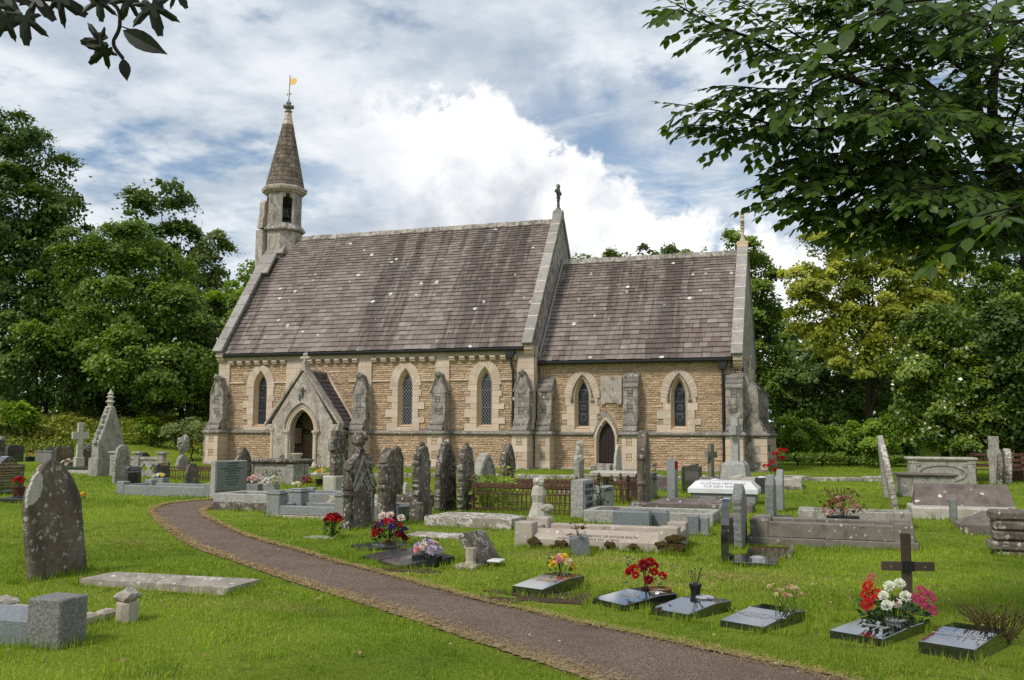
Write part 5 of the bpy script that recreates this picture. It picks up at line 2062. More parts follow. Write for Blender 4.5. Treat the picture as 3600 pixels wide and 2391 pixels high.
# brambles over the bank: uncountable
def ground_leaves(name, poly, n, h, size, mat, label, cat):
 """low leafy cover over a patch given by ground corners"""
 p = np.array(poly)
 x0, x1, y0, y1 = p[:, 0].min(), p[:, 0].max(), p[:, 1].min(), p[:, 1].max()
 pts = []
 while len(pts) < n:
  q = NG.uniform((x0, y0), (x1, y1), (n * 2, 2))
  ins = np.zeros(len(q), bool)
  for i in range(len(p)):
   a, b = p[i - 1], p[i]
   cond = ((a[1] > q[:, 1]) != (b[1] > q[:, 1])) & (q[:, 0] < (b[0] - a[0]) * (q[:, 1] - a[1]) / (b[1] - a[1] + 1e-12) + a[0])
   ins ^= cond
  pts += q[ins].tolist()
 q = np.array(pts[:n])
 lump = 0.5 + 0.5 * np.sin(q[:, 0] * 1.3 + np.sin(q[:, 1] * .9) * 2) * np.sin(q[:, 1] * 1.7 + q[:, 0] * .4)
 z = gz(q[:, 0], q[:, 1]) + h * (0.25 + 0.75 * lump) * NG.uniform(.3, 1, n)
 P = np.stack([q[:, 0], q[:, 1], z], 1)
 N_ = NG.normal(size=(n, 3)) * .55 + np.array([0, -.25, .8])
 N_ /= np.linalg.norm(N_, axis=1, keepdims=True)
 L = size * NG.uniform(.6, 1.3, n)
 me = leaf_mesh(name, P, N_, L, L * .7, NG.normal(.45, .2, n) + .3 * (lump - .5), M[mat])
 o = bpy.data.objects.new(name, me)
 COL.objects.link(o)
 tag(o, label, cat, kind='stuff')
 return o


ground_leaves('brambles', [(-13.551, -1.165, 0.408), (-11.469, 0.060, 0.398), (-9.653, 2.222, 0.696), (-7.532, 3.974, 0.830), (-3.830, 4.211, 0.248), (-6.460, 8.446, 1.975), (-10.715, 13.362, 2.200), (-19.359, 12.601, 2.184), (-24.740, 8.689, 2.180)], 24000, .55, .20, 'bramble', 'low tangle of brambles and weeds over the bank under the trees', 'brambles')
ground_leaves('nettles', [(24.686, 11.614, 0.080), (27.070, 11.879, 0.080), (29.879, 11.755, 0.080), (30.841, 11.546, 0.080), (31.631, 13.924, 0.118), (27.071, 13.994, 0.121), (24.694, 13.732, 0.111)], 5000, .75, .16, 'leaf_mid', 'nettles and weeds along the foot of the rounded bushes', 'weeds')

# --- the big tree whose boughs hang into the top right --------------------------
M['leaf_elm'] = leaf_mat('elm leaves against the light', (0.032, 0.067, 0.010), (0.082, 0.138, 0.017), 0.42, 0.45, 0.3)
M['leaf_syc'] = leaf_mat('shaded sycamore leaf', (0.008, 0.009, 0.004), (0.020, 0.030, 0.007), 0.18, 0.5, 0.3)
M['twig'] = plain_mat('dark twig bark', (0.022, 0.017, 0.013), 0.9, 0, 0.1)
rnd = random.Random(21)


def oval_leaf(w=.62, droop=.10, teeth=True):
 """an elm leaf: pointed oval with a toothed edge, folded along its rib"""
 prof = [(0, 0), (.10, .22), (.25, .42), (.42, .50), (.58, .46), (.74, .32), (.88, .13), (1.0, 0)]
 mb = MB()
 mid = [(t, 0, -droop * t * t) for t, _ in prof]
 up_ = [(t + (.02 if teeth and i % 2 else 0), s * w, .06 * s - droop * t * t) for i, (t, s) in enumerate(prof)]
 dn = [(t + (.02 if teeth and i % 2 == 0 else 0), -s * w, .06 * s - droop * t * t) for i, (t, s) in enumerate(prof)]
 vs = mid + up_ + dn
 n = len(prof)
 fs = []
 for i in range(n - 1):
  if i == 0:
   fs += [(0, 1, n + 1), (0, 2 * n + 1, 1)]
  elif i == n - 2:
   fs += [(i, i + 1, n + i), (i, 2 * n + i, i + 1)]
  else:
   fs += [(i, i + 1, n + i + 1, n + i), (i, 2 * n + i, 2 * n + i + 1, i + 1)]
 return vs, fs


def lobed_leaf(droop=.15):
 """a sycamore leaf: five toothed lobes round the stalk end"""
 n = 76
 lob = ((0, 1.0, .42), (.92, .86, .36), (-.92, .86, .36), (1.95, .58, .34), (-1.95, .58, .34))
 pts = []
 for k in range(n):
  th = -pi + 2 * pi * k / n
  r = .34
  for c0, amp, wd in lob:
   q = abs((th - c0 + pi) % (2 * pi) - pi) / wd
   r = max(r, amp * max(0.0, 1 - q ** 1.35 * .62)) if q < 1.5 else r
  r *= 1 + .045 * (1 if k % 2 else -1)
  if abs(abs(th) - pi) < .3:
   r = .10
  pts.append((.36 + .66 * r * cos(th), .66 * r * sin(th)))
 vs = [(.36, 0, .03)] + [(a * .5 + .18, b * .5, -droop * .2 * (b * b) + .03) for a, b in pts] + [(a, b, -droop * (a * a * .6 + b * b) + .025 * sin(7 * b + 3 * a)) for a, b in pts]
 fs = [(0, i + 1, (i + 1) % n + 1) for i in range(n)] + [(i + 1, n + i + 1, n + (i + 1) % n + 1, (i + 1) % n + 1) for i in range(n)]
 return vs, fs


def frame(d, nrm):
 d = d.normalized()
 n = (nrm - d * nrm.dot(d))
 if n.length < .05:
  n = Vector((0, 0, 1)) - d * d.z
 n.normalize()
 b = n.cross(d)
 return Matrix(((d.x, b.x, n.x, 0), (d.y, b.y, n.y, 0), (d.z, b.z, n.z, 0), (0, 0, 0, 1)))


def bez(pts, n):
 """smooth line through points"""
 p = [Vector(q) for q in pts]
 out = []
 for i in range(len(p) - 1):
  p0, p1, p2, p3 = p[max(i - 1, 0)], p[i], p[i + 1], p[min(i + 2, len(p) - 1)]
  for k in range(n):
   t = k / n
   out.append(.5 * ((2 * p1) + (p2 - p0) * t + (2 * p0 - 5 * p1 + 4 * p2 - p3) * t * t + (3 * p1 - p0 - 3 * p2 + p3) * t ** 3))
 out.append(p[-1])
 return out


elm_base = (29.303, -27.935, -0.144)
elm = empty('elm_tree', elm_base, 0, 'foreground tree whose dark leafy boughs fill the top right corner', 'tree')
EB = Vector(elm_base)
LEAVES = []
TW = MB()


def put_leaf(pos, d, nrm, size):
 LEAVES.append((Matrix.Translation(pos) @ frame(d, nrm) @ Matrix.Scale(size, 4), pos))


def spray(p0, d0, length, depth_n, leaf=.085, step=.042):
 """a twig with leaves set alternately left and right in one plane"""
 p = Vector(p0)
 d = Vector(d0).normalized()
 n = max(2, int(length / step))
 side = 1
 line = [p.copy()]
 for i in range(n):
  d = (d + Vector((rnd.uniform(-.10, .10), rnd.uniform(-.10, .10), rnd.uniform(-.12, .03)))).normalized()
  p = p + d * step
  line.append(p.copy())
  b = depth_n.cross(d).normalized() * side
  ld = (b * .8 + d * .65 + Vector((0, 0, -.25)) + Vector([rnd.uniform(-.2, .2) for _ in range(3)])).normalized()
  nn = (depth_n + Vector([rnd.uniform(-.45, .45) for _ in range(3)])).normalized()
  put_leaf(p + ld * .012, ld, nn, leaf * rnd.uniform(.75, 1.2) * (.8 + .3 * sin(pi * i / n)))
  side = -side
 put_leaf(p, d, depth_n, leaf)
 TW.tube(line[::2] if len(line) > 4 else line, [.004] * len(line[::2] if len(line) > 4 else line), 4, cap=False)


def bough(pts, r0, r1, twigs=True, leaf=.092, gap=.048, tl=(.30, .70), start=.10):
 line = bez(pts, 8)
 nn = len(line)
 TW.tube(line, [r0 + (r1 - r0) * i / (nn - 1) for i in range(nn)], 6)
 if not twigs:
  return line
 L_ = sum((line[i + 1] - line[i]).length for i in range(nn - 1))
 k = int(L_ / gap)
 up_n = Vector((0, -.35, .95)).normalized()
 side = 1
 for j in range(k):
  f = start + (1 - start) * (j + rnd.random()) / k
  i = min(nn - 2, int(f * (nn - 1)))
  p = line[i].lerp(line[i + 1], f * (nn - 1) - i)
  d = (line[i + 1] - line[i]).normalized()
  n_ = (up_n + Vector([rnd.uniform(-.4, .4) for _ in range(3)])).normalized()
  b = n_.cross(d).normalized() * side
  spray(p, d * .7 + b * .8 + Vector((0, 0, -.10)), rnd.uniform(*tl) * (1.05 - .5 * f), n_, leaf)
  side = -side
 spray(line[-1], line[-1] - line[-2], .30, up_n, leaf)
 return line


# trunk, then its limbs
trunk_line = [EB + Vector((0, 0, -.3)), EB + Vector((-.02, 0, .8)), Vector((28.904, -28.602, 2.840)), Vector((28.674, -28.859, 3.534)), Vector((28.553, -28.929, 3.807)), Vector((28.417, -28.905, 4.150)), Vector((28.435, -28.738, 4.615)), Vector((28.406, -28.594, 5.158)), Vector((28.352, -28.286, 6.065))]
tb = MB()
tb.tube(bez(trunk_line, 6), [.15 - .125 * i / 48 for i in range(49)], 9)
tb.tube(bez([EB + Vector((.02, 0, .9)), Vector((29.135, -28.279, 3.507)), Vector((28.889, -28.402, 3.889)), Vector((28.656, -28.398, 4.111)), Vector((28.669, -28.244, 4.691)), Vector((28.841, -28.062, 5.499))], 6), [.09 - .06 * i / 30 for i in range(31)], 7)
tv = MB()
tv.add([tuple(Vector(p) - EB) for p in tb.v], tb.f)
tv.build('trunk', M['twig'], elm)
LIMBS = [
 ([(28.553, -28.929, 3.807), (28.346, -29.233, 4.017), (27.980, -29.670, 3.995), (27.722, -29.977, 4.075), (27.244, -30.360, 4.184), (26.934, -30.578, 4.267), (26.700, -30.771, 4.351), (26.443, -30.968, 4.400), (26.195, -31.168, 4.507)], .035, .005),
 ([(27.980, -29.670, 3.995), (27.613, -29.994, 3.894), (27.234, -30.216, 3.802), (26.856, -30.446, 3.790), (26.528, -30.668, 3.844), (26.267, -30.862, 3.858)], .016, .004),
 ([(27.234, -30.216, 3.802), (26.911, -30.216, 3.790), (26.664, -30.403, 3.772), (26.393, -30.600, 3.780)], .010, .004),
 ([(28.592, -28.905, 3.705), (28.152, -29.463, 3.589), (27.760, -29.900, 3.479), (27.455, -30.208, 3.428), (27.155, -30.410, 3.391), (26.853, -30.609, 3.321)], .018, .004),
 ([(27.760, -29.900, 3.479), (27.435, -30.098, 3.334), (27.151, -30.291, 3.257), (26.907, -30.475, 3.230)], .010, .004),
 ([(28.624, -28.886, 3.625), (28.199, -29.531, 3.384), (27.850, -29.846, 3.263), (27.488, -30.166, 3.146), (27.147, -30.382, 3.114)], .014, .004),
 ([(28.199, -29.531, 3.384), (27.837, -29.943, 3.140), (27.547, -30.136, 3.050), (27.327, -30.310, 2.994)], .010, .004),
 ([(28.657, -28.865, 3.534), (28.326, -29.474, 3.247), (28.068, -29.756, 3.098), (27.823, -30.037, 2.987)], .012, .004),
 ([(27.244, -30.360, 4.184), (27.020, -30.525, 4.045), (26.811, -30.695, 3.990), (26.616, -30.761, 4.005)], .010, .004),
 ([(27.722, -29.977, 4.075), (27.363, -30.093, 4.042), (27.109, -30.281, 4.021), (26.831, -30.477, 4.000)], .010, .004),
 ([(27.456, -30.178, 4.139), (27.181, -30.296, 4.383), (26.876, -30.520, 4.534), (26.633, -30.615, 4.662)], .012, .004),
 ([(28.417, -28.905, 4.150), (28.029, -29.374, 4.350), (27.649, -29.734, 4.550), (27.288, -29.978, 4.712), (26.968, -30.204, 4.835)], .022, .004),
 ([(28.029, -29.374, 4.350), (27.694, -29.904, 4.300), (27.437, -30.113, 4.459), (27.190, -30.329, 4.711)], .014, .004),
 ([(28.439, -28.736, 4.615), (28.062, -29.195, 4.754), (27.738, -29.529, 4.882), (27.461, -29.842, 4.965)], .018, .004),
 ([(28.421, -28.665, 4.884), (28.116, -29.103, 5.055), (27.856, -29.415, 5.180)], .015, .004),
 ([(28.439, -28.736, 4.615), (28.599, -29.114, 4.680), (28.768, -29.283, 4.809)], .015, .004),
 ([(28.583, -28.627, 4.048), (28.689, -29.029, 4.175), (28.822, -29.212, 4.318)], .015, .004),
 ([(28.346, -29.233, 4.017), (28.079, -29.615, 3.793), (27.807, -29.803, 3.710), (27.479, -30.013, 3.660), (27.192, -30.209, 3.612), (26.974, -30.381, 3.548)], .014, .004),
 ([(28.079, -29.615, 3.793), (27.754, -30.017, 3.566), (27.467, -30.215, 3.528), (27.095, -30.436, 3.455)], .010, .004),
 ([(28.553, -28.929, 3.807), (28.593, -29.411, 3.489), (28.643, -29.579, 3.235)], .012, .004),
 ([(28.417, -28.905, 4.150), (28.295, -28.556, 4.458), (27.986, -28.471, 4.686), (27.622, -28.406, 4.921), (27.163, -28.377, 5.205)], .015, .004),
 ([(28.429, -28.809, 4.277), (28.631, -28.257, 4.690), (28.496, -28.031, 5.131), (28.201, -28.055, 5.420)], .015, .004),
 ([(28.578, -28.818, 3.837), (28.482, -28.332, 3.945), (28.223, -28.123, 4.152), (27.815, -28.066, 4.335), (27.427, -28.000, 4.482)], .014, .004),
 ([(28.439, -28.736, 4.615), (28.250, -29.027, 4.760), (27.893, -29.563, 4.698), (27.511, -30.005, 4.670)], .012, .004),
 ([(28.802, -28.075, 5.499), (28.468, -28.788, 5.184), (28.141, -29.208, 5.120)], .012, .004),
 ([(28.674, -28.859, 3.534), (28.476, -29.325, 3.307), (28.241, -29.591, 3.088), (28.032, -29.753, 2.965)], .010, .004),
 ([(28.432, -28.820, 4.390), (28.486, -29.543, 4.378), (28.540, -29.953, 4.415), (28.654, -30.138, 4.521)], .014, .004),
 ([(28.656, -28.398, 4.111), (28.611, -29.245, 3.965), (28.601, -29.679, 4.034), (28.629, -29.906, 4.254)], .014, .004),
 ([(28.644, -28.776, 3.652), (28.609, -29.523, 3.597), (28.643, -29.835, 3.639)], .012, .004),
 ([(28.419, -28.751, 4.691), (28.464, -29.377, 4.737), (28.483, -29.707, 4.912)], .012, .004),
 ([(28.406, -28.594, 5.158), (28.034, -29.543, 4.945), (27.670, -30.079, 4.860), (27.346, -30.392, 4.796)], .014, .004),
 ([(28.379, -29.017, 4.084), (28.062, -30.052, 3.862), (27.776, -30.561, 3.769), (27.473, -30.865, 3.683)], .012, .004),
 ([(28.657, -28.865, 3.534), (28.295, -29.915, 3.313), (27.995, -30.431, 3.237), (27.665, -30.641, 3.178)], .012, .004),
]
for pts, r0, r1 in LIMBS:
 bough(pts, r0, r1)
# nearer twigs with larger looking leaves
for pts in ([(28.071, -33.586, 3.250), (27.811, -33.766, 3.135), (27.603, -33.883, 3.086), (27.430, -33.989, 3.045), (27.347, -34.014, 3.013)], [(28.135, -33.268, 2.471), (27.977, -33.421, 2.418), (27.841, -33.566, 2.358), (27.761, -33.588, 2.316)], [(28.095, -33.463, 3.163), (27.940, -33.611, 3.083), (27.828, -33.647, 3.066)], [(28.073, -33.591, 3.300), (27.786, -33.681, 3.249), (27.565, -33.851, 3.165)]):
 bough(pts, .008, .003, True, .10, .16, (.12, .25), .2)
# connect the near twigs to the tree
TW.tube(bez([Vector((28.071, -33.586, 3.250)), Vector((28.942, -31.922, 4.271)), Vector((29.007, -28.983, 6.688)), Vector((28.352, -28.286, 6.065))], 6), .012, 5)
TW.tube(bez([Vector((28.135, -33.268, 2.471)), Vector((29.084, -31.205, 2.975)), EB + Vector((0, 0, 1.4))], 6), .012, 5)
tv = MB()
tv.add([tuple(Vector(p) - EB) for p in TW.v], TW.f)
tv.build('branches', M['twig'], elm)
ov, of = oval_leaf()
shared = []
for k in range(6):
 vs, fs = oval_leaf(rnd.uniform(.52, .70), rnd.uniform(.02, .22))
 mb = MB()
 mb.add(vs, fs, rnd.uniform(.15, 1.0))
 shared.append(mb.mesh('leaf', M['leaf_elm']))
LEAVES.sort(key=lambda q: (q[1] - CAM).length)
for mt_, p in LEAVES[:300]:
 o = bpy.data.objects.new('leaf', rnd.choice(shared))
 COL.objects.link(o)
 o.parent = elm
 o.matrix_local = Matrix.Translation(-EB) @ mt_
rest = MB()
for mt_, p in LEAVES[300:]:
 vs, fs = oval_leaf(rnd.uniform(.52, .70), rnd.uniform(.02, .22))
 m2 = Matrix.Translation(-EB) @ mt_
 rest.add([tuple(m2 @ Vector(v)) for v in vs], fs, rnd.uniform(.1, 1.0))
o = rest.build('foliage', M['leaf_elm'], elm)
o['kind'] = 'stuff'
print('elm leaves', len(LEAVES))

# --- sycamore twigs hanging into the top left corner
syc_base = (22.353, -34.064, -0.160)
syc = empty('sycamore_tree', syc_base, 0, 'near tree outside the frame, its few dark lobed leaves hang into the top left corner', 'tree')
SB = Vector(syc_base)
mb = MB()
mb.tube([tuple(Vector(p) - SB) for p in bez([SB + Vector((0, 0, -.3)), SB + Vector((0, 0, 1.5)), Vector((22.438, -34.462, 3.794)), Vector((22.562, -34.513, 4.646))], 6)], .13, 9)
mb.build('trunk', M['twig'], syc)
mb = MB()
for pts, r in (([(22.446, -34.450, 3.709), (23.179, -34.624, 3.652), (23.886, -34.676, 3.372), (24.234, -34.653, 3.255), (24.440, -34.630, 3.180), (24.460, -34.613, 3.094), (24.435, -34.614, 3.024), (24.470, -34.596, 2.964)], .008), ([(24.234, -34.653, 3.255), (24.488, -34.621, 3.250), (24.636, -34.620, 3.210), (24.701, -34.597, 3.193)], .005), ([(23.886, -34.676, 3.372), (23.932, -34.750, 3.218), (24.038, -34.758, 3.126)], .005), ([(24.460, -34.613, 3.094), (24.516, -34.593, 3.073), (24.581, -34.567, 3.034)], .003)):
 mb.tube([tuple(Vector(p) - SB) for p in bez(pts, 6)], r, 5)
mb.build('branches', M['twig'], syc)
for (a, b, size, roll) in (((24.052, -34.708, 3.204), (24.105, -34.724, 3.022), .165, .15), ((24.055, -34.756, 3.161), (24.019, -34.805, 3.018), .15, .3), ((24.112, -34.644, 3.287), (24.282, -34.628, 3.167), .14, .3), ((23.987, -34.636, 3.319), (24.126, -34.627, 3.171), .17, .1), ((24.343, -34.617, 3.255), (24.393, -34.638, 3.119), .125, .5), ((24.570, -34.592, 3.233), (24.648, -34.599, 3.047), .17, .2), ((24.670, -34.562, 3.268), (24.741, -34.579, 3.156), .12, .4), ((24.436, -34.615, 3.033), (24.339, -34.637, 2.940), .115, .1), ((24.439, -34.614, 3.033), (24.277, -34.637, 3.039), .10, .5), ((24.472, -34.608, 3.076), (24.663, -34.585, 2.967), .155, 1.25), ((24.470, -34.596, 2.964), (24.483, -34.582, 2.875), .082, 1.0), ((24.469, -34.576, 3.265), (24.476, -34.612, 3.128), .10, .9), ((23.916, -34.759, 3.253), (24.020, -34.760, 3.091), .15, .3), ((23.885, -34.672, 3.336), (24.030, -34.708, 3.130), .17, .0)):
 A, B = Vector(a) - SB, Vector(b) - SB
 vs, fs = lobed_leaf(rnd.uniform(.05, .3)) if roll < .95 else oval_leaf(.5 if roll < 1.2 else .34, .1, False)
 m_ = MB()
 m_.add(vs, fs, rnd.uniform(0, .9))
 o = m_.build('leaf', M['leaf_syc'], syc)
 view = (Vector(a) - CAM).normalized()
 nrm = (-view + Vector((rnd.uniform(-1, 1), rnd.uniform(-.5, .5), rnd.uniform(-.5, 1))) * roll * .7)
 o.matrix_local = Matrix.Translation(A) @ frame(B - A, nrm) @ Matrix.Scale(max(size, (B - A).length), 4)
# ================================================================== CHURCHYARD
M['old_dark'] = stone_mat('dark lichened headstone', (0.105, 0.085, 0.064), (0.180, 0.155, 0.122), (0.040, 0.032, 0.025), 0.50, (0.50, 0.47, 0.41), 0.52, 1.5, 0.018, streak=.35, grain=.2)
M['old_brown'] = stone_mat('brown weathered headstone', (0.120, 0.092, 0.066), (0.165, 0.135, 0.104), (0.055, 0.042, 0.031), 0.45, (0.44, 0.41, 0.36), 0.42, 1.5, 0.014, streak=.4, grain=.2)
M['old_grey'] = stone_mat('grey mottled stone', (0.27, 0.25, 0.215), (0.36, 0.34, 0.295), (0.105, 0.095, 0.08), 0.42, (0.64, 0.62, 0.56), 0.34, 2.0, 0.010, streak=.5, grain=.18)
M['ledger_pale'] = stone_mat('pale crusted ledger', (0.27, 0.235, 0.195), (0.34, 0.30, 0.25), (0.10, 0.078, 0.055), .4, (0.60, 0.57, 0.52), .46, 1.6, .012, moss=.22)
M['old_pale'] = stone_mat('pale weathered stone', (0.47, 0.44, 0.375), (0.38, 0.35, 0.30), (0.17, 0.15, 0.125), 0.34, (0.70, 0.68, 0.62), 0.28, 2.0, 0.010, streak=.5, moss=.1)
M['white_lichen'] = stone_mat('stone white with lichen', (0.33, 0.285, 0.24), (0.26, 0.22, 0.18), (0.12, 0.09, 0.07), 0.3, (0.70, 0.67, 0.62), 0.66, 1.5, 0.012, moss=.2)
M['mossy'] = stone_mat('mossy sandstone', (0.36, 0.30, 0.23), (0.44, 0.385, 0.31), (0.12, 0.095, 0.07), 0.36, (0.64, 0.60, 0.53), 0.22, 1.4, 0.010, moss=.30)
M['sand'] = stone_mat('pinkish sandstone kerb', (0.36, 0.305, 0.25), (0.44, 0.38, 0.315), (0.15, 0.12, 0.095), 0.30, (0.66, 0.62, 0.55), 0.12, 1.4, 0.008)
M['kerb_brown'] = stone_mat('brown grey kerb', (0.165, 0.148, 0.120), (0.215, 0.195, 0.165), (0.085, 0.072, 0.058), 0.38, (0.50, 0.47, 0.42), 0.16, 1.8, 0.008)
M['kerb_dark'] = stone_mat('dark hipped tombstone', (0.125, 0.100, 0.088), (0.180, 0.150, 0.135), (0.062, 0.050, 0.044), 0.4, (0.66, 0.63, 0.58), 0.22, 1.6, 0.008, lich_scale=.5)
M['granite'] = speck_mat('grey granite', (0.29, 0.295, 0.29), (0.20, 0.205, 0.205), 70, .55, .4, .5, .003)
M['granite_pale'] = speck_mat('pale rough granite', (0.41, 0.40, 0.37), (0.27, 0.262, 0.245), 55, .75, .3, .45, .006)
M['granite_blue'] = speck_mat('blue grey polished granite', (0.16, 0.175, 0.19), (0.22, 0.238, 0.255), 120, .22, .5, .4)
M['granite_rough'] = speck_mat('rough dark granite', (0.16, 0.158, 0.15), (0.235, 0.23, 0.22), 60, .8, .3, .5, .01)
M['black'] = speck_mat('black polished granite', (0.010, 0.010, 0.012), (0.035, 0.035, 0.038), 150, .06, 1.0, .3)
M['black_matt'] = speck_mat('dark honed granite', (0.030, 0.029, 0.032), (0.06, 0.058, 0.06), 120, .22, .8, .4)
for k_ in ('black', 'black_matt'):
 p_ = M[k_].node_tree.nodes['Principled BSDF']
 p_.inputs['Coat Weight'].default_value = 1.0 if k_ == 'black' else .4
 p_.inputs['Coat Roughness'].default_value = .04
 p_.inputs['Coat IOR'].default_value = 1.7
M['slate_face'] = stone_mat('grey green slate', (0.165, 0.18, 0.165), (0.205, 0.215, 0.195), (0.11, 0.115, 0.105), .25, lich_amt=0.0, bump=.002, rough=.5, grain=.07)
M['marble'] = stone_mat('white marble', (0.72, 0.72, 0.72), (0.62, 0.62, 0.62), (0.40, 0.39, 0.37), .18, lich_amt=0.0, bump=.002, rough=.4, grain=.05)
M['rust'] = stone_mat('rusty iron', (0.085, 0.045, 0.028), (0.13, 0.075, 0.045), (0.035, 0.024, 0.02), .4, lich_amt=0, bump=.003, rough=.9)
M['wood'] = plain_mat('brown stained wood', (0.105, 0.072, 0.052), .7, 0, .25, .35, .004, 10)
M['wood_red'] = plain_mat('red brown bench wood', (0.10, 0.042, 0.034), .6, 0, .3, .25, .003, 10)
M['gilt'] = plain_mat('gilt lettering', (0.55, 0.40, 0.22), .5)
M['letter_dark'] = plain_mat('dark lettering', (0.03, 0.032, 0.03), .7)
M['letter_worn'] = plain_mat('worn lettering', (0.19, 0.155, 0.12), .8)
M['letter_pale'] = plain_mat('pale lettering', (0.45, 0.45, 0.46), .6)
M['plastic'] = plain_mat('black plastic pot', (0.010, 0.011, 0.013), .35, 0, .5)
M['terra'] = plain_mat('dark red glazed pot', (0.075, 0.018, 0.015), .35, 0, .5)
M['basket'] = plain_mat('wicker basket', (0.24, 0.135, 0.055), .8, 0, .2, .45, .01, 30)
M['steel'] = plain_mat('pierced metal vase lid', (0.62, 0.60, 0.57), .28, .9)
M['soil'] = plain_mat('bare soil and bark chips', (0.105, 0.068, 0.048), .95, 0, .1, .55, .03, 25)
M['moss'] = plain_mat('brown moss', (0.085, 0.062, 0.022), .95, 0, .1, .6, .03, 25)
for n_, c_ in dict(red=(.50, .008, .014), crimson=(.26, .010, .020), pink=(.78, .33, .36), pale=(.80, .66, .68), white=(.82, .82, .78), purple=(.10, .04, .30), lilac=(.62, .50, .72), yellow=(.82, .58, .05), orange=(.78, .28, .05), magenta=(.48, .05, .14), cream=(.72, .60, .36), dry=(.26, .12, .06), drypink=(.55, .32, .27), rosy=(.42, .13, .10)).items():
 M['fl_' + n_] = leaf_mat('petals ' + n_, tuple(v * .8 for v in c_), c_, .25, .6, .2)
M['leaf_pot'] = leaf_mat('flower leaves', (0.020, 0.050, 0.012), (0.060, 0.120, 0.025), .25, .45, .4)
M['leaf_dry'] = leaf_mat('withered stems', (0.055, 0.036, 0.018), (0.135, 0.092, 0.042), .15, .8, .1)
rnd = random.Random(5)


def rough_outline(poly, step=.04, amp=.007):
 """resample an outline and wear its edge"""
 out = []
 n = len(poly)
 for i in range(n):
  a, b = Vector(poly[i]), Vector(poly[(i + 1) % n])
  k = max(1, int((b - a).length / step))
  for j in range(k):
   p = a.lerp(b, j / k)
   if p.y > .02:
    p = p + Vector((rnd.uniform(-1, 1), rnd.uniform(-1, 1))) * amp
   out.append((p.x, p.y))
 return out


def outline(kind, W, H):
 w = W / 2
 if kind == 'gothic':
  s = H - W * .80
  return [(-w, 0), (w, 0)] + arch(W, s, W * .80, 9)
 if kind == 'lowgothic':
  s = H - W * .58
  return [(-w, 0), (w, 0)] + arch(W, s, W * .58, 9)
 if kind == 'taper':
  s = H - W * .75
  return [(-w, 0), (w, 0)] + [(a * (.92), b) for a, b in arch(W, s, W * .75, 9)]
 if kind == 'round':
  return [(-w, 0), (w, 0)] + [(w * cos(pi * k / 14), H - w + w * sin(pi * k / 14)) for k in range(15)]
 if kind == 'seg':
  return [(-w, 0), (w, 0)] + [(w * cos(pi * k / 12), H - .14 * W + .14 * W * sin(pi * k / 12)) for k in range(13)]
 if kind == 'ogee':
  pts = [(w, H - .22 * W), (.30 * W, H - .20 * W), (.18 * W, H - .10 * W), (.06 * W, H - .02 * W), (0, H)]
  return [(-w, 0), (w, 0)] + pts + [(-a, b) for a, b in pts[:-1]][::-1]
 if kind == 'shoulder':
  s = H - .55 * W
  pts = [(w, s), (w * .86, s + .02), (w * .86, s + .10 * W)]
  pts += [(w * .86 * cos(pi / 2 * k / 6), s + .10 * W + .45 * W * sin(pi / 2 * k / 6)) for k in range(1, 7)]
  return [(-w, 0), (w, 0)] + pts + [(-a, b) for a, b in pts[:-1]][::-1]
 if kind == 'peak':
  return [(-w, 0), (w, 0), (w, H - .22 * W), (0, H), (-w, H - .22 * W)]
 return [(-w, 0), (w, 0), (w, H), (-w, H)]


G_OLD = 'old headstones in rows before the church'


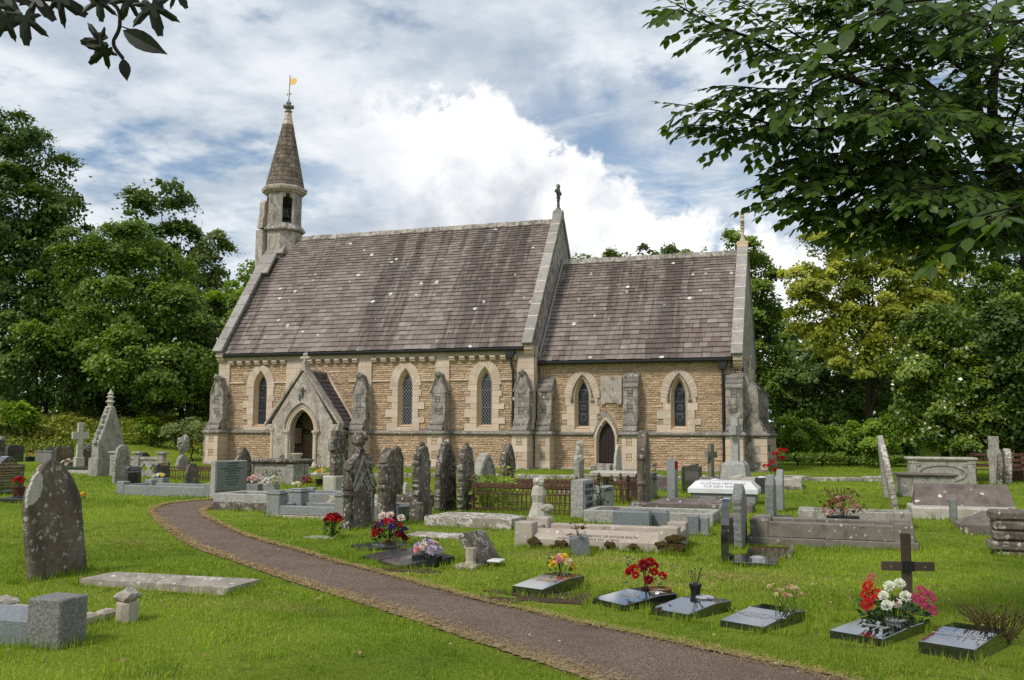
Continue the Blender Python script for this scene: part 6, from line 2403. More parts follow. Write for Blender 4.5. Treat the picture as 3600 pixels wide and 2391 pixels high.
def headstone(label, loc, W, T, H, kind='gothic', mat='old_dark', rz=0., lean=(0, 0), rough=.008, group=G_OLD, panel=None, name='headstone', cat='headstone', bev=.018, sink=.15, finial=None, shafts=False, base=None):
 o = empty(name, loc, 0, label, cat, group, rot=(radians(lean[0]), radians(lean[1]), radians(rz)))
 pl = [(a, b - (sink if b < .001 else 0)) for a, b in outline(kind, W, H)]
 if rough:
  pl = rough_outline(pl, .045, rough)
 mb = MB()
 mb.prism(pl, -T / 2, T / 2, 'yz', bev)
 mb.build('tablet', M[mat], o)
 if panel == 'recess':                      # raised border following the outline of the face
  q = outline(kind, W * .86, H * .95)
  qi = outline(kind, W * .70, H * .88)
  mb = MB()
  loft(mb, [[(T / 2 - .004, a, max(b, .12)) for a, b in q], [(T / 2 + .022, a, max(b, .12)) for a, b in q], [(T / 2 + .022, a, max(b, .18)) for a, b in qi], [(T / 2 - .004, a, max(b, .18)) for a, b in qi]])
  mb.build('border_mould', M[mat], o)
 if panel == 'cross':
  mb = MB()
  for k in range(3):
   a = radians(90 + 120 * k)
   c = (T / 2, .13 * W / .6 * cos(a), H - W * .55 + .13 * W / .6 * sin(a))
   mb.lathe([(.11 * W / .6, -.01), (.11 * W / .6, .02), (.075 * W / .6, .022), (.07 * W / .6, -.004)], (0, 0, 0), 12, 0, Matrix.Translation(c) @ Matrix.Rotation(pi / 2, 4, 'Y'))
  mb.build('trefoil', M[mat], o)
  q = outline(kind, W * .80, H * .93)
  qi = outline(kind, W * .66, H * .86)
  mb = MB()
  loft(mb, [[(T / 2 - .004, a, max(b, .2)) for a, b in q], [(T / 2 + .02, a, max(b, .2)) for a, b in q], [(T / 2 + .02, a, max(b, .25)) for a, b in qi], [(T / 2 - .004, a, max(b, .25)) for a, b in qi]])
  mb.build('border_mould', M[mat], o)
 if finial == 'knob':
  mb = MB()
  mb.blob((0, 0, H + .02), .10, 2, .35, int(H * 100), (1, 1, 1.1))
  mb.build('finial', M[mat], o)
 if finial == 'flame':
  mb = MB()
  mb.lathe([(.05, -.06), (.05, .02), (.10, .06), (.07, .10), (.13, .17), (.13, .26), (.08, .33), (.03, .36)], (0, 0, H), 8)
  mb.blob((0, .05, H + .22), .10, 2, .4, 3)
  mb.build('finial', M[mat], o)
 if finial == 'crest':
  mb = MB()
  for k in range(5):
   yy = (k - 2) * W * .18
   mb.blob((0, yy, H - abs(k - 2) * W * .16 + .0), .065, 1, .4, k)
  mb.build('crest', M[mat], o)
 if shafts:
  for s in ((-1, 1) if shafts is True else (-1,)):
   mb = MB()
   yy = s * (W / 2 + .02)
   mb.lathe([(.09, -.15), (.09, .10), (.07, .14), (.06, H * .42), (.10, H * .46), (.09, H * .50), (.06, H * .53)], (T * .2, yy, 0), 9)
   mb.lathe([(.11, 0), (.11, .06), (.02, .28)], (T * .2, yy, H * .53), 6)
   mb.build('corner_shaft', M[mat], o)
 if base:
  mb = MB()
  bw, bt, bh = base
  mb.bbox(-T / 2 - bt, T / 2 + bt, -W / 2 - bw, W / 2 + bw, -.12, bh, .015)
  mb.build('base', M[mat], o)
 return o


def kerb(label, sw, lx, ly, h, t, mat, group=None, posts=None, cap=None, rz=0., fill=None, name='grave_kerb', rails='wsen', cham=.0, plinth=None, pmat=None):
 """a grave surround: four rails (west south east north), optional corner posts and plinth"""
 o = empty(name, sw, radians(rz), label, 'grave kerb', group)
 pm = M[pmat or mat]
 if plinth:
  e, ph, plm = plinth
  for (a, b, c, d) in ((-e, lx + e, -e, t + e), (-e, lx + e, ly - t - e, ly + e), (-e, t + e, t + e, ly - t - e), (lx - t - e, lx + e, t + e, ly - t - e)):
   mb = MB()
   mb.bbox(a, b, c, d, -.15, ph, .01)
   mb.build('plinth', M[plm], o)
  z0 = ph
 else:
  z0 = -.12

 def rail(x0, x1, y0, y1, side):
  mb = MB()
  if cham and side in 's':
   mb.prism([(y0, z0), (y1, z0), (y1, h), (y0 + cham, h), (y0, h - cham)], x0, x1, 'yz', .006)
  else:
   mb.bbox(x0, x1, y0, y1, z0, h, .012)
  mb.build('kerb_rail', M[mat], o)
 p = posts[0] if posts else 0
 g = .002 if posts else -.0
 if 's' in rails:
  rail(p + g, lx - p - g, 0, t, 's')
 if 'n' in rails:
  rail(p + g, lx - p - g, ly - t, ly, 'n')
 q = p if posts else t
 if 'w' in rails:
  rail(0, t, q + .002, ly - q - .002, 'w')
 if 'e' in rails:
  rail(lx - t, lx, q + .002, ly - q - .002, 'e')
 if posts:
  for (a, b, s1, s2) in ((0, 0, 's', 'w'), (lx - p, 0, 's', 'e'), (0, ly - p, 'n', 'w'), (lx - p, ly - p, 'n', 'e')):
   mb = MB()
   mb.bbox(a - .01, a + p + .01, b - .01, b + p + .01, -.12, posts[1], .014)
   if cap == 'dome':
    mb.blob((a + p / 2, b + p / 2, posts[1] + .02), p * .62, 2, .22, int(a * 10 + b * 7), (1, 1, .55))
   if cap == 'cap':
    mb.bbox(a - .025, a + p + .025, b - .025, b + p + .025, posts[1] + .001, posts[1] + .05, .01)
    mb.bbox(a + .01, a + p - .01, b + .01, b + p - .01, posts[1] + .051, posts[1] + .075, .01)
   mb.build('corner_post', pm, o)
 if fill:
  MB().box(t + .002, lx - t - .002, t + .002, ly - t - .002, -.1, fill[1]).build('infill', M[fill[0]], o)
 return o


def chest(label, se, lx, ly, h, mat, lid='old_grey', group=None, over=.10, lidh=.12, pil=True, oval=False, rz=0., name='chest_tomb', cat='chest tomb', steps=0):
 o = empty(name, se, radians(rz), label, cat, group)
 mb = MB()
 mb.bbox(-lx, 0, 0, ly, -.12, h - lidh, .012)
 mb.build('chest', M[mat], o)
 mb = MB()
 lo = lambda e, z: [(-lx - e, -e, z), (e, -e, z), (e, ly + e, z), (-lx - e, ly + e, z)]
 loft(mb, [lo(over * .35, h - lidh + .002), lo(over * .6, h - lidh * .75), lo(over, h - lidh * .55), lo(over, h - lidh * .15), lo(over - .035, h)])
 mb.add(lo(over - .035, h), [(0, 1, 2, 3)])
 mb.add(lo(over * .35, h - lidh + .002), [(3, 2, 1, 0)])
 mb.build('lid', M[lid], o)
 if pil:
  for (a, b) in ((-lx, 0), (-.20, 0), (-.02, ly - .22), (-.02, .02)):
   mb = MB()
   if b == 0:
    mb.bbox(a - .005, a + .21, -.03, .02, -.1, h - lidh - .02, .008)
    mb.bbox(a - .015, a + .22, -.045, .02, -.1, .12, .008)
    mb.bbox(a - .015, a + .22, -.045, .02, h - lidh - .10, h - lidh - .01, .008)
   else:
    mb.bbox(-.02, .03, b, b + .2, -.1, h - lidh - .02, .008)
   mb.build('pilaster', M[mat], o)
 if oval:
  mb = MB()
  cx_, cz_ = -lx / 2, (h - lidh) * .48
  r1 = [(cx_ + lx * .37 * cos(a * pi / 14), -.005, cz_ + (h - lidh) * .36 * sin(a * pi / 14)) for a in range(28)]
  r2 = [(cx_ + lx * .37 * cos(a * pi / 14), -.035, cz_ + (h - lidh) * .36 * sin(a * pi / 14)) for a in range(28)]
  r3 = [(cx_ + lx * .345 * cos(a * pi / 14), -.035, cz_ + (h - lidh) * .32 * sin(a * pi / 14)) for a in range(28)]
  r4 = [(cx_ + lx * .345 * cos(a * pi / 14), -.005, cz_ + (h - lidh) * .32 * sin(a * pi / 14)) for a in range(28)]
  loft(mb, [r1, r2, r3, r4])
  mb.build('oval_panel', M[mat], o)
  for s in (-1, 1):
   mb = MB()
   mb.lathe([(.075, -.01), (.075, .02), (.04, .035), (.03, .02)], (0, 0, 0), 10, 0, Matrix.Translation((cx_ + s * lx * .36, -.0, cz_ + (h - lidh) * .36)) @ Matrix.Rotation(pi / 2, 4, 'X'))
   mb.build('rosette', M[mat], o)
 return o


def ledger(label, sw, lx, ly, h, mat, group=None, hip=0., rz=0., rough=0.0, name='ledger_stone', cat='ledger', tilt=(0, 0), taper=0., ends=None):
 """a flat or hipped body stone; sw is its near left corner"""
 o = empty(name, sw, 0, label, cat, group, rot=(radians(tilt[0]), radians(tilt[1]), radians(rz)))
 base = [(0, taper * ly), (lx, 0), (lx, ly), (0, ly - taper * ly)]
 mb = MB()
 if hip:
  lowr = [(a, b, -.1) for a, b in base]
  mid = [(a, b, h - hip) for a, b in base]
  k = min(ly * .42, .4) if ends is None else ends
  top = [(k, ly * .46, h), (lx - k, ly * .46, h), (lx - k, ly * .54, h), (k, ly * .54, h)]
  loft(mb, [lowr, mid, top])
  mb.add(top, [(0, 1, 2, 3)])
 else:
  pl = rough_outline([(a, b + 1) for a, b in base], .10, rough) if rough else [(a, b + 1) for a, b in base]
  mb.prism([(a, b - 1) for a, b in pl], -.1, h, 'xy', .02)
 mb.build('slab', M[mat], o)
 return o


# blooms --------------------------------------------------------------------
_bl = {}


def bloom_mesh(kind, col):
 key = (kind, col)
 if key in _bl:
  return _bl[key]
 rn = random.Random(len(_bl) + 3)
 mb = MB()
 if kind == 'daisy':
  for ring, (n, r0, r1, z0, z1) in enumerate(((11, .12, 1.0, .1, .12), (10, .12, .72, .2, .32))):
   for k in range(n):
    a = 2 * pi * (k + .5 * ring) / n
    w = pi / n * .85
    mb.add([(r0 * cos(a), r0 * sin(a), z0), (r1 * .7 * cos(a - w), r1 * .7 * sin(a - w), z1), (r1 * cos(a), r1 * sin(a), z1 - .1), (r1 * .7 * cos(a + w), r1 * .7 * sin(a + w), z1)], [(0, 1, 2, 3)], rn.uniform(.1, 1))
 else:                                           # ruffled carnation or rose head
  for ring, (n, r0, r1, z0, z1) in enumerate(((9, .25, 1.0, .0, .25), (8, .2, .85, .15, .55), (7, .12, .62, .3, .78), (5, .05, .36, .4, .92))):
   for k in range(n):
    a = 2 * pi * (k + .37 * ring) / n
    w = pi / n * 1.15
    j = lambda: rn.uniform(-.09, .09)
    mb.add([(r0 * cos(a), r0 * sin(a), z0), (r1 * .8 * cos(a - w) + j(), r1 * .8 * sin(a - w) + j(), z1 + j()), (r1 * cos(a) + j(), r1 * sin(a) + j(), z1 + j()), (r1 * .8 * cos(a + w) + j(), r1 * .8 * sin(a + w) + j(), z1 + j())], [(0, 1, 2, 3)], rn.uniform(0, 1))
 _bl[key] = mb.mesh('bloom', M['fl_' + col])
 return _bl[key]


def blooms(o, items):
 """items: (x,y,z,size,colour,kind); each head is a part"""
 for (x, y, z, s, col, kind) in items:
  b = bpy.data.objects.new('bloom', bloom_mesh(kind, col))
  COL.objects.link(b)
  b.parent = o
  d = Vector((x * 2.2, y * 2.2 - .45, .55)).normalized()
  b.matrix_local = Matrix.Translation((x, y, z)) @ d.to_track_quat('Z', 'Y').to_matrix().to_4x4() @ Matrix.Rotation(rnd.uniform(0, 6), 4, 'Z') @ Matrix.Scale(s, 4)


def sprig(o, n, r, h, mat='leaf_pot', leaf=.05, name='leaves', z0=0.0, stems=True):
 mb = MB()
 for _ in range(n):
  a, q = rnd.uniform(0, 2 * pi), r * sqrt(rnd.random())
  p = Vector((q * cos(a), q * sin(a), z0 + h * rnd.uniform(.15, .95)))
  d = Vector((cos(a) * .8, sin(a) * .8, rnd.uniform(-.3, .8))).normalized()
  m_ = frame(d, Vector((rnd.uniform(-1, 1), rnd.uniform(-1, .3), 1)))
  L_ = leaf * rnd.uniform(.6, 1.3)
  mb.add([tuple(p + m_.to_3x3() @ Vector(v) * L_) for v in ((0, 0, 0), (.45, .32, .06), (1, 0, -.08), (.45, -.32, .06))], [(0, 1, 2, 3)], rnd.random())
 if stems:
  for _ in range(max(3, n // 8)):
   a, q = rnd.uniform(0, 2 * pi), r * .8 * rnd.random()
   mb.tube([(q * .2 * cos(a), q * .2 * sin(a), z0), (q * .6 * cos(a), q * .6 * sin(a), z0 + h * .5), (q * cos(a), q * sin(a), z0 + h)], .004, 4, .5, False)
 lo = mb.build(name, M[mat], o)
 lo['kind'] = 'stuff'
 return lo


def scatter_blooms(n, r, z0, z1, size, cols, kind='carnation'):
 out = []
 for k in range(n):
  a, q = 2 * pi * (k * .382 + rnd.uniform(-.05, .05)), r * sqrt((k + .5) / n)
  out.append((q * cos(a), q * sin(a), z1 - (z1 - z0) * (q / r) ** 2 * rnd.uniform(.6, 1.1), size * rnd.uniform(.8, 1.2), cols[k % len(cols)], kind))
 return out


def flowers(label, loc, n, r, z0, z1, size, cols, kind='carnation', pot=None, leaves=50, leafmat='leaf_pot', name='flowers', cat='flowers', group=None, lr=None):
 o = empty(name, loc, 0, label, cat, group)
 if pot:
  pk, pm, pr, phh = pot
  mb = MB()
  if pk == 'box':
   mb.bbox(-pr, pr, -pr * .6, pr * .6, 0, phh, .012)
  else:
   mb.lathe([(pr * .72, 0), (pr * .95, phh * .9), (pr * 1.06, phh * .92), (pr * 1.06, phh), (pr * .9, phh), (pr * .85, phh * .9)], (0, 0, 0), 14)
  mb.build('pot', M[pm], o)
 sprig(o, leaves, lr or r * 1.05, z1 * .92, leafmat, .055 if r < .2 else .075, z0=(pot[3] * .8 if pot else 0))
 if pot:
  pass
 blooms(o, scatter_blooms(n, r, z0, z1, size, cols, kind))
 return o


# ---------------------------------------------------------------- far left group
o = headstone('black polished headstone with gold lettering at the left edge, red flowers before it', (7.539, -19.093, -0.080), 1.000, 0.249, 0.952, kind='ogee', mat='black', rough=0, group='modern dark headstones at the left', bev=.006, sink=.02, base=(.12, .16, .10))
_w, _t, _h = ((7.539, -19.093, -0.080), 1.000, 0.249, 0.952)[1:]
text_part('In Loving Memory Of', .062, o, (_t / 2 + .003, 0, _h * .80), (pi / 2, 0, pi / 2), M['gilt'])
text_part('ALFRED EDWIN MARCH', .082, o, (_t / 2 + .003, 0, _h * .70), (pi / 2, 0, pi / 2), M['gilt'])
text_part('DEARLY LOVED HUSBAND OF LILY\nDEVOTED FATHER AND GRANDFATHER\nDIED 8TH JUNE 1965 AGED 81\nAT REST IN GOD\'S GARDEN\nALSO HIS DEAR WIFE', .045, o, (_t / 2 + .003, 0, _h * .62), (pi / 2, 0, pi / 2), M['gilt'], line=1.35)
text_part('LILY ANN MARCH', .075, o, (_t / 2 + .003, 0, _h * .335), (pi / 2, 0, pi / 2), M['gilt'])
text_part('A LOVING MOTHER\nDIED 6TH DEC. 1973 AGED 84', .045, o, (_t / 2 + .003, 0, _h * .265), (pi / 2, 0, pi / 2), M['gilt'], line=1.3)
text_part('+', .12, o, (_t / 2 + .003, 0, _h * .88), (pi / 2, 0, pi / 2), M['gilt'])
kerb('low black kerb in front of the gold lettered headstone', (9.442, -21.085, -0.091), 1.3, .9, .10, .10, 'black', 'modern dark headstones at the left')
flowers('red geraniums in a dark red pot before the gold lettered headstone', (9.290, -20.319, -0.086), 7, .13, .40, .48, .07, ['red'], pot=('round', 'terra', .15, .30), leaves=40)
headstone('lichened round topped stone cut off by the left edge, behind the gold lettered one', (-11.874, -1.359, 0.088), 0.721, 0.497, 1.059, kind='round', mat='old_dark')
headstone('pale stone cross head on a shaft peeping in at the left edge', (-12.112, -0.897, 0.218), 0.250, 0.336, 1.056, kind='flat', mat='old_grey', rough=.004)
G_BLK = 'modern dark headstones at the left'
headstone('brown grey round shouldered headstone behind the gold lettered one', (-9.954, -2.107, 0.051), 0.970, 0.159, 0.818, kind='seg', mat='black_matt', rough=0, group=G_BLK, bev=.006)
headstone('dark bluish headstone low behind the pale box tomb', (-10.440, 0.494, 0.278), 0.564, 0.111, 0.456, kind='flat', mat='slate_face', rough=0, group=G_BLK, bev=.006)
chest('pale topped low box tomb behind the big leaning headstone', (-8.030, -1.768, 0.057), 1.001, 0.375, 0.540, 'granite_rough', 'granite', None, .04, .06, pil=False)
flowers('dried orange flowers in a black trough near the pale box tomb', (-9.803, -1.273, 0.061), 6, .16, .26, .40, .07, ['orange', 'dry', 'cream'], pot=('box', 'plastic', .22, .24), leaves=22, leafmat='leaf_dry')
o = headstone('dark headstone with curved top and faint gilt lettering, left of the white cross', (-3.433, -5.770, 0.023), 1.000, 0.137, 0.895, kind='seg', mat='black_matt', rough=0, group=G_BLK, bev=.006)
text_part('IN LOVING\nMEMORY OF\nA DEAR HUSBAND\nAND FATHER', .085, o, (.09, 0, .80), (pi / 2, 0, pi / 2), M['gilt'], line=1.1)
flowers('white dried flowers in a dark holder below the dark curved headstone', (-2.287, -6.733, 0.019), 12, .28, .12, .34, .07, ['white', 'pale', 'drypink'], pot=('box', 'black', .3, .14), leaves=30)
# white cross on a pedestal
o = empty('stone_cross', (-0.449, -8.100, 0.008), radians(62), 'plain white stone cross on a slim pedestal', 'stone cross')
mb = MB()
mb.prism([(-.115, .52), (.115, .52), (.10, 1.22), (.30, 1.22), (.30, 1.50), (.10, 1.50), (.11, 1.86), (-.11, 1.86), (-.10, 1.50), (-.30, 1.50), (-.30, 1.22), (-.10, 1.22)], -.08, .08, 'xz', .012)
mb.build('cross', M['old_pale'], o)
MB().bbox(-.17, .17, -.14, .14, -.1, .518, .02).build('pedestal', M['old_pale'], o)
o = headstone('dark headstone with wavy top right of the white cross, red flowers at its foot', (-1.869, -6.030, 0.021), 1.000, 0.111, 1.003, kind='ogee', mat='black_matt', rough=0, group=G_BLK, bev=.006)
text_part('CHERISHED MEMORIES\nOF A DEAR WIFE\nAND MOTHER\nCALLED TO REST', .075, o, (.09, 0, .98), (pi / 2, 0, pi / 2), M['letter_pale'], line=1.15)
flowers('red roses beside a small dark vase block by the wavy topped headstone', (-0.042, -7.515, 0.013), 4, .10, .40, .52, .08, ['red', 'crimson'], pot=('box', 'black', .22, .34), leaves=14)
kerb('black kerb on pale concrete footing under the white cross', (0.664, -9.938, -0.006), 1.687, 1.1, .24, .14, 'black', None, plinth=(.06, .12, 'old_pale'))
# crocketed gable monument with its pierced enclosure
o = empty('gabled_monument', (3.159, -10.626, -0.011), 0, 'tall gabled grey monument with crocketed edges and a ringed finial', 'monument')
mb = MB()
mb.prism([(-.62, -.1), (.62, -.1), (.62, 1.15), (.10, 2.35), (-.10, 2.35), (-.62, 1.15)], -.16, .16, 'yz', .02)
mb.build('gable', M['old_grey'], o)
for s in (-1, 1):
 for k in range(7):
  f = k / 6.5
  mb = MB()
  mb.blob((0, s * (.66 - .53 * f), 1.15 + 1.2 * f), .085, 1, .35, k)
  mb.build('crocket', M['old_grey'], o)
mb = MB()
mb.lathe([(.10, 2.3), (.16, 2.36), (.16, 2.40), (.08, 2.44), (.10, 2.54), (.17, 2.58), (.09, 2.64), (.09, 2.70), (.15, 2.74), (.07, 2.80), (.11, 2.86), (.04, 2.95), (.01, 3.02)], (0, 0, 0), 10)
mb.build('finial', M['old_pale'], o)
mb = MB()
mb.bbox(-.20, .22, -.70, .70, -.1, .62, .02)
mb.build('base', M['old_grey'], o)
o = empty('pierced_balustrade', (3.798, -11.011, -0.014), 0, 'low pierced stone balustrade with quatrefoil panels beside the gabled monument', 'balustrade')
L1_ = 1.983
for k in range(3):
 x_ = L1_ * k / 2
 mb = MB()
 mb.bbox(x_ - .11, x_ + .11, -.11, .11, -.1, .78, .02)
 mb.bbox(x_ - .16, x_ + .16, -.16, .16, .78, .86, .02)
 mb.build('post', M['old_grey'], o)
for k in range(2):
 a, b = L1_ * k / 2 + .12, L1_ * (k + 1) / 2 - .12
 mb = MB()
 mb.bbox(a, b, -.08, .08, .58, .68, .015)
 mb.build('top_rail', M['old_grey'], o)
 holes = []
 n = max(2, int((b - a) / .42))
 for q in range(n):
  c = a + (b - a) * (q + .5) / n
  holes.append([(c + (.125 + .035 * cos(4 * t_ * pi / 10)) * cos(t_ * pi / 10), .29 + (.125 + .035 * cos(4 * t_ * pi / 10)) * sin(t_ * pi / 10)) for t_ in range(20)])
 slab_with_holes('pierced_panel', [(a, -.05), (b, -.05), (b, .575), (a, .575)], holes, .09, M['old_grey'], o, d0=-.045)
headstone('round arched lichened headstone with carved trefoil, in front of the gabled monument', (6.963, -14.293, -0.042), 0.662, 0.111, 1.166, kind='shoulder', mat='old_grey', panel='cross', rough=.008)
o = headstone('small black tablet set on a grey granite kerb, left end of the kerb', (8.042, -15.046, -0.047), 0.559, 0.107, 0.572, kind='seg', mat='black_matt', rough=0, group=G_BLK, bev=.006)
text_part('TREASURED\nMEMORIES OF\nA DEAR MOTHER', .07, o, (.07, 0, .52), (pi / 2, 0, pi / 2), M['letter_pale'])
kerb('long grey granite kerb with square posts near the bend of the path', (10.163, -18.131, -0.069), 2.821, 1.25, .24, .14, 'granite', None, posts=(.22, .33))
o = headstone('black tablet with a stone flower box before it, middle of the granite kerb', (8.655, -14.586, -0.044), 0.550, 0.106, 0.641, kind='seg', mat='black_matt', rough=0, group=G_BLK, bev=.006)
text_part('IN MEMORY OF\nA LOVING FATHER\nAT PEACE', .08, o, (.09, 0, .72), (pi / 2, 0, pi / 2), M['gilt'])
flowers('yellow and white daisies in a grey stone box on the granite kerb', (9.186, -15.320, -0.047), 16, .17, .30, .38, .05, ['white', 'yellow', 'white', 'cream'], 'daisy', pot=('box', 'granite', .22, .26), leaves=30)
headstone('small pointed grey stone at the right end of the granite kerb', (9.836, -14.736, -0.045), 0.624, 0.070, 0.676, kind='shoulder', mat='old_dark', rough=.006)
headstone('little dark headstone far off on the grass bank', (-5.102, 1.196, 0.077), 0.661, 0.104, 0.464, kind='peak', mat='black_matt', rough=0, group=G_BLK, bev=.006)
o = headstone('broken monument with a carved lump on top, left of the church corner', (3.190, -6.595, 0.017), 0.682, 0.141, 0.629, kind='lowgothic', mat='old_grey', rough=.02)
mb = MB()
mb.blob((0, .0, .95), .26, 2, .4, 4, (.7, 1, 1))
mb.blob((0, .10, 1.22), .17, 2, .35, 6)
mb.blob((0, -.12, 1.12), .15, 2, .35, 8)
mb.build('carving', M['old_grey'], o)


def railing(label, p0, lx, ly, h, n, mat='rust', finials=True, sides='s', rz=0.0, toprail='rust', group=None, bars2=6):
 """low cast iron grave railing; every bar is a part"""
 o = empty('iron_railing', p0, radians(rz), label, 'railing', group)
 runs = []
 if 's' in sides:
  runs.append(((0, 0), (lx, 0), n))
 if 'n' in sides:
  runs.append(((0, ly), (lx, ly), n))
 if 'e' in sides:
  runs.append(((lx, 0), (lx, ly), bars2))
 if 'w' in sides:
  runs.append(((0, 0), (0, ly), bars2))
 bar = MB()
 bar.tube([(0, 0, -.1), (0, 0, h * .62)], .014, 5)
 bar.tube([(0, 0, h * .60), (-.05, 0, h * .72), (-.045, 0, h * .80)], .009, 4)
 bar.tube([(0, 0, h * .60), (.05, 0, h * .72), (.045, 0, h * .80)], .009, 4)
 if finials:
  bar.blob((0, 0, h * .88), .045, 1, .2, 3, (1, .5, 1.3))
  bar.blob((.055, 0, h * .84), .03, 1, .2, 4, (1, .5, 1.2))
  bar.blob((-.055, 0, h * .84), .03, 1, .2, 5, (1, .5, 1.2))
 bme = bar.mesh('bar', M[mat])
 for (a, b, k) in runs:
  A, B = Vector((*a, 0)), Vector((*b, 0))
  d = (B - A)
  ang_ = atan2(d.y, d.x)
  for i in range(k):
   p = A + d * ((i + .5) / k)
   q = bpy.data.objects.new('bar', bme)
   COL.objects.link(q)
   q.parent = o
   q.location = p
   q.rotation_euler = (0, 0, ang_)
  for zz in ((h * .60, .016), (h * .80, .020), (h * .14, .012)):
   mb = MB()
   mb.tube([A + Vector((0, 0, zz[0])), B + Vector((0, 0, zz[0]))], zz[1], 5)
   mb.build('rail', M[toprail], o)
  for p in (A, B):
   mb = MB()
   mb.lathe([(.035, -.1), (.03, h * .95), (.06, h), (.03, h * 1.04), (.045, h * 1.10), (.0, h * 1.22)], tuple(p), 7)
   mb.build('corner_post', M[mat], o)
 return o


railing('brown iron railing beyond the granite kerb at the left', (6.933, -12.104, -0.022), 1.688, 1.0, .50, 16, sides='sn', finials=False)
flowers('small yellow flowers half hidden behind the big pointed headstone', (11.020, -20.210, -0.085), 6, .09, .10, .18, .045, ['yellow', 'orange'], leaves=16)

# ---------------------------------------------------------------- the big pieces at the near left
o = headstone('large brown pointed headstone at the left with a pale broken patch on its shoulder', (18.838, -28.922, -0.155), 0.787, 0.096, 1.349, kind='gothic', mat='old_brown', rough=.006, rz=-2, lean=(6.0, -4.0))
bw, bt_, bh = ((18.838, -28.922, -0.155), 0.787, 0.096, 1.349)[1:]
mb = MB()
pt = [(-bw * .50, bh * .63), (-bw * .36, bh * .655), (-bw * .26, bh * .70), (-bw * .20, bh * .78), (-bw * .18, bh * .86), (-bw * .24, bh * .90), (-bw * .34, bh * .86), (-bw * .44, bh * .765), (-bw * .495, bh * .68)]
mb.prism(rough_outline(pt, .03, .008), bt_ / 2 - .03, bt_ / 2 + .006, 'yz', .004)
mb.build('pale_scar', M['old_pale'], o)
for k in range(9):
 text_part(('SACRED', 'TO THE MEMORY OF', 'ANN', 'WIFE OF THOMAS', 'WHO DIED', 'AGED 67 YEARS', 'ALSO OF THE ABOVE', 'THOMAS', 'WHO DIED')[k], .05, o, (bt_ / 2 - .001, 0, bh * (.76 - .06 * k)), (pi / 2, 0, pi / 2), M['old_brown'], extrude=.0015)
ledger('fallen pale lichened coffin slab beside the big pointed headstone', (19.512, -29.390, -0.155), 1.840, .62, .12, 'ledger_pale', None, .05, 3, taper=.12)
BK = [(20.787, -30.838, -0.160), (21.251, -30.626, -0.160), (20.015, -30.738, -0.160), (21.004, -30.505, -0.160), (21.018, -30.953, -0.160)]
o = empty('broken_kerb', BK[0], 0, 'broken old kerb with three lumpy capped posts at the near left', 'grave kerb')
BK = [Vector(p) - Vector(BK[0]) for p in BK]
for p, s_, hh in ((BK[0], .085, .10), (BK[1], .10, .17), (BK[2], .09, .06)):
 mb = MB()
 mb.lathe([(s_ * .98, -.1), (s_ * .95, hh - .03), (s_ * .80, hh - .01)], tuple(p), 9)
 mb.build('post', M['mossy'], o)
 mb = MB()
 mb.blob((p.x, p.y, hh + .03), s_ * 1.12, 2, .22, int(p.x * 10), (1, 1, .55))
 mb.build('cap', M['ledger_pale'], o)
for A, B in ((BK[4], BK[3]), (BK[2], BK[0])):
 for k in range(2):
  a_, b_ = A.lerp(B, k / 2 + .04), A.lerp(B, (k + 1) / 2 - .04)
  mb = MB()
  m_ = Matrix.Translation((a_ + b_) / 2) @ Matrix.Rotation(atan2(b_.y - a_.y, b_.x - a_.x), 4, 'Z')
  mb.bbox(-(b_ - a_).length / 2, (b_ - a_).length / 2, -.06, .06, -.1, rnd.uniform(.04, .09), .025, 0, m_)
  mb.build('kerb_rail', M['mossy'], o)
o = empty('grave_kerb', (21.268, -31.737, -0.160), radians(2), 'blue grey granite kerb with a rough square post, cut by the left edge', 'grave kerb')
MB().bbox(-.01, .30, -.0, .30, -.12, .36, .012).build('corner_post', M['granite_rough'], o)
mb = MB()
mb.prism([(.03, -.1), (.24, -.1), (.24, .24), (.14, .27), (.03, .17)], -1.6, -.013, 'yz', .006)
mb.build('kerb_rail', M['granite_blue'], o)

# ---------------------------------------------------------------- centre left
o = headstone('grey green slate headstone with dark lettering and granite edge, where the path bends', (13.490, -18.168, -0.073), 1.000, 0.156, 0.898, kind='flat', mat='granite_pale', rough=0, group=None, bev=.012, rz=-12)
sw_, st_, sh_ = ((13.490, -18.168, -0.073), 1.000, 0.156, 0.898)[1:]
MB().bbox(st_ / 2 + .001, st_ / 2 + .03, -sw_ / 2 + .02, sw_ / 2 - .02, .20, sh_ - .015, .006).build('slate_face', M['slate_face'], o)
for k, (s_, z_, ln) in enumerate(((.055, .92, 'In Loving Memory of'), (.06, .85, 'ALAN JEFFREY'), (.052, .78, 'BELOVED SON OF PATRICIA & MORGAN'), (.048, .715, 'WHO DIED MARCH 16 1954'), (.045, .655, 'AGED 16 YEARS'), (.043, .57, 'ALSO A DEVOTED MOTHER'), (.043, .505, 'WHO FELL ASLEEP MAY 1981'), (.043, .42, 'AND OF A LOVING FATHER'), (.043, .355, 'REUNITED IN PEACE'))):
 text_part(ln, s_ * .78, o, (st_ / 2 + .032, 0, sh_ * z_), (pi / 2, 0, pi / 2), M['letter_dark'])
kerb('rough granite kerb in front of the slate headstone, on a dark brick footing', (15.165, -21.069, -0.091), 1.534, 1.1, .34, .16, 'granite_pale', None, plinth=(.02, .16, 'old_dark'))
o = headstone('dark round arched stone with a hollow carved niche behind the slate headstone', (10.771, -13.637, -0.037), 0.741, 0.148, 1.113, kind='gothic', mat='old_dark', rough=.012, panel='recess')
chest('large greenish chest tomb before the porch', (12.014, -12.856, -0.028), 1.598, 0.844, 0.739, 'old_grey', 'old_dark', None, .12, .13)
o = empty('stone_urn', (0, 0, 0), 0, 'small fluted stone urn standing behind the chest tomb before the porch', 'urn')
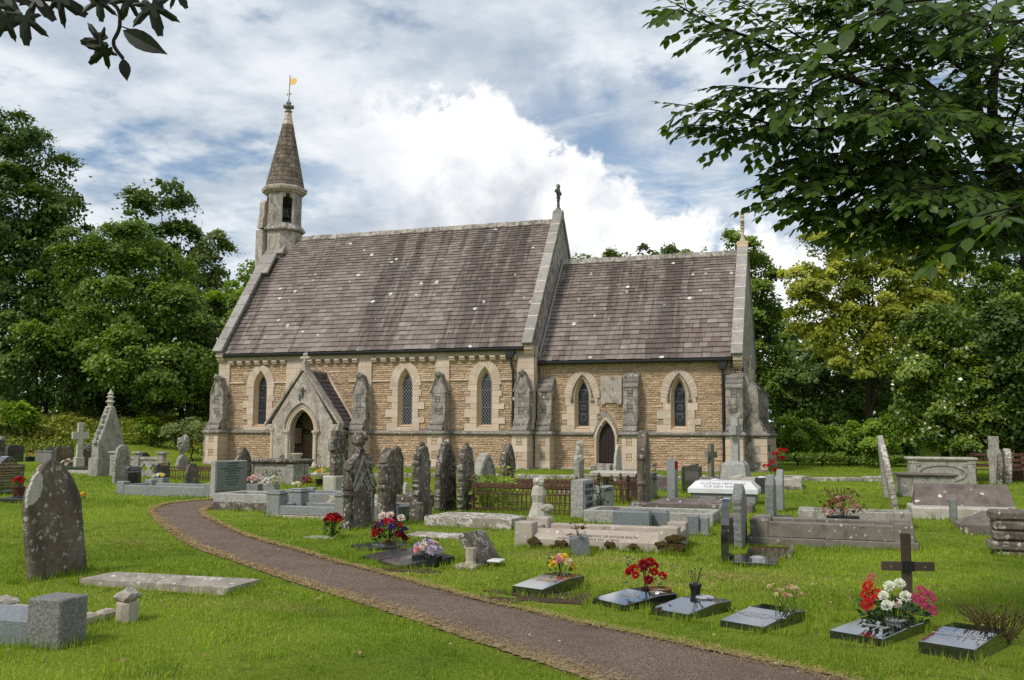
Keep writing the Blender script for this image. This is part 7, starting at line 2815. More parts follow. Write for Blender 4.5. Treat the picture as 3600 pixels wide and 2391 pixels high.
o.location = (9.533, -8.644, 0.004)
mb = MB()
mb.lathe([(.14, -.1), (.14, .35), (.10, .38), (.13, .60), (.22, .78), (.20, .80), (.16, .74)], (0, 0, 0), 12)
mb.build('urn', M['old_pale'], o)
headstone('little pointed grey stone top showing over the chest tomb', (9.893, -10.157, -0.009), 0.316, 0.070, 0.826, kind='peak', mat='old_grey', rough=.004)
o = empty('heap_of_stones', (11.956, -14.431, -0.040), 0, 'pale heap of broken stone between the flower vases', 'stone heap')
for k in range(7):
 mb = MB()
 mb.blob((rnd.uniform(-.35, .35), rnd.uniform(-.1, .2), .08 + .06 * (k % 3)), rnd.uniform(.12, .22), 2, .3, k, (1.2, 1, .7))
 mb.build('broken_stone', M['white_lichen'], o)
flowers('pink roses in a grey granite block vase, left of two', (13.246, -16.758, -0.058), 9, .16, .32, .44, .065, ['pink', 'pink', 'pale'], pot=('box', 'granite', .20, .26), leaves=30)
flowers('white roses and dark leaves in a grey granite block vase, right of two', (13.761, -16.726, -0.058), 7, .20, .28, .44, .06, ['white', 'cream'], pot=('box', 'granite', .17, .26), leaves=60)
kerb('stepped granite kerb with two square capped pillars right of the slate headstone', (17.032, -21.979, -0.098), 1.729, 1.05, .22, .17, 'granite', None, posts=(.27, .42), cap='cap', plinth=(.03, .05, 'mossy'), fill=('soil', .05))
kerb('plain grey granite kerb behind the stepped one', (15.876, -19.517, -0.079), 1.434, 1.1, .28, .13, 'granite', None, posts=(.16, .34))
ledger('broad white lichen covered ledger between the granite kerbs and the ornate headstone', (16.975, -19.701, -0.081), 0.537 + .9, 1.0, .26, 'white_lichen', None, .02)
flowers('white flowers lying in the grass before the chest tomb', (13.271, -14.726, -0.043), 6, .14, .10, .17, .06, ['white', 'cream'], leaves=16)
flowers('dark red heather in the grass right of the white flowers', (13.142, -13.960, -0.037), 16, .17, .12, .30, .045, ['rosy', 'crimson', 'rosy'], leaves=36, leafmat='leaf_dry')
flowers('yellow and orange dried spray in a black pot', (13.269, -13.481, -0.033), 9, .18, .32, .50, .06, ['yellow', 'cream', 'orange', 'white'], 'daisy', pot=('round', 'plastic', .13, .22), leaves=40, leafmat='leaf_dry')
# celtic cross stone
o = empty('celtic_cross', (14.992, -15.553, -0.049), radians(-10), 'wheel headed carved cross stone on a pale block right of the porch', 'stone cross', G_OLD)
mb = MB()
mb.prism(rough_outline([(-.27, .45), (.27, .45), (.25, 1.05), (.33, 1.12), (.33, 1.36), (.24, 1.42), (.22, 1.62), (-.22, 1.62), (-.24, 1.42), (-.33, 1.36), (-.33, 1.12), (-.25, 1.05)], .05, .01), -.09, .09, 'yz', .02)
mb.build('cross', M['old_dark'], o)
mb = MB()
mb.bbox(.088, .115, -.035, .035, .95, 1.52, .01)
mb.bbox(.088, .113, -.20, .20, 1.20, 1.28, .01)
rr_ = [(.10, .17 * cos(a * pi / 10), 1.24 + .17 * sin(a * pi / 10)) for a in range(21)]
mb.tube(rr_, .022, 5)
mb.build('relief', M['old_dark'], o)
MB().bbox(-.20, .22, -.38, .38, -.1, .45, .03).build('base', M['old_pale'], o)
# ornate gothic stone
o = headstone('tall ornate gabled headstone with a knob finial and side shafts, leftmost of the tall row', (19.580, -23.173, -0.111), 0.812, 0.152, 1.276, kind='peak', mat='old_dark', rough=.012, finial='flame', shafts=True, panel='recess')
gw, gt, gh = ((19.580, -23.173, -0.111), 0.812, 0.152, 1.276)[1:]
mb = MB()
for s in (-1, 1):
 for k in range(5):
  mb.blob((gt / 2 * .4, s * (gw * .52 - gw * .10 * k), gh * .80 + gh * .05 * k), .06, 1, .4, k)
mb.build('crockets', M['old_dark'], o)
mb = MB()
for s in (-1, 1):
 mb.tube([(gt / 2 + .01, s * gw * .46, gh * .55), (gt / 2 + .01, 0, gh * .95)], .03, 5)
 mb.tube([(gt / 2 + .01, s * gw * .30, gh * .50), (gt / 2 + .01, -s * gw * .22, gh * .80)], .02, 5)
 mb.tube([(gt / 2 + .01, s * gw * .40, gh * .50), (gt / 2 + .01, 0, gh * .72)], .022, 5)
mb.build('tracery', M['old_grey'], o)
headstone('tall plain pointed headstone with a stub column at its left side', (19.553, -21.984, -0.100), 0.483, 0.171, 1.334, kind='taper', mat='old_dark', rough=.020, shafts='left')
headstone('green stained pointed headstone farther back, behind the tall plain one', (16.664, -15.549, -0.052), 0.720, 0.096, 1.236, kind='lowgothic', mat='old_brown', rough=.008, panel='recess')
headstone('rugged headstone with crumbling top, third of the tall row', (20.024, -21.532, -0.097), 0.552, 0.137, 1.379, kind='shoulder', mat='old_dark', rough=.030, finial='crest', base=(.03, .03, .35))
headstone('tallest ragged pointed headstone in the middle of the row', (19.668, -19.488, -0.083), 0.985, 0.123, 1.453, kind='taper', mat='old_dark', rough=.028, panel='cross')
headstone('narrow ragged headstone right of the tallest one', (20.113, -19.470, -0.082), 0.690, 0.112, 1.330, kind='shoulder', mat='old_dark', rough=.028, finial='crest')
headstone('pointed arch headstone with a pale left edge, behind the ferns', (18.624, -14.315, -0.043), 0.935, 0.238, 1.043, kind='gothic', mat='old_grey', rough=.006, panel='recess', rz=-8)
headstone('leaning pointed headstone with a carved arch, right end of the tall row', (19.479, -14.982, -0.048), 0.928, 0.159, 1.330, kind='gothic', mat='old_dark', rough=.009, panel='cross', lean=(-3, 0))
o = empty('fern', (20.445, -19.067, -0.076), 0, 'bright green ferny shrub sprouting beside the iron railing', 'plant')
sprig(o, 520, .62, .72, 'leaf_bright', .12, 'fronds')
o = empty('sapling', (19.773, -15.977, -0.052), 0, 'thin young shoot with pale leaves rising against the leaning headstone', 'plant')
sprig(o, 60, .30, .80, 'leaf_yellow', .11, 'fronds')
railing('rusty iron railing with trefoil heads round a grave in the middle', (20.330, -19.650, -0.080), 2.166, 1.9, .64, 22, sides='sn')
railing('short return of rusty iron railing right of the granite headstones', (22.516, -16.597, -0.057), 0.386, 1.0, .55, 5, sides='sne', bars2=5)
ledger('long white lichened ledger with a rolled edge below the railing', (20.470, -22.395, -0.101), 1.607, .75, .22, 'white_lichen', None, .06, -1)
ledger('bright white flat slab sunk in the turf behind the large bouquet', (20.887, -24.171, -0.115), 0.963, .55, .05, 'white_lichen', None, 0, 0, .02)
ledger('coped dark tomb with white lichen between the tall headstones', (18.418, -19.385, -0.078), 0.569, .9, .38, 'old_dark', None, .14)
kerb('low grey kerb behind the tall plain headstone', (19.057, -21.586, -0.095), 0.595, 1.0, .24, .13, 'granite_blue', None)
flowers('deep red chrysanthemums standing in the grass by the path', (19.959, -24.693, -0.119), 17, .13, .26, .36, .05, ['crimson', 'red', 'crimson'], leaves=120, lr=.11)
ledger('small weathered footstone flush with the grass near the red chrysanthemums', (19.523, -24.793, -0.120), .5, .25, .03, 'old_grey', None, 0, 0, .03)
flowers('large mixed bouquet with pink, purple and red blooms beside the path', (21.203, -25.293, -0.124), 22, .24, .14, .40, .052, ['crimson', 'purple', 'red', 'crimson', 'purple', 'magenta'], leaves=170)
_b = [ob for ob in COL.objects if ob.get('label', '').startswith('large mixed bouquet')][0]
blooms(_b, [(-.08, -.04, .43, .068, 'pale', 'carnation'), (.02, -.02, .44, .068, 'pale', 'carnation'), (.16, .04, .40, .068, 'pale', 'carnation'), (-.18, -.02, .31, .055, 'crimson', 'carnation'), (.22, -.04, .18, .05, 'crimson', 'carnation'), (.08, -.15, .10, .04, 'dry', 'carnation'), (.04, -.16, .08, .04, 'dry', 'carnation')])

G_PL = 'small memorial plaques along the path'


def plaque(label, sw, lx, ly, mat='black', z0=.025, z1=.11, text=None, tm='letter_pale', vase=None, rz=0.):
 """wedge shaped memorial tablet, thin at the front"""
 o = empty('memorial_plaque', sw, radians(rz), label, 'plaque', G_PL)
 mb = MB()
 prof = [(0, -.06), (ly, -.06), (ly, z1), (ly * .68, z1), (0, z0)]
 mb.prism(prof, 0, lx, 'yz', .006)
 mb.build('tablet', M[mat], o)
 al = atan2(z1 - z0, ly * .68)
 if text:
  n = text.count('\n') + 1
  text_part(text, min(.034, ly * .42 / n), o, (lx / 2, ly * .46, z0 + (z1 - z0) * .46 / .68 + .004), (al, 0, 0), M[tm], extrude=.0008)
 if vase is not None:
  mb = MB()
  mb.lathe([(.085, 0), (.09, .012), (.075, .026), (.03, .034)], (lx * vase, ly * .82, z1 + .001), 16)
  mb.build('vase_lid', M['steel'], o)
  mb = MB()
  for k in range(6):
   mb.lathe([(.010, .0), (.010, .004)], (lx * vase + .045 * cos(k * pi / 3), ly * .82 + .045 * sin(k * pi / 3), z1 + .026), 6)
  mb.build('vase_holes', M['plastic'], o)
 return o


plaque('grey reflective plaque left of the large bouquet', (20.691, -25.480, -0.125), 0.528, 0.697, rz=-42.4, mat='black_matt', z0=.04, z1=.055, text='IN LOVING MEMORY\nOF A DEAR WIFE\nAND MOTHER', tm='letter_pale')
plaque('upper of two overlapping black plaques by the path', (21.350, -26.380, -0.132), 0.458, 0.750, rz=-40.3, mat='black_matt', z0=.03, z1=.09)
plaque('lower of two overlapping black plaques by the path, with pale lettering', (21.757, -26.696, -0.135), 0.593, 0.750, rz=-39.9, mat='black_matt', z0=.03, z1=.10, text='IN MEMORY OF\nA DEAR BROTHER\nREST IN PEACE')
o = flowers('lilac and pink artificial peonies in a black holder behind the lower black plaque', (22.406, -26.701, -0.135), 9, .15, .13, .26, .068, ['lilac', 'lilac', 'pale', 'pink'], pot=('box', 'plastic', .17, .13), leaves=40)
# tilted broken slab
o = empty('broken_memorial', (22.942, -26.851, -0.136), 0, 'tilted grey slab fallen against a small pale pedestal', 'broken memorial')
sp_ = Vector((23.112, -26.678, -0.134)) - Vector((22.942, -26.851, -0.136))
MB().bbox(-.12, .16, -.06, .22, -.08, .05, .02).build('pedestal_foot', M['mossy'], o)
mb = MB()
mb.lathe([(.08, .04), (.065, .09), (.075, .24)], (.05, .12, 0), 8)
mb.build('pedestal', M['mossy'], o)
mb = MB()
mt_ = Matrix.Translation((sp_.x, sp_.y + .26, .0)) @ Matrix.Rotation(radians(-8), 4, 'Z') @ Matrix.Rotation(radians(-33), 4, 'Y')
mb.bbox(-.05, .05, -.28, .28, -.02, .46, .012, 0, mt_)
mb.build('slab', M['old_dark'], o)
mb = MB()
mb.bbox(sp_.x + .05, sp_.x + .22, sp_.y + .05, sp_.y + .25, .06, .09, .01)
mb.build('chip', M['marble'], o)
flowers('yellow and pink posy at the head of the big black plaque', (24.313, -27.376, -0.140), 9, .13, .16, .27, .05, ['yellow', 'cream', 'pink', 'yellow'], pot=('round', 'steel', .07, .1), leaves=40)
plaque('big black plaque with gilt lettering in bare soil by the path', (24.006, -28.183, -0.146), 0.387, 0.750, rz=-20.6, mat='black', z0=.07, z1=.13, text='IN LOVING MEMORY OF\nA DEAR FATHER\nREST IN PEACE', tm='gilt')
plaque('plaque with a brass vase lid in front of the red carnations', (24.913, -28.426, -0.148), 0.472, 0.675, rz=-37.2, mat='black', z0=.04, z1=.09, text='IN LOVING\nMEMORY OF\nMUM AND DAD', vase=.75)
plaque('glossy plaque with a round pierced vase lid, left of the black cone vase', (25.542, -28.754, -0.150), 0.422, 0.672, rz=-28.9, mat='black', z0=.04, z1=.09, vase=.5)
plaque('plaque with four lines of lettering before the dead carnations', (26.205, -29.089, -0.153), 0.429, 0.702, rz=-27.1, mat='black', z0=.04, z1=.095, text='IN LOVING MEMORY OF\nA DEAR HUSBAND AND FATHER\nWHO DIED 4TH MAY 1993\nAGED 78 YEARS', tm='letter_pale')
plaque('plaque below the wooden cross, with a silver vase lid', (27.100, -29.311, -0.155), 0.448, 0.750, rz=-28.8, mat='black', z0=.06, z1=.09, text='IN MEMORY OF\nA DEAR SISTER', vase=.6)
plaque('thick black plaque reflecting the sky at the lower right', (27.740, -29.649, -0.157), 0.404, 0.720, rz=-26.5, mat='black', z0=.09, z1=.135, text='IN LOVING MEMORY\nOF A DEAR SON\nFOREVER IN OUR HEARTS')
# red carnations and basket
o = flowers('bright red carnations in a dark glass vase by a wicker basket', (25.376, -28.063, -0.145), 12, .19, .16, .36, .055, ['red', 'red', 'crimson', 'red'], pot=('round', 'terra', .055, .11), leaves=40)
o = empty('wicker_basket', (25.535, -28.157, -0.146), radians(10), 'shallow round wicker basket of soil beside the red carnations', 'basket')
o.scale = (.62, .62, .62)
mb = MB()
mb.lathe([(.15, 0), (.175, .18), (.185, .20), (.165, .20), (.15, .12), (.0, .11)], (0, 0, 0), 18)
mb.build('basket', M['basket'], o)
for z_ in (.04, .09, .14, .195):
 mb = MB()
 r_ = .152 + .028 * z_ / .2
 mb.tube([(r_ * cos(a * pi / 12), r_ * sin(a * pi / 12), z_ + .004 * (a % 2)) for a in range(25)], .011, 5)
 mb.build('woven_band', M['basket'], o)
MB().lathe([(.0, .13), (.155, .135)], (0, 0, 0), 14).build('soil', M['soil'], o)
o = empty('flower_vase', (25.880, -28.180, -0.146), 0, 'black cone shaped vase with withered black twigs', 'vase')
o.scale = (.64, .64, .64)
mb = MB()
mb.lathe([(.055, 0), (.075, .20), (.09, .27), (.10, .27), (.10, .30), (.08, .30)], (0, 0, 0), 14)
mb.build('cone', M['plastic'], o)
mb = MB()
for k in range(9):
 a = k * 2.4
 mb.tube([(0, 0, .26), (.05 * cos(a), .05 * sin(a), .36), (.10 * cos(a), .08 * sin(a), .42 + .05 * (k % 3))], .004, 4)
 mb.blob((.10 * cos(a), .08 * sin(a), .43 + .05 * (k % 3)), .013, 1, .2, k)
mb.build('twigs', M['plastic'], o)
o = empty('dead_carnations', (26.762, -28.737, -0.150), 0, 'bunch of dried out carnations on bare stems behind a plaque', 'flowers')
o.scale = (.76, .76, .76)
mb = MB()
heads = []
for k in range(26):
 a, q = k * 2.4, .17 * sqrt((k + .5) / 26)
 b_ = .07 * (1 if k % 2 else -1)
 x1, y1, z1_ = q * cos(a) * 1.25, q * sin(a), .30 + .10 * rnd.random()
 mb.tube([(b_ + x1 * .2, y1 * .3, 0), (b_ * .8 + x1 * .6, y1 * .6, z1_ * .5), (x1, y1, z1_)], .0045, 4, rnd.random(), False)
 heads.append((x1, y1, z1_, .020 if k % 5 else .032, 'cream' if k % 3 else 'drypink', 'carnation'))
mb.build('stems', M['leaf_mid'], o)
blooms(o, heads)
sprig(o, 40, .12, .14, 'leaf_pot', .05, 'leaves', stems=False)
# wooden cross
o = empty('wooden_cross', (27.787, -28.132, -0.146), radians(14), 'plain brown wooden cross with a dark centre plate', 'wooden cross')
MB().bbox(-.040, .040, -.028, .025, -.15, .74, .004).build('upright', M['wood'], o)
MB().bbox(-.235, .235, -.052, -.0285, .41, .49, .004).build('crossbar', M['wood'], o)
MB().bbox(-.052, .052, -.060, -.0525, .405, .495, .002).build('name_plate', M['plastic'], o)
for s in (-1, 1):
 MB().lathe([(.006, 0), (.006, .012)], (s * .15, -.05, .44), 6, 0, None).build('screw', M['gilt'], o)
o = flowers('artificial red gerberas and white roses at the foot of the wooden cross', (27.625, -28.813, -0.151), 0, .26, .1, .30, .07, ['red'], leaves=190, lr=.25)
blooms(o, [(-.20, -.06, .36, .065, 'red', 'daisy'), (-.17, .02, .42, .06, 'rosy', 'daisy'), (-.21, -.12, .22, .07, 'red', 'daisy'), (-.14, -.08, .30, .065, 'red', 'daisy'), (-.22, -.03, .29, .06, 'red', 'daisy'),
           (-.03, -.05, .36, .055, 'white', 'carnation'), (-.08, -.12, .29, .05, 'white', 'carnation'), (.05, -.02, .38, .055, 'white', 'carnation'), (-.06, -.17, .22, .055, 'white', 'carnation'), (.09, -.06, .28, .06, 'white', 'carnation'), (.02, -.14, .24, .045, 'pale', 'carnation'),
           (.22, -.05, .34, .065, 'magenta', 'daisy'), (.29, -.04, .30, .065, 'magenta', 'daisy'), (.22, -.12, .26, .065, 'magenta', 'daisy'), (.29, -.10, .20, .065, 'magenta', 'daisy'), (.17, -.06, .28, .06, 'magenta', 'daisy')])
o = empty('dead_bush', (28.371, -29.062, -0.153), 0, 'tangle of brown dead stems behind the thick black plaque', 'dead plant')
o.scale = (.85, .85, .62)
mb = MB()
for k in range(70):
 a, q = k * 2.4, .34 * sqrt((k + .5) / 70)
 mb.tube([(q * .3 * cos(a), q * .3 * sin(a), 0), (q * .7 * cos(a) + rnd.uniform(-.05, .05), q * .7 * sin(a), .22 + .1 * rnd.random()), (q * 1.2 * cos(a), q * 1.2 * sin(a), .30 + .22 * rnd.random())], .004, 4, rnd.random(), False)
mb.build('stems', M['leaf_dry'], o)
sprig(o, 120, .36, .45, 'leaf_dry', .05, 'withered_leaves', stems=False)

# ---------------------------------------------------------------- middle right
o = kerb('broad pink sandstone kerb with worn lettering and mossy foot in the middle', (22.887, -24.679, -0.119), 2.302, 1.05, .27, .20, 'sand', None, posts=(.25, .36), cham=.14, fill=('old_grey', .20))
klx = 2.302
text_part('IN LOVING MEMORY OF ARTHUR EMLYN', .055, o, (klx * .54, .045, .185), (radians(45), 0, 0), M['letter_worn'], extrude=.0008)
text_part('HUSBAND OF EDWARDINE. REST IN PEACE', .045, o, (klx * .46, .005, .145), (radians(45), 0, 0), M['letter_worn'], extrude=.0008)
for k in range(26):
 mb = MB()
 x_ = rnd.uniform(.2, klx + .05) if k < 16 else klx - rnd.uniform(-.05, .25)
 mb.blob((x_, -.03, .0 + (rnd.uniform(0, .10) if k < 16 else rnd.uniform(0, .22))), rnd.uniform(.04, .09), 2, .4, k, (1.3, .6, .8))
 mb.build('moss_clump', M['moss'], o)
o = empty('statue_fragment', (22.527, -22.377, -0.101), 0, 'small worn grey figure on a block at the head of the sandstone kerb', 'statue')
MB().bbox(-.16, .20, -.12, .22, -.05, .24, .02).build('block', M['old_grey'], o)
mb = MB()
mb.lathe([(.17, .24), (.13, .36), (.10, .46), (.13, .58), (.10, .70), (.06, .76)], (0, .04, 0), 9)
mb.blob((0, .03, .80), .085, 2, .25, 3, (1, 1, 1.15))
mb.blob((.10, .05, .36), .10, 2, .3, 5, (1.3, 1, .8))
mb.build('figure', M['old_pale'], o)
o = headstone('speckled granite headstone with cut lettering, rough pale edge to the left', (22.662, -19.897, -0.085), 0.765, 0.243, 0.716, kind='flat', mat='granite_pale', rough=0, group=None, bev=.012)
tw, tt, th = ((22.662, -19.897, -0.085), 0.765, 0.243, 0.716)[1:]
MB().bbox(tt / 2 + .001, tt / 2 + .025, -tw / 2 + .03, tw / 2 - .02, .12, th - .03, .006).build('polished_face', M['granite'], o)
text_part('IN LOVING\nMEMORY OF\nA DEAR\nHUSBAND\nAND FATHER', .12, o, (tt / 2 + .028, 0, th * .78), (pi / 2, 0, pi / 2), M['letter_dark'])
kerb('pale granite kerb of the speckled headstone, behind the sandstone one', (22.923, -20.836, -0.090), 2.316, 1.15, .22, .15, 'granite_pale', None)
o = headstone('shorter pale granite headstone half hidden with ivy on it', (22.814, -18.719, -0.077), 0.929, 0.220, 0.521, kind='flat', mat='granite_pale', rough=0, group=None, bev=.012)
text_part('REST\nIN PEACE', .12, o, (.13, 0, .55), (pi / 2, 0, pi / 2), M['letter_dark'])
iv = empty('ivy', (22.860, -19.208, -0.077), 0, 'ivy and dry stalks climbing the shorter granite headstone', 'ivy')
sprig(iv, 70, .14, .62, 'leaf_pot', .07, 'leaves')
o = empty('stone_pot', (23.312, -20.348, -0.086), 0, 'squat dark stone pot before the shorter granite headstone', 'pot')
mb = MB()
mb.lathe([(.22, 0), (.21, .18), (.16, .24), (.12, .24), (.10, .20)], (0, 0, 0), 12)
mb.build('pot', M['kerb_dark'], o)
for lab, sw, lx, ly, h_ in (('grey tablet lying inside the sandstone kerb, left of two', (23.700, -21.943, -0.098), .62, .3, .32), ('grey tablet lying inside the sandstone kerb, right of two', (24.058, -21.592, -0.095), .50, .3, .30)):
 ledger(lab, sw, lx, ly, h_, 'granite_blue', None, 0, 0, 0, 'grave_tablet', 'tablet')
for lab, p, hh in (('dark square flower vase, left of a pair right of the sandstone kerb', (25.107, -22.370, -0.101), .32), ('pale square flower vase, right of a pair right of the sandstone kerb', (25.250, -22.317, -0.101), .30)):
 o = empty('stone_vase', p, 0, lab, 'vase')
 mb = MB()
 mb.bbox(-.09, .09, -.09, .09, -.05, hh, .01)
 mb.bbox(-.11, .11, -.11, .11, -.05, .06, .01)
 mb.build('vase', M['granite_blue' if hh > .31 else 'granite'], o)
o = empty('stone_vase', (23.975, -25.161, -0.123), radians(20), 'tilted grey block vase sunk in the turf before the sandstone kerb', 'vase', None, rot=(radians(4), radians(-9), radians(20)))
MB().bbox(-.12, .12, -.12, .12, -.1, .26, .008).build('vase', M['granite_blue'], o)
sprig(o, 14, .10, .22, 'leaf_dry', .09, 'dry_grass', z0=.24)
o = headstone('stone figure like a perched bird on a leaning block, before the chancel', (19.618, -8.217, 0.005), 0.623, 0.198, 0.674, kind='flat', mat='old_grey', rough=.008)
mb = MB()
mb.blob((0, .02, .92), .19, 2, .3, 2, (.7, 1, 1.2))
mb.blob((.02, .05, 1.20), .13, 2, .25, 3, (.7, 1, 1))
mb.blob((0, -.06, .72), .16, 2, .3, 5)
mb.build('figure', M['old_pale'], o)
headstone('small plain grey headstone left of the white crusted one', (20.625, -8.261, 0.004), 0.766, 0.138, 0.581, kind='lowgothic', mat='old_grey', rough=.006)
headstone('slim pointed headstone crusted white with lichen, before the priest door', (20.953, -8.517, 0.001), 1.000, 0.081, 1.216, kind='taper', mat='old_pale', rough=.010)
# table tomb
o = empty('table_tomb', (21.803, -15.192, -0.046), 0, 'table tomb, a pale slab on stone legs, behind the shorter granite headstone', 'table tomb')
tl_ = 0.955
MB().bbox(-.12, tl_ + .12, -.08, .82, .52, .66, .03).build('slab', M['old_pale'], o)
for (a, b) in ((.05, .03), (tl_ - .20, .03), (.05, .55), (tl_ - .20, .55)):
 mb = MB()
 mb.lathe([(.10, -.1), (.10, .06), (.07, .10), (.065, .40), (.10, .46), (.10, .518)], (a + .08, b + .08, 0), 9)
 mb.build('leg', M['old_grey'], o)
ledger('rounded end of a long pale body stone left of the granite headstone', (20.467, -13.764, -0.035), 1.3, .6, .30, 'old_grey', None, .10)
ledger('thin dark table slab showing right of the tall rounded pillar stone', (22.518, -11.860, -0.020), .6, .6, .42, 'kerb_dark', None, .05)
# tall shaft
o = headstone('very tall narrow headstone with ringed corner columns, brown and round topped', (23.442, -17.636, -0.067), 0.517, 0.192, 1.662, kind='gothic', mat='old_brown', rough=.005)
lw, lt_, lh = ((23.442, -17.636, -0.067), 0.517, 0.192, 1.662)[1:]
mb = MB()
mb.lathe([(.10, -.1), (.10, .15), (.07, .2), (.065, lh * .30), (.09, lh * .32), (.09, lh * .34), (.065, lh * .36), (.06, lh * .62), (.09, lh * .64), (.09, lh * .67), (.06, lh * .69), (.05, lh * .74)], (-lt_ * .05, -lw / 2 - .01, 0), 10)
mb.build('corner_shaft', M['old_brown'], o)
MB().bbox(-lt_ / 2 - .15, lt_ / 2 + .15, -lw / 2 - .15, lw / 2 + .1, -.1, .16, .03).build('base', M['old_dark'], o)
o = headstone('grey slate headstone with lettering right of the tall column stone', (23.119, -14.758, -0.047), 1.000, 0.070, 0.634, kind='flat', mat='slate_face', rough=0, group=None, bev=.006)
text_part('IN MEMORY\nOF OUR\nDEAR\nPARENTS', .11, o, (.07, 0, .78), (pi / 2, 0, pi / 2), M['letter_dark'])
o = empty('small_obelisk', (23.616, -14.789, -0.043), radians(-12), 'slim grey marker with a peaked top and red painted face', 'grave marker')
mb = MB()
mb.prism([(-.10, -.1), (.10, -.1), (.10, .90), (0, 1.0), (-.10, .90)], -.11, .11, 'xz', .008)
mb.build('shaft', M['granite'], o)
MB().bbox(.102, .108, -.09, .09, .72, .92, .002).build('painted_panel', M['fl_red'], o)
ledger('long mossy body stone speckled white behind the sandstone kerb', (23.575, -18.101, -0.068), 2.133, .75, .26, 'kerb_dark', None, .10)
o = headstone('black leaning headstone turned away, left of the white ledger tomb', (23.664, -11.996, -0.025), 1.000, 0.091, 0.733, kind='flat', mat='black_matt', rough=0, group=None, bev=.006, lean=(4, 2), rz=-14)
headstone('brown grey headstone just behind the black leaning one', (23.338, -7.560, 0.009), 1.000, 0.080, 0.517, kind='flat', mat='kerb_brown', rough=.004)
o = empty('stone_cross', (23.757, -7.908, 0.010), radians(-30), 'dark slim stone cross on a stepped foot against the chancel wall', 'stone cross')
mb = MB()
mb.prism([(-.09, .2), (.09, .2), (.085, .80), (.24, .80), (.24, 1.0), (.085, 1.0), (.09, 1.24), (-.09, 1.24), (-.085, 1.0), (-.24, 1.0), (-.24, .80), (-.085, .80)], -.07, .07, 'yz', .01)
mb.build('cross', M['kerb_brown'], o)
MB().bbox(-.24, .24, -.30, .30, -.1, .22, .03).build('foot', M['kerb_brown'], o)
headstone('small brown stone between the dark cross and the granite plinth', (23.964, -6.814, 0.015), 1.000, 0.070, 0.499, kind='seg', mat='kerb_brown', rough=.005)
# white ledger tomb
o = empty('ledger_tomb', (24.156, -16.099, -0.053), 0, 'white marble topped ledger tomb on a grey plinth, faint lettering on its sloping top', 'ledger tomb')
wl = 1.533
MB().bbox(0.06, wl - .06, .05, 1.05, -.1, .26, .01).build('plinth', M['granite'], o)
mb = MB()
fl_ = [(0, 0, .262), (wl, 0, .262), (wl, 1.1, .262), (0, 1.1, .262)]
mb2 = [(0, 0, .36), (wl, 0, .36), (wl, 1.1, .36), (0, 1.1, .36)]
mb3 = [(.16, .16, .52), (wl - .16, .16, .52), (wl - .16, .94, .52), (.16, .94, .52)]
loft(mb, [fl_, mb2, mb3])
mb.add(mb3, [(0, 1, 2, 3)])
mb.build('marble_top', M['marble'], o)
text_part('IN LOVING MEMORY OF\nOUR DEAR PARENTS', .09, o, (wl / 2, .085, .455), (radians(45), 0, 0), M['granite_pale'], extrude=.0008)
o = flowers('round black flower holder with a white lid behind the white ledger tomb', (23.933, -8.318, 0.007), 0, .1, .1, .2, .05, ['white'], pot=('round', 'plastic', .22, .14), leaves=6)
MB().lathe([(.15, .145), (.12, .18), (.0, .20)], (0, 0, 0), 12).build('lid', M['marble'], o)
o = empty('flower_holder', (25.511, -11.791, -0.020), 0, 'small square black flower holder at the right end of the white ledger tomb', 'vase')
MB().bbox(-.17, .17, -.14, .14, 0, .42, .01).build('holder', M['black_matt'], o)
MB().lathe([(.10, .421), (.08, .45)], (0, 0, 0), 10).build('lid', M['marble'], o)
for lab, p in (('tuft of yellowing iris leaves at the left foot of the white ledger tomb', (24.396, -17.112, -0.061)), ('tuft of yellowing iris leaves before the middle of the white ledger tomb', (25.031, -17.102, -0.061))):
 o = empty('iris_tuft', p, 0, lab, 'plant')
 mb = MB()
 for k in range(22):
  a = k * 2.4
  mb.add([(.03 * cos(a), .03 * sin(a), 0), (.12 * cos(a) - .012 * sin(a), .12 * sin(a), .22), (.26 * cos(a), .22 * sin(a), .16 + .16 * rnd.random()), (.12 * cos(a) + .012 * sin(a), .12 * sin(a) + .01, .22)], [(0, 1, 2, 3)], rnd.random())
 mb.build('blades', M['leaf_dry'], o)
# tall granite cross
o = empty('stone_cross', (24.558, -8.535, 0.005), radians(-8), 'tall pale granite cross on a tapering plinth before the south east corner of the church', 'stone cross')
k_ = .0155
mb = MB()
mb.prism([(-.14, .72), (.14, .72), (.115, 1.5), (.115, 1.52), (.34, 1.52), (.34, 1.80), (.11, 1.80), (.11, 2.06), (-.11, 2.06), (-.11, 1.80), (-.34, 1.80), (-.34, 1.52), (-.115, 1.52), (-.115, 1.5)], -.11, .11, 'yz', .012)
mb.build('cross', M['granite_pale'], o)
mb = MB()
loft(mb, [[(-.42, -.42, 0), (.42, -.42, 0), (.42, .42, 0), (-.42, .42, 0)], [(-.33, -.33, .64), (.33, -.33, .64), (.33, .33, .64), (-.33, .33, .64)], [(-.24, -.24, .735), (.24, -.24, .735), (.24, .24, .735), (-.24, .24, .735)]])
mb.add([(-.24, -.24, .735), (.24, -.24, .735), (.24, .24, .735), (-.24, .24, .735)], [(0, 1, 2, 3)])
mb.build('plinth', M['granite_pale'], o)
kerb('pale kerb running right from the tall granite cross, on a darker footing', (24.534, -10.070, -0.007), 1.936, 1.2, .30, .22, 'old_pale', None, posts=(.26, .34), plinth=(.05, .1, 'old_dark'))
headstone('rough granite slab headstone seen edge on, its right side in shade', (25.905, -23.410, -0.113), 0.900, 0.143, 0.895, kind='peak', mat='granite_rough', rough=.006, group=None, bev=.02)
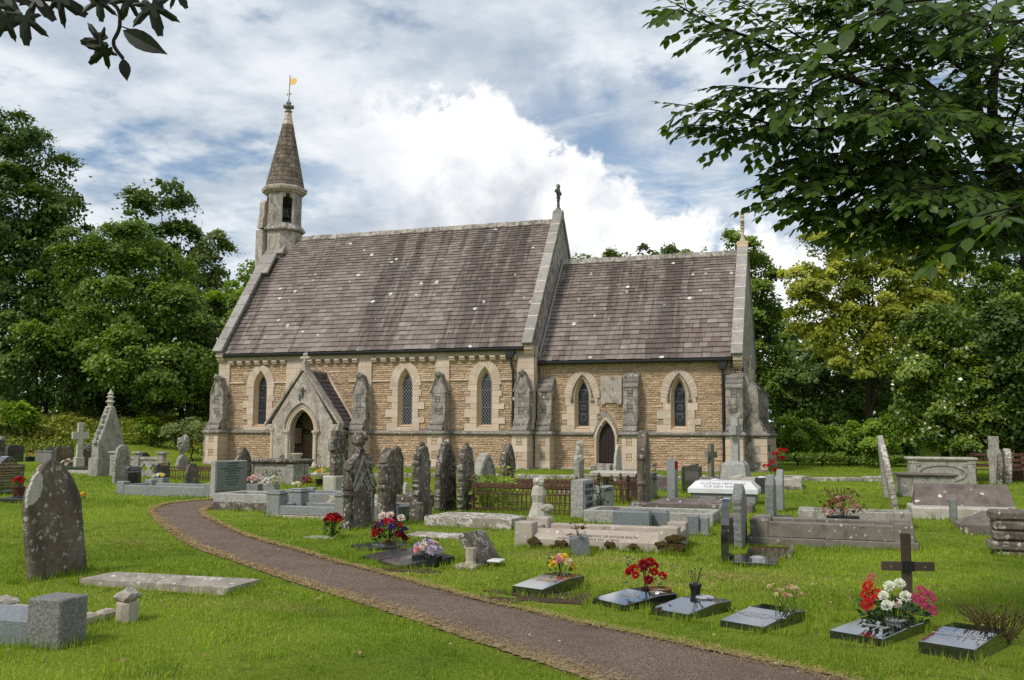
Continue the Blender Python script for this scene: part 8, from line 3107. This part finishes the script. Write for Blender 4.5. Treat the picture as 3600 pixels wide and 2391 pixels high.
o = headstone('black polished headstone seen almost edge on, with a stepped shoulder and a base plate', (25.887, -25.031, -0.125), 0.717, 0.096, 0.803, kind='shoulder', mat='black', rough=0, group=None, bev=.006)
MB().bbox(.06, .62, -.40, .40, -.05, .045, .008).build('base_plate', M['black'], o)
mb = MB()
mb.lathe([(.10, 0), (.10, .03), (.06, .05), (.0, .055)], (.38, -.12, .046), 14)
mb.build('vase_lid', M['steel'], o)
o = empty('scalloped_edging', (26.079, -24.444, -0.117), 0, 'small bed edged with scalloped grey tiles behind the black headstone', 'grave edging')
el_ = 0.591
for k in range(7):
 mb = MB()
 a = el_ * k / 7
 b = el_ * (k + 1) / 7 - .004
 mb.prism([(a, -.1), (b, -.1), (b, .04), ((a + b) / 2 + (b - a) * .25, .095), ((a + b) / 2, .11), ((a + b) / 2 - (b - a) * .25, .095), (a, .04)], 0, .04, 'xz', .004)
 mb.build('edging_tile', M['kerb_dark'], o)
for k in range(4):
 mb = MB()
 a, b = .05 + .17 * k, .05 + .17 * (k + 1) - .004
 mb.prism([(a, -.1), (b, -.1), (b, .04), ((a + b) / 2, .11), (a, .04)], el_ - .04, el_, 'yz', .004)
 mb.build('edging_tile', M['kerb_dark'], o)
MB().box(.01, el_ - .045, .045, .75, -.1, .05).build('soil', M['moss'], o)
headstone('rough grey granite headstone with sloping foot, left end of the long brown kerb', (26.135, -19.375, -0.081), 0.800, 0.159, 0.856, kind='peak', mat='granite_rough', rough=.006, group=None, bev=.02, base=(.05, .25, .08))
o = headstone('smooth grey granite headstone with rounded top beside the rough one', (26.212, -17.108, -0.064), 0.800, 0.128, 0.863, kind='round', mat='granite', rough=0, group=None, bev=.008)
for lab, p, z0, n_ in (('red roses on tall stems behind the smooth rounded headstone', (26.059, -13.547, -0.033), .98, 7), ('red roses lower down left of the smooth rounded headstone', (25.921, -14.477, -0.041), .72, 5)):
 o = empty('red_flowers', p, 0, lab, 'flowers')
 mb = MB()
 it = []
 for k in range(n_):
  a, q = k * 2.4, .17 * sqrt((k + .5) / n_)
  mb.tube([(0, 0, 0), (q * .4 * cos(a), q * .4 * sin(a), z0 * .7), (q * cos(a), q * sin(a), z0 + .1 * (k % 3))], .006, 4, .4, False)
  it.append((q * cos(a), q * sin(a), z0 + .1 * (k % 3), .065, 'red', 'carnation'))
 mb.build('stems', M['leaf_pot'], o)
 blooms(o, it)
kerb('long brown stone kerb on a stepped footing at the right, black trough on its rail', (26.048, -23.206, -0.108), 2.212, 1.0, .34, .18, 'kerb_brown', None, posts=(.24, .37), plinth=(.06, .12, 'kerb_brown'))
kerb('grey kerb stones directly behind the long brown kerb', (26.642, -20.101, -0.084), 1.844, .8, .27, .14, 'old_grey', None, posts=(.26, .28))
o = flowers('dried pink hydrangeas and brown leaves in a black trough on the long brown kerb', (27.363, -20.871, -0.090), 26, .34, .26, .56, .05, ['drypink', 'pale', 'dry', 'drypink', 'dry'], pot=('box', 'plastic', .26, .26), leaves=120, leafmat='leaf_dry')

# ---------------------------------------------------------------- far right
o = headstone('tall narrow stone seen edge on, left of a leaning pair at the right', (28.554, -12.205, -0.026), 0.700, 0.139, 1.550, kind='gothic', mat='old_grey', rough=.008, lean=(0, -4), panel=None)
o = headstone('white crusted stone leaning left, seen edge on, right of the leaning pair', (28.518, -15.584, -0.052), 0.800, 0.119, 1.401, kind='gothic', mat='white_lichen', rough=.012, lean=(0, -9))
chest('grey chest tomb with a carved oval panel on the right', (31.458, -5.781, 0.026), 1.856, 0.900, 0.846, 'old_grey', 'old_pale', None, .08, .10, oval=True)
chest('low sunken tomb with a tilted brown lid left of the hipped tomb', (30.201, -11.635, -0.019), 1.295, 0.900, 0.585, 'old_grey', 'kerb_dark', None, .07, .07, pil=False, rz=2)
ledger('large dark hipped tombstone blotched with white lichen', (28.762, -17.382, -0.063), 1.783, .95, .62, 'kerb_dark', None, .44, ends=.06)
ledger('stone step under the large dark hipped tombstone', (28.665, -17.986, -0.068), 1.818, 1.25, .22, 'old_pale', None)
headstone('small dark green post in front of the hipped tombstone', (29.284, -18.790, -0.075), 0.300, 0.106, 0.451, kind='flat', mat='slate_face', rough=.003, group=None)
ledger('dark coffin shaped hipped stone at the right edge with white blotches', (29.149, -20.818, -0.089), 2.1, .95, .36, 'kerb_dark', None, .20, 0, taper=.12)
# bench
o = empty('garden_bench', (31.644, -3.717, 0.042), radians(4), 'red brown wooden bench half hidden behind the stones at the right', 'bench')
for k in range(3):
 MB().bbox(0, 1.65, .30 + .02 * k, .335 + .02 * k, .50 + .17 * k, .60 + .17 * k, .008).build('back_slat', M['wood_red'], o)
for k in range(4):
 MB().bbox(.02, 1.63, -.18 + .12 * k, -.08 + .12 * k, .40, .43, .008).build('seat_slat', M['wood_red'], o)
for x_ in (.05, 1.53):
 for y_ in (-.15, .26):
  MB().bbox(x_, x_ + .07, y_, y_ + .07, -.05, .399 if y_ < 0 else .96, .008).build('leg', M['wood_red'], o)
 MB().bbox(x_ - .005, x_ + .075, -.20, .255, .58, .63, .008).build('armrest', M['wood_red'], o)
MB().bbox(.70, .78, .288, .2995, .72, .79, .001).build('name_plate', M['steel'], o)
o = empty('stone_cross', (32.108, -5.047, 0.032), radians(-6), 'weathered grey stone cross in front of the bench', 'stone cross')
mb = MB()
mb.prism(rough_outline([(-.16, -.1), (.16, -.1), (.15, .78), (.20, .84), (.19, 1.06), (.14, 1.10), (.15, 1.50), (-.15, 1.50), (-.14, 1.10), (-.19, 1.06), (-.20, .84), (-.15, .78)], .06, .008), -.14, .14, 'xz', .015)
mb.build('cross', M['old_grey'], o)
headstone('pale crusted stone with ringed edge, right of the weathered cross', (32.503, -4.595, 0.033), 0.500, 0.217, 1.121, kind='gothic', mat='white_lichen', rough=.012, lean=(0, 2))
headstone('slim dark leaning stone between the weathered cross and the pale crusted stone', (32.174, -5.217, 0.029), 0.500, 0.143, 0.969, kind='taper', mat='old_dark', rough=.01, lean=(0, 4))
o = empty('ruined_pier', (29.489, -23.254, -0.108), 0, 'crumbling pier of stacked dark stones at the right edge', 'stone pier')
zz = -.06
for k in range(5):
 mb = MB()
 w_ = rnd.uniform(.24, .32)
 mb.bbox(-w_, w_ + .2, -.2, .25, zz, zz + .13, .03)
 mb.build('stone', M['old_dark'], o)
 zz += .135
headstone('small grey headstone behind the crumbling pier', (30.371, -18.127, -0.071), 0.500, 0.084, 0.277, kind='flat', mat='old_grey', rough=.004)
headstone('low broken stump of a headstone near the low wall, left of two', (18.814, -11.063, -0.016), 0.386, 0.093, 0.268, kind='lowgothic', mat='old_grey', rough=.01)
headstone('low dark stump of a headstone near the low wall, right of two', (19.569, -11.156, -0.017), 0.461, 0.104, 0.188, kind='round', mat='kerb_dark', rough=.008)
headstone('small pale pointed footstone between the tall row and the low wall', (17.254, -16.200, -0.055), 0.254, 0.070, 0.353, kind='shoulder', mat='old_pale', rough=.008)

# low wall of kerb stones along the churchyard path by the church
A_, B_ = Vector((9.542, -9.273, -0.001)), Vector((29.026, -4.507, 0.036))
o = empty('low_stone_wall', A_, atan2(B_.y - A_.y, B_.x - A_.x), 'low wall of long kerb stones between the graves and the church', 'wall')
Lw = (Vector((B_.x, B_.y)) - Vector((A_.x, A_.y))).length
x_ = 0.0
wallm = stone_mat('white crusted kerb wall', (0.34, 0.305, 0.255), (0.25, 0.22, 0.185), (0.11, 0.095, 0.08), .4, (0.72, 0.69, 0.62), .5, 1.4, .012)
while x_ < Lw:
 w_ = rnd.uniform(.55, 1.1)
 mb = MB()
 gzz = float(gz(A_.x + (B_.x - A_.x) * x_ / Lw, A_.y + (B_.y - A_.y) * x_ / Lw)) - A_.z
 mb.bbox(x_ + .006, x_ + w_ - .006, -.13 + rnd.uniform(-.02, .02), .15, gzz - .1, gzz + rnd.uniform(.13, .19), .03)
 mb.build('kerb_stone', wallm, o)
 x_ += w_
# telephone wires behind the chancel
o = empty('overhead_wires', (23.292, 24.153, 7.226), 0, 'thin overhead wires crossing the dark trees right of the church', 'wires')
W0 = Vector((23.292, 24.153, 7.226))
for k in range(3):
 p0, p1 = Vector((21.960, 23.746, 6.885)) - W0, Vector((32.559, 27.220, 7.423)) - W0
 mb = MB()
 mb.tube([p0 + Vector((0, 0, -.22 * k)), (p0 + p1) / 2 + Vector((0, 0, -.22 * k - .15)), p1 + Vector((0, 0, -.15 * k))], .012, 4)
 mb.build('wire', M['iron'], o)
# bare soil round the plaques
M['soil2'] = M['soil']
for (p, rx_, ry_) in (((24.465, -28.259, -0.147), .62, .30), ((22.290, -27.085, -0.138), .50, .18), ((23.924, -28.629, -0.149), .40, .12)):
 mb = MB()
 n = 26
 ring = []
 for k in range(n):
  a = 2 * pi * k / n
  q = 1 + .25 * sin(3 * a + p[0]) + rnd.uniform(-.12, .12)
  x__, y__ = p[0] + rx_ * q * cos(a), p[1] + ry_ * q * sin(a)
  ring.append((x__, y__, float(ground_z(x__, y__)) + .008))
 mb.add(ring, [tuple(range(n))])
 so = mb.build('bare_soil', M['soil'])
 so['kind'] = 'structure'
# ================================================================== GRASS
bpy.context.view_layer.update()
M['blade'] = leaf_mat('grass blades', (0.160, 0.240, 0.020), (0.350, 0.440, 0.046), .35, .55, .25)
M['straw'] = leaf_mat('dry straw', (0.30, 0.200, 0.085), (0.52, 0.380, 0.190), .2, .8, .1)
RG = np.random.default_rng(9)
# footprints that grass must not grow through
foot = []
ring_src = []
for o in list(COL.objects):
 if o.type != 'MESH' or o.get('kind') in ('structure',) or o.name.startswith(('crown', 'trunk', 'foliage', 'leaf', 'branches', 'bloom', 'leaves', 'fronds', 'stems', 'wood', 'far_wood', 'brambles', 'nettles')):
  continue
 r = o
 while r.parent is not None:
  r = r.parent
 if r.get('category') in ('church', 'tree', 'bush', 'wires', None):
  continue
 bb = [o.matrix_world @ Vector(c) for c in o.bound_box]
 x0, x1 = min(p.x for p in bb), max(p.x for p in bb)
 y0, y1 = min(p.y for p in bb), max(p.y for p in bb)
 z0 = min(p.z for p in bb)
 g = float(gz((x0 + x1) / 2, (y0 + y1) / 2))
 if z0 < g + .12 and (x1 - x0) * (y1 - y0) > .004:
  foot.append((x0, x1, y0, y1))
foot = np.array(foot)


def free(x, y, m=.012):
 ok = np.ones(len(x), bool)
 for a, b, c, d in foot:
  ok &= ~((x > a + m) & (x < b - m) & (y > c + m) & (y < d - m))
 ok &= ~((y > -.1) & (x > 0) & (x < 24.2) & (y < 9))
 ok &= ~((x > 4.1) & (x < 7.3) & (y > -2.2) & (y < 0))
 return ok


# distance to the path: signed, negative on the tarmac
plp, prp = pl_[:, :2], pr_[:, :2]


def path_side(x, y):
 """fraction across the path and distance outside it"""
 q = np.stack([x, y], 1)
 best = np.full(len(q), 1e9)
 inside = np.zeros(len(q), bool)
 for i in range(len(plp) - 1):
  quad = [plp[i], plp[i + 1], prp[i + 1], prp[i]]
  cx, cy = (quad[0] + quad[2]) / 2
  near = (np.abs(q[:, 0] - cx) < 3.0) & (np.abs(q[:, 1] - cy) < 3.0)
  if not near.any():
   continue
  qq = q[near]
  ins = np.zeros(len(qq), bool)
  for k in range(4):
   a, b = quad[k - 1], quad[k]
   cond = ((a[1] > qq[:, 1]) != (b[1] > qq[:, 1])) & (qq[:, 0] < (b[0] - a[0]) * (qq[:, 1] - a[1]) / (b[1] - a[1] + 1e-12) + a[0])
   ins ^= cond
  idx = np.where(near)[0]
  inside[idx] |= ins
  for (a, b) in ((plp[i], plp[i + 1]), (prp[i], prp[i + 1])):
   ab = b - a
   t = np.clip(((qq - a) @ ab) / (ab @ ab + 1e-12), 0, 1)
   dd = np.linalg.norm(qq - a - t[:, None] * ab, axis=1)
   best[idx] = np.minimum(best[idx], dd)
 return inside, best


def lump(x, y, f, s):
 return .5 + .25 * np.sin(x * f + 1.3 * np.sin(y * f * .7 + s) + s) + .25 * np.sin(y * f * 1.3 + 1.7 * np.sin(x * f * .6 - s))


DRY = [((23.973, -25.386, -0.125), .7, .35), ((24.607, -25.374, -0.124), .5, .25), ((16.825, -21.869, -0.097), .6, .2), ((25.256, -27.132, -0.138), .9, .4), ((17.367, -26.047, -0.130), .8, .5), ((22.096, -29.706, -0.158), .7, .25), ((26.117, -26.344, -0.132), 1.0, .5), ((24.800, -29.769, -0.158), .6, .2), ((24.291, -25.740, -0.127), .9, .30), ((24.530, -28.488, -0.148), .9, .35), ((22.353, -27.280, -0.139), .7, .25), ((9.962, -17.871, -0.067), .5, .2), ((28.293, -29.367, -0.155), .8, .6), ((11.770, -19.072, -0.076), .8, .15), ((27.458, -29.268, -0.154), .5, .35)]


def blades(r0, r1, dens, h, w, seg):
 half = radians(30.5)
 area = half * (r1 * r1 - r0 * r0)
 n = int(area * dens)
 rr = np.sqrt(RG.uniform(r0 * r0, r1 * r1, n))
 th = RG.uniform(-half, half, n) + 0.3217
 x = CAM.x - rr * np.sin(th)
 y = CAM.y + rr * np.cos(th)
 keep = free(x, y) & (RG.uniform(0, 1, n) < .35 + .75 * lump(x, y, 5.1, .4))
 x, y = x[keep], y[keep]
 ins, dp = path_side(x, y)
 # ragged edge: grass creeps a little over the tarmac
 k = ~ins | ((dp < .10) & (RG.uniform(0, 1, len(x)) < np.clip(1 - dp / .10, 0, 1) ** 2 * .8))
 x, y, dp, ins = x[k], y[k], dp[k], ins[k]
 n = len(x)
 z = ground_z(x, y)
 tall = .55 + .9 * lump(x, y, 1.4, 2.0) * lump(x, y, 4.3, 5.0) + .5 * (lump(x, y, 9.0, 1.0) > .8)
 H = h * tall * RG.uniform(.55, 1.25, n)
 H[dp < .18] *= .75
 a = RG.uniform(0, 2 * pi, n)
 tilt = RG.normal(0, .38, n)
 b = RG.uniform(0, 2 * pi, n)
 lx, ly = np.cos(b) * np.sin(tilt), np.sin(b) * np.sin(tilt)
 lz = np.cos(tilt)
 sx, sy = np.cos(a), np.sin(a)
 W_ = w * RG.uniform(.6, 1.3, n)
 dry = RG.uniform(0, 1, n) < np.clip(.05 + .10 * lump(x, y, 1.1, 4.0) ** 3 + .85 * np.exp(-(dp / .09) ** 2) + .10 * (lump(x, y, .9, 7.0) > .82), 0, .9)
 for (p, a_, b_) in DRY:
  e = ((x - p[0]) / a_) ** 2 + ((y - p[1]) / b_) ** 2
  dry |= RG.uniform(0, 1, n) < .95 * np.exp(-e)
 tint = np.clip(.45 + .42 * (lump(x, y, .55, 1.0) - .5) * 2 + .36 * (lump(x, y, 2.2, 3.0) - .5) * 2 + RG.normal(0, .22, n), 0, 1)
 out = []
 for sel, mat in ((~dry, 'blade'), (dry, 'straw')):
  X, Y, Z, HH = x[sel], y[sel], z[sel] - .004, H[sel] * (1 if mat == 'blade' else .8)
  SX, SY, LX, LY, LZ, WW, T = sx[sel], sy[sel], lx[sel], ly[sel], lz[sel], W_[sel], tint[sel]
  if mat == 'straw':
   LX, LY, LZ = LX * 1.8, LY * 1.8, LZ * .6
  m = len(X)
  if m == 0:
   continue
  b0 = np.stack([X - SX * WW * .5, Y - SY * WW * .5, Z], 1)
  b1 = np.stack([X + SX * WW * .5, Y + SY * WW * .5, Z], 1)
  if seg == 2:
   mx, my, mz = X + LX * HH * .45, Y + LY * HH * .45, Z + LZ * HH * .6
   m0 = np.stack([mx - SX * WW * .42, my - SY * WW * .42, mz], 1)
   m1 = np.stack([mx + SX * WW * .42, my + SY * WW * .42, mz], 1)
   tp = np.stack([X + LX * HH * 1.25, Y + LY * HH * 1.25, Z + LZ * HH * .98], 1)
   V = np.stack([b0, b1, m1, m0, tp], 1).reshape(-1, 3)
   base = np.arange(m) * 5
   loops = np.stack([base, base + 1, base + 2, base + 3, base + 3, base + 2, base + 4], 1).ravel()
   tot = np.tile([4, 3], m)
   TT = np.repeat(T, 2)
  else:
   tp = np.stack([X + LX * HH, Y + LY * HH, Z + LZ * HH], 1)
   V = np.stack([b0, b1, tp], 1).reshape(-1, 3)
   loops = np.arange(3 * m)
   tot = np.full(m, 3)
   TT = T
  out.append((V, loops, tot, TT, mat))
 return out


PARTS = blades(5.2, 9.5, 3000, .050, .0062, 2) + blades(9.5, 15, 1500, .055, .0095, 2) + blades(15, 24, 620, .060, .017, 1) + blades(24, 48, 170, .075, .034, 1)
for mname in ('blade', 'straw'):
 Vs, Ls, Ts, As, off = [], [], [], [], 0
 for V, loops, tot, TT, mt in PARTS:
  if mt != mname:
   continue
  Vs.append(V)
  Ls.append(loops + off)
  Ts.append(tot)
  As.append(TT)
  off += len(V)
 V, Lp, tot, A = np.concatenate(Vs), np.concatenate(Ls), np.concatenate(Ts), np.concatenate(As)
 me = bpy.data.meshes.new('grass')
 me.vertices.add(len(V))
 me.vertices.foreach_set('co', V.astype(np.float32).ravel())
 me.loops.add(len(Lp))
 me.loops.foreach_set('vertex_index', Lp.astype(np.int32))
 me.polygons.add(len(tot))
 me.polygons.foreach_set('loop_start', np.r_[0, np.cumsum(tot)[:-1]].astype(np.int32))
 me.polygons.foreach_set('loop_total', tot.astype(np.int32))
 at = me.attributes.new('tint', 'FLOAT', 'FACE')
 at.data.foreach_set('value', A.astype(np.float32))
 me.materials.append(M[mname])
 me.update(calc_edges=True)
 o = bpy.data.objects.new('grass' if mname == 'blade' else 'dry_grass', me)
 COL.objects.link(o)
 tag(o, 'short bright green turf of the churchyard' if mname == 'blade' else 'dry straw coloured grass along the path and in worn patches', 'grass', kind='stuff')

# straw lying loose along the edges of the path
n = 15000
ii = RG.integers(0, len(plp) - 1, n)
tt = RG.uniform(0, 1, n)[:, None]
sd = RG.integers(0, 2, n).astype(bool)
base_ = np.where(sd[:, None], plp[ii] * (1 - tt) + plp[ii + 1] * tt, prp[ii] * (1 - tt) + prp[ii + 1] * tt)
oth_ = np.where(sd[:, None], prp[ii] * (1 - tt) + prp[ii + 1] * tt, plp[ii] * (1 - tt) + plp[ii + 1] * tt)
dv = oth_ - base_
dv /= np.linalg.norm(dv, axis=1, keepdims=True) + 1e-9
off_ = RG.normal(.02, .075, n) + .10 * (lump(base_[:, 0], base_[:, 1], 2.3, 1.) > .75) * RG.uniform(0, 1, n)
q = base_ + dv * off_[:, None]
a = RG.uniform(0, 2 * pi, n)
L_ = RG.uniform(.03, .09, n)
dist = np.hypot(q[:, 0] - CAM.x, q[:, 1] - CAM.y)
W_ = np.clip(.0009 * dist, .004, .02)
Z = ground_z(q[:, 0], q[:, 1]) + .028 + RG.uniform(0, .012, n)
ca, sa = np.cos(a), np.sin(a)
V = np.stack([np.stack([q[:, 0] - sa * W_ * .5, q[:, 1] + ca * W_ * .5, Z], 1), np.stack([q[:, 0] + sa * W_ * .5, q[:, 1] - ca * W_ * .5, Z], 1), np.stack([q[:, 0] + ca * L_, q[:, 1] + sa * L_, Z + RG.uniform(-.008, .02, n)], 1)], 1).reshape(-1, 3)
me = bpy.data.meshes.new('loose_straw')
me.vertices.add(3 * n)
me.vertices.foreach_set('co', V.astype(np.float32).ravel())
me.loops.add(3 * n)
me.loops.foreach_set('vertex_index', np.arange(3 * n, dtype=np.int32))
me.polygons.add(n)
me.polygons.foreach_set('loop_start', np.arange(0, 3 * n, 3, dtype=np.int32))
me.polygons.foreach_set('loop_total', np.full(n, 3, dtype=np.int32))
at = me.attributes.new('tint', 'FLOAT', 'FACE')
at.data.foreach_set('value', RG.uniform(0, 1, n).astype(np.float32))
me.materials.append(M['straw'])
me.update(calc_edges=True)
o = bpy.data.objects.new('loose_straw', me)
COL.objects.link(o)
tag(o, 'loose dry straw strewn along the edges of the path', 'straw', kind='stuff')

# longer grass left by the mower round the stones
X, Y = [], []
for a, b, c, d in foot:
 dist = sqrt(((a + b) / 2 - CAM.x) ** 2 + ((c + d) / 2 - CAM.y) ** 2)
 if dist > 36:
  continue
 per = 2 * (b - a + d - c)
 k = int(per * (150 if dist < 16 else 60))
 s = RG.uniform(0, 1, k)
 e = RG.integers(0, 4, k)
 o_ = np.abs(RG.normal(0, .035, k))
 X.append(np.where(e < 2, a + (b - a) * s, np.where(e == 2, a - o_, b + o_)))
 Y.append(np.where(e >= 2, c + (d - c) * s, np.where(e == 0, c - o_, d + o_)))
X, Y = np.concatenate(X), np.concatenate(Y)
ok = free(X, Y, -.001)
ins, _ = path_side(X, Y)
ok &= ~ins
X, Y = X[ok], Y[ok]
n = len(X)
dist = np.hypot(X - CAM.x, Y - CAM.y)
H = .085 * RG.uniform(.4, 1.35, n) * (.6 + .8 * lump(X, Y, 3.0, 2.))
W_ = np.clip(.0011 * dist, .006, .03)
a, b, tl = RG.uniform(0, 2 * pi, n), RG.uniform(0, 2 * pi, n), RG.normal(0, .35, n)
Z = ground_z(X, Y) - .004
V = np.stack([np.stack([X - np.cos(a) * W_ * .5, Y - np.sin(a) * W_ * .5, Z], 1), np.stack([X + np.cos(a) * W_ * .5, Y + np.sin(a) * W_ * .5, Z], 1), np.stack([X + np.cos(b) * np.sin(tl) * H, Y + np.sin(b) * np.sin(tl) * H, Z + np.cos(tl) * H], 1)], 1).reshape(-1, 3)
me = bpy.data.meshes.new('grass')
me.vertices.add(3 * n)
me.vertices.foreach_set('co', V.astype(np.float32).ravel())
me.loops.add(3 * n)
me.loops.foreach_set('vertex_index', np.arange(3 * n, dtype=np.int32))
me.polygons.add(n)
me.polygons.foreach_set('loop_start', np.arange(0, 3 * n, 3, dtype=np.int32))
me.polygons.foreach_set('loop_total', np.full(n, 3, dtype=np.int32))
at = me.attributes.new('tint', 'FLOAT', 'FACE')
at.data.foreach_set('value', np.clip(RG.normal(.4, .25, n), 0, 1).astype(np.float32))
me.materials.append(M['blade'])
me.update(calc_edges=True)
o = bpy.data.objects.new('long_grass', me)
COL.objects.link(o)
tag(o, 'longer grass left standing round the feet of the stones', 'grass', kind='stuff')

# fallen leaves and daisies lying about
mb, md = MB(), MB()
for k in range(150):
 r, t = 5.5 + 26 * RG.uniform() ** 1.4, radians(30) * RG.uniform(-1, 1) + .3217
 x, y = CAM.x - r * sin(t), CAM.y + r * cos(t)
 if not free(np.array([x]), np.array([y]))[0]:
  continue
 z = float(ground_z(x, y)) + .03
 if k % 3:
  s, q = RG.uniform(.02, .045), RG.uniform(0, 6)
  mb.add([(x + s * cos(q), y + s * sin(q), z + .01), (x - s * .5 * sin(q), y + s * .5 * cos(q), z + .02), (x - s * cos(q), y - s * sin(q), z), (x + s * .5 * sin(q), y - s * .5 * cos(q), z + .012)], [(0, 1, 2, 3)], float(RG.uniform(.2, 1)))
 else:
  md.add([(x + .012 * cos(u * pi / 3), y + .012 * sin(u * pi / 3), z + .03) for u in range(6)], [tuple(range(6))], .8)
o = mb.build('fallen_leaves', M['straw'])
tag(o, 'dead leaves scattered on the turf and path', 'leaves', kind='stuff')
o = md.build('daisies', M['fl_white'])
tag(o, 'tiny white daisies in the turf', 'daisies', kind='stuff')
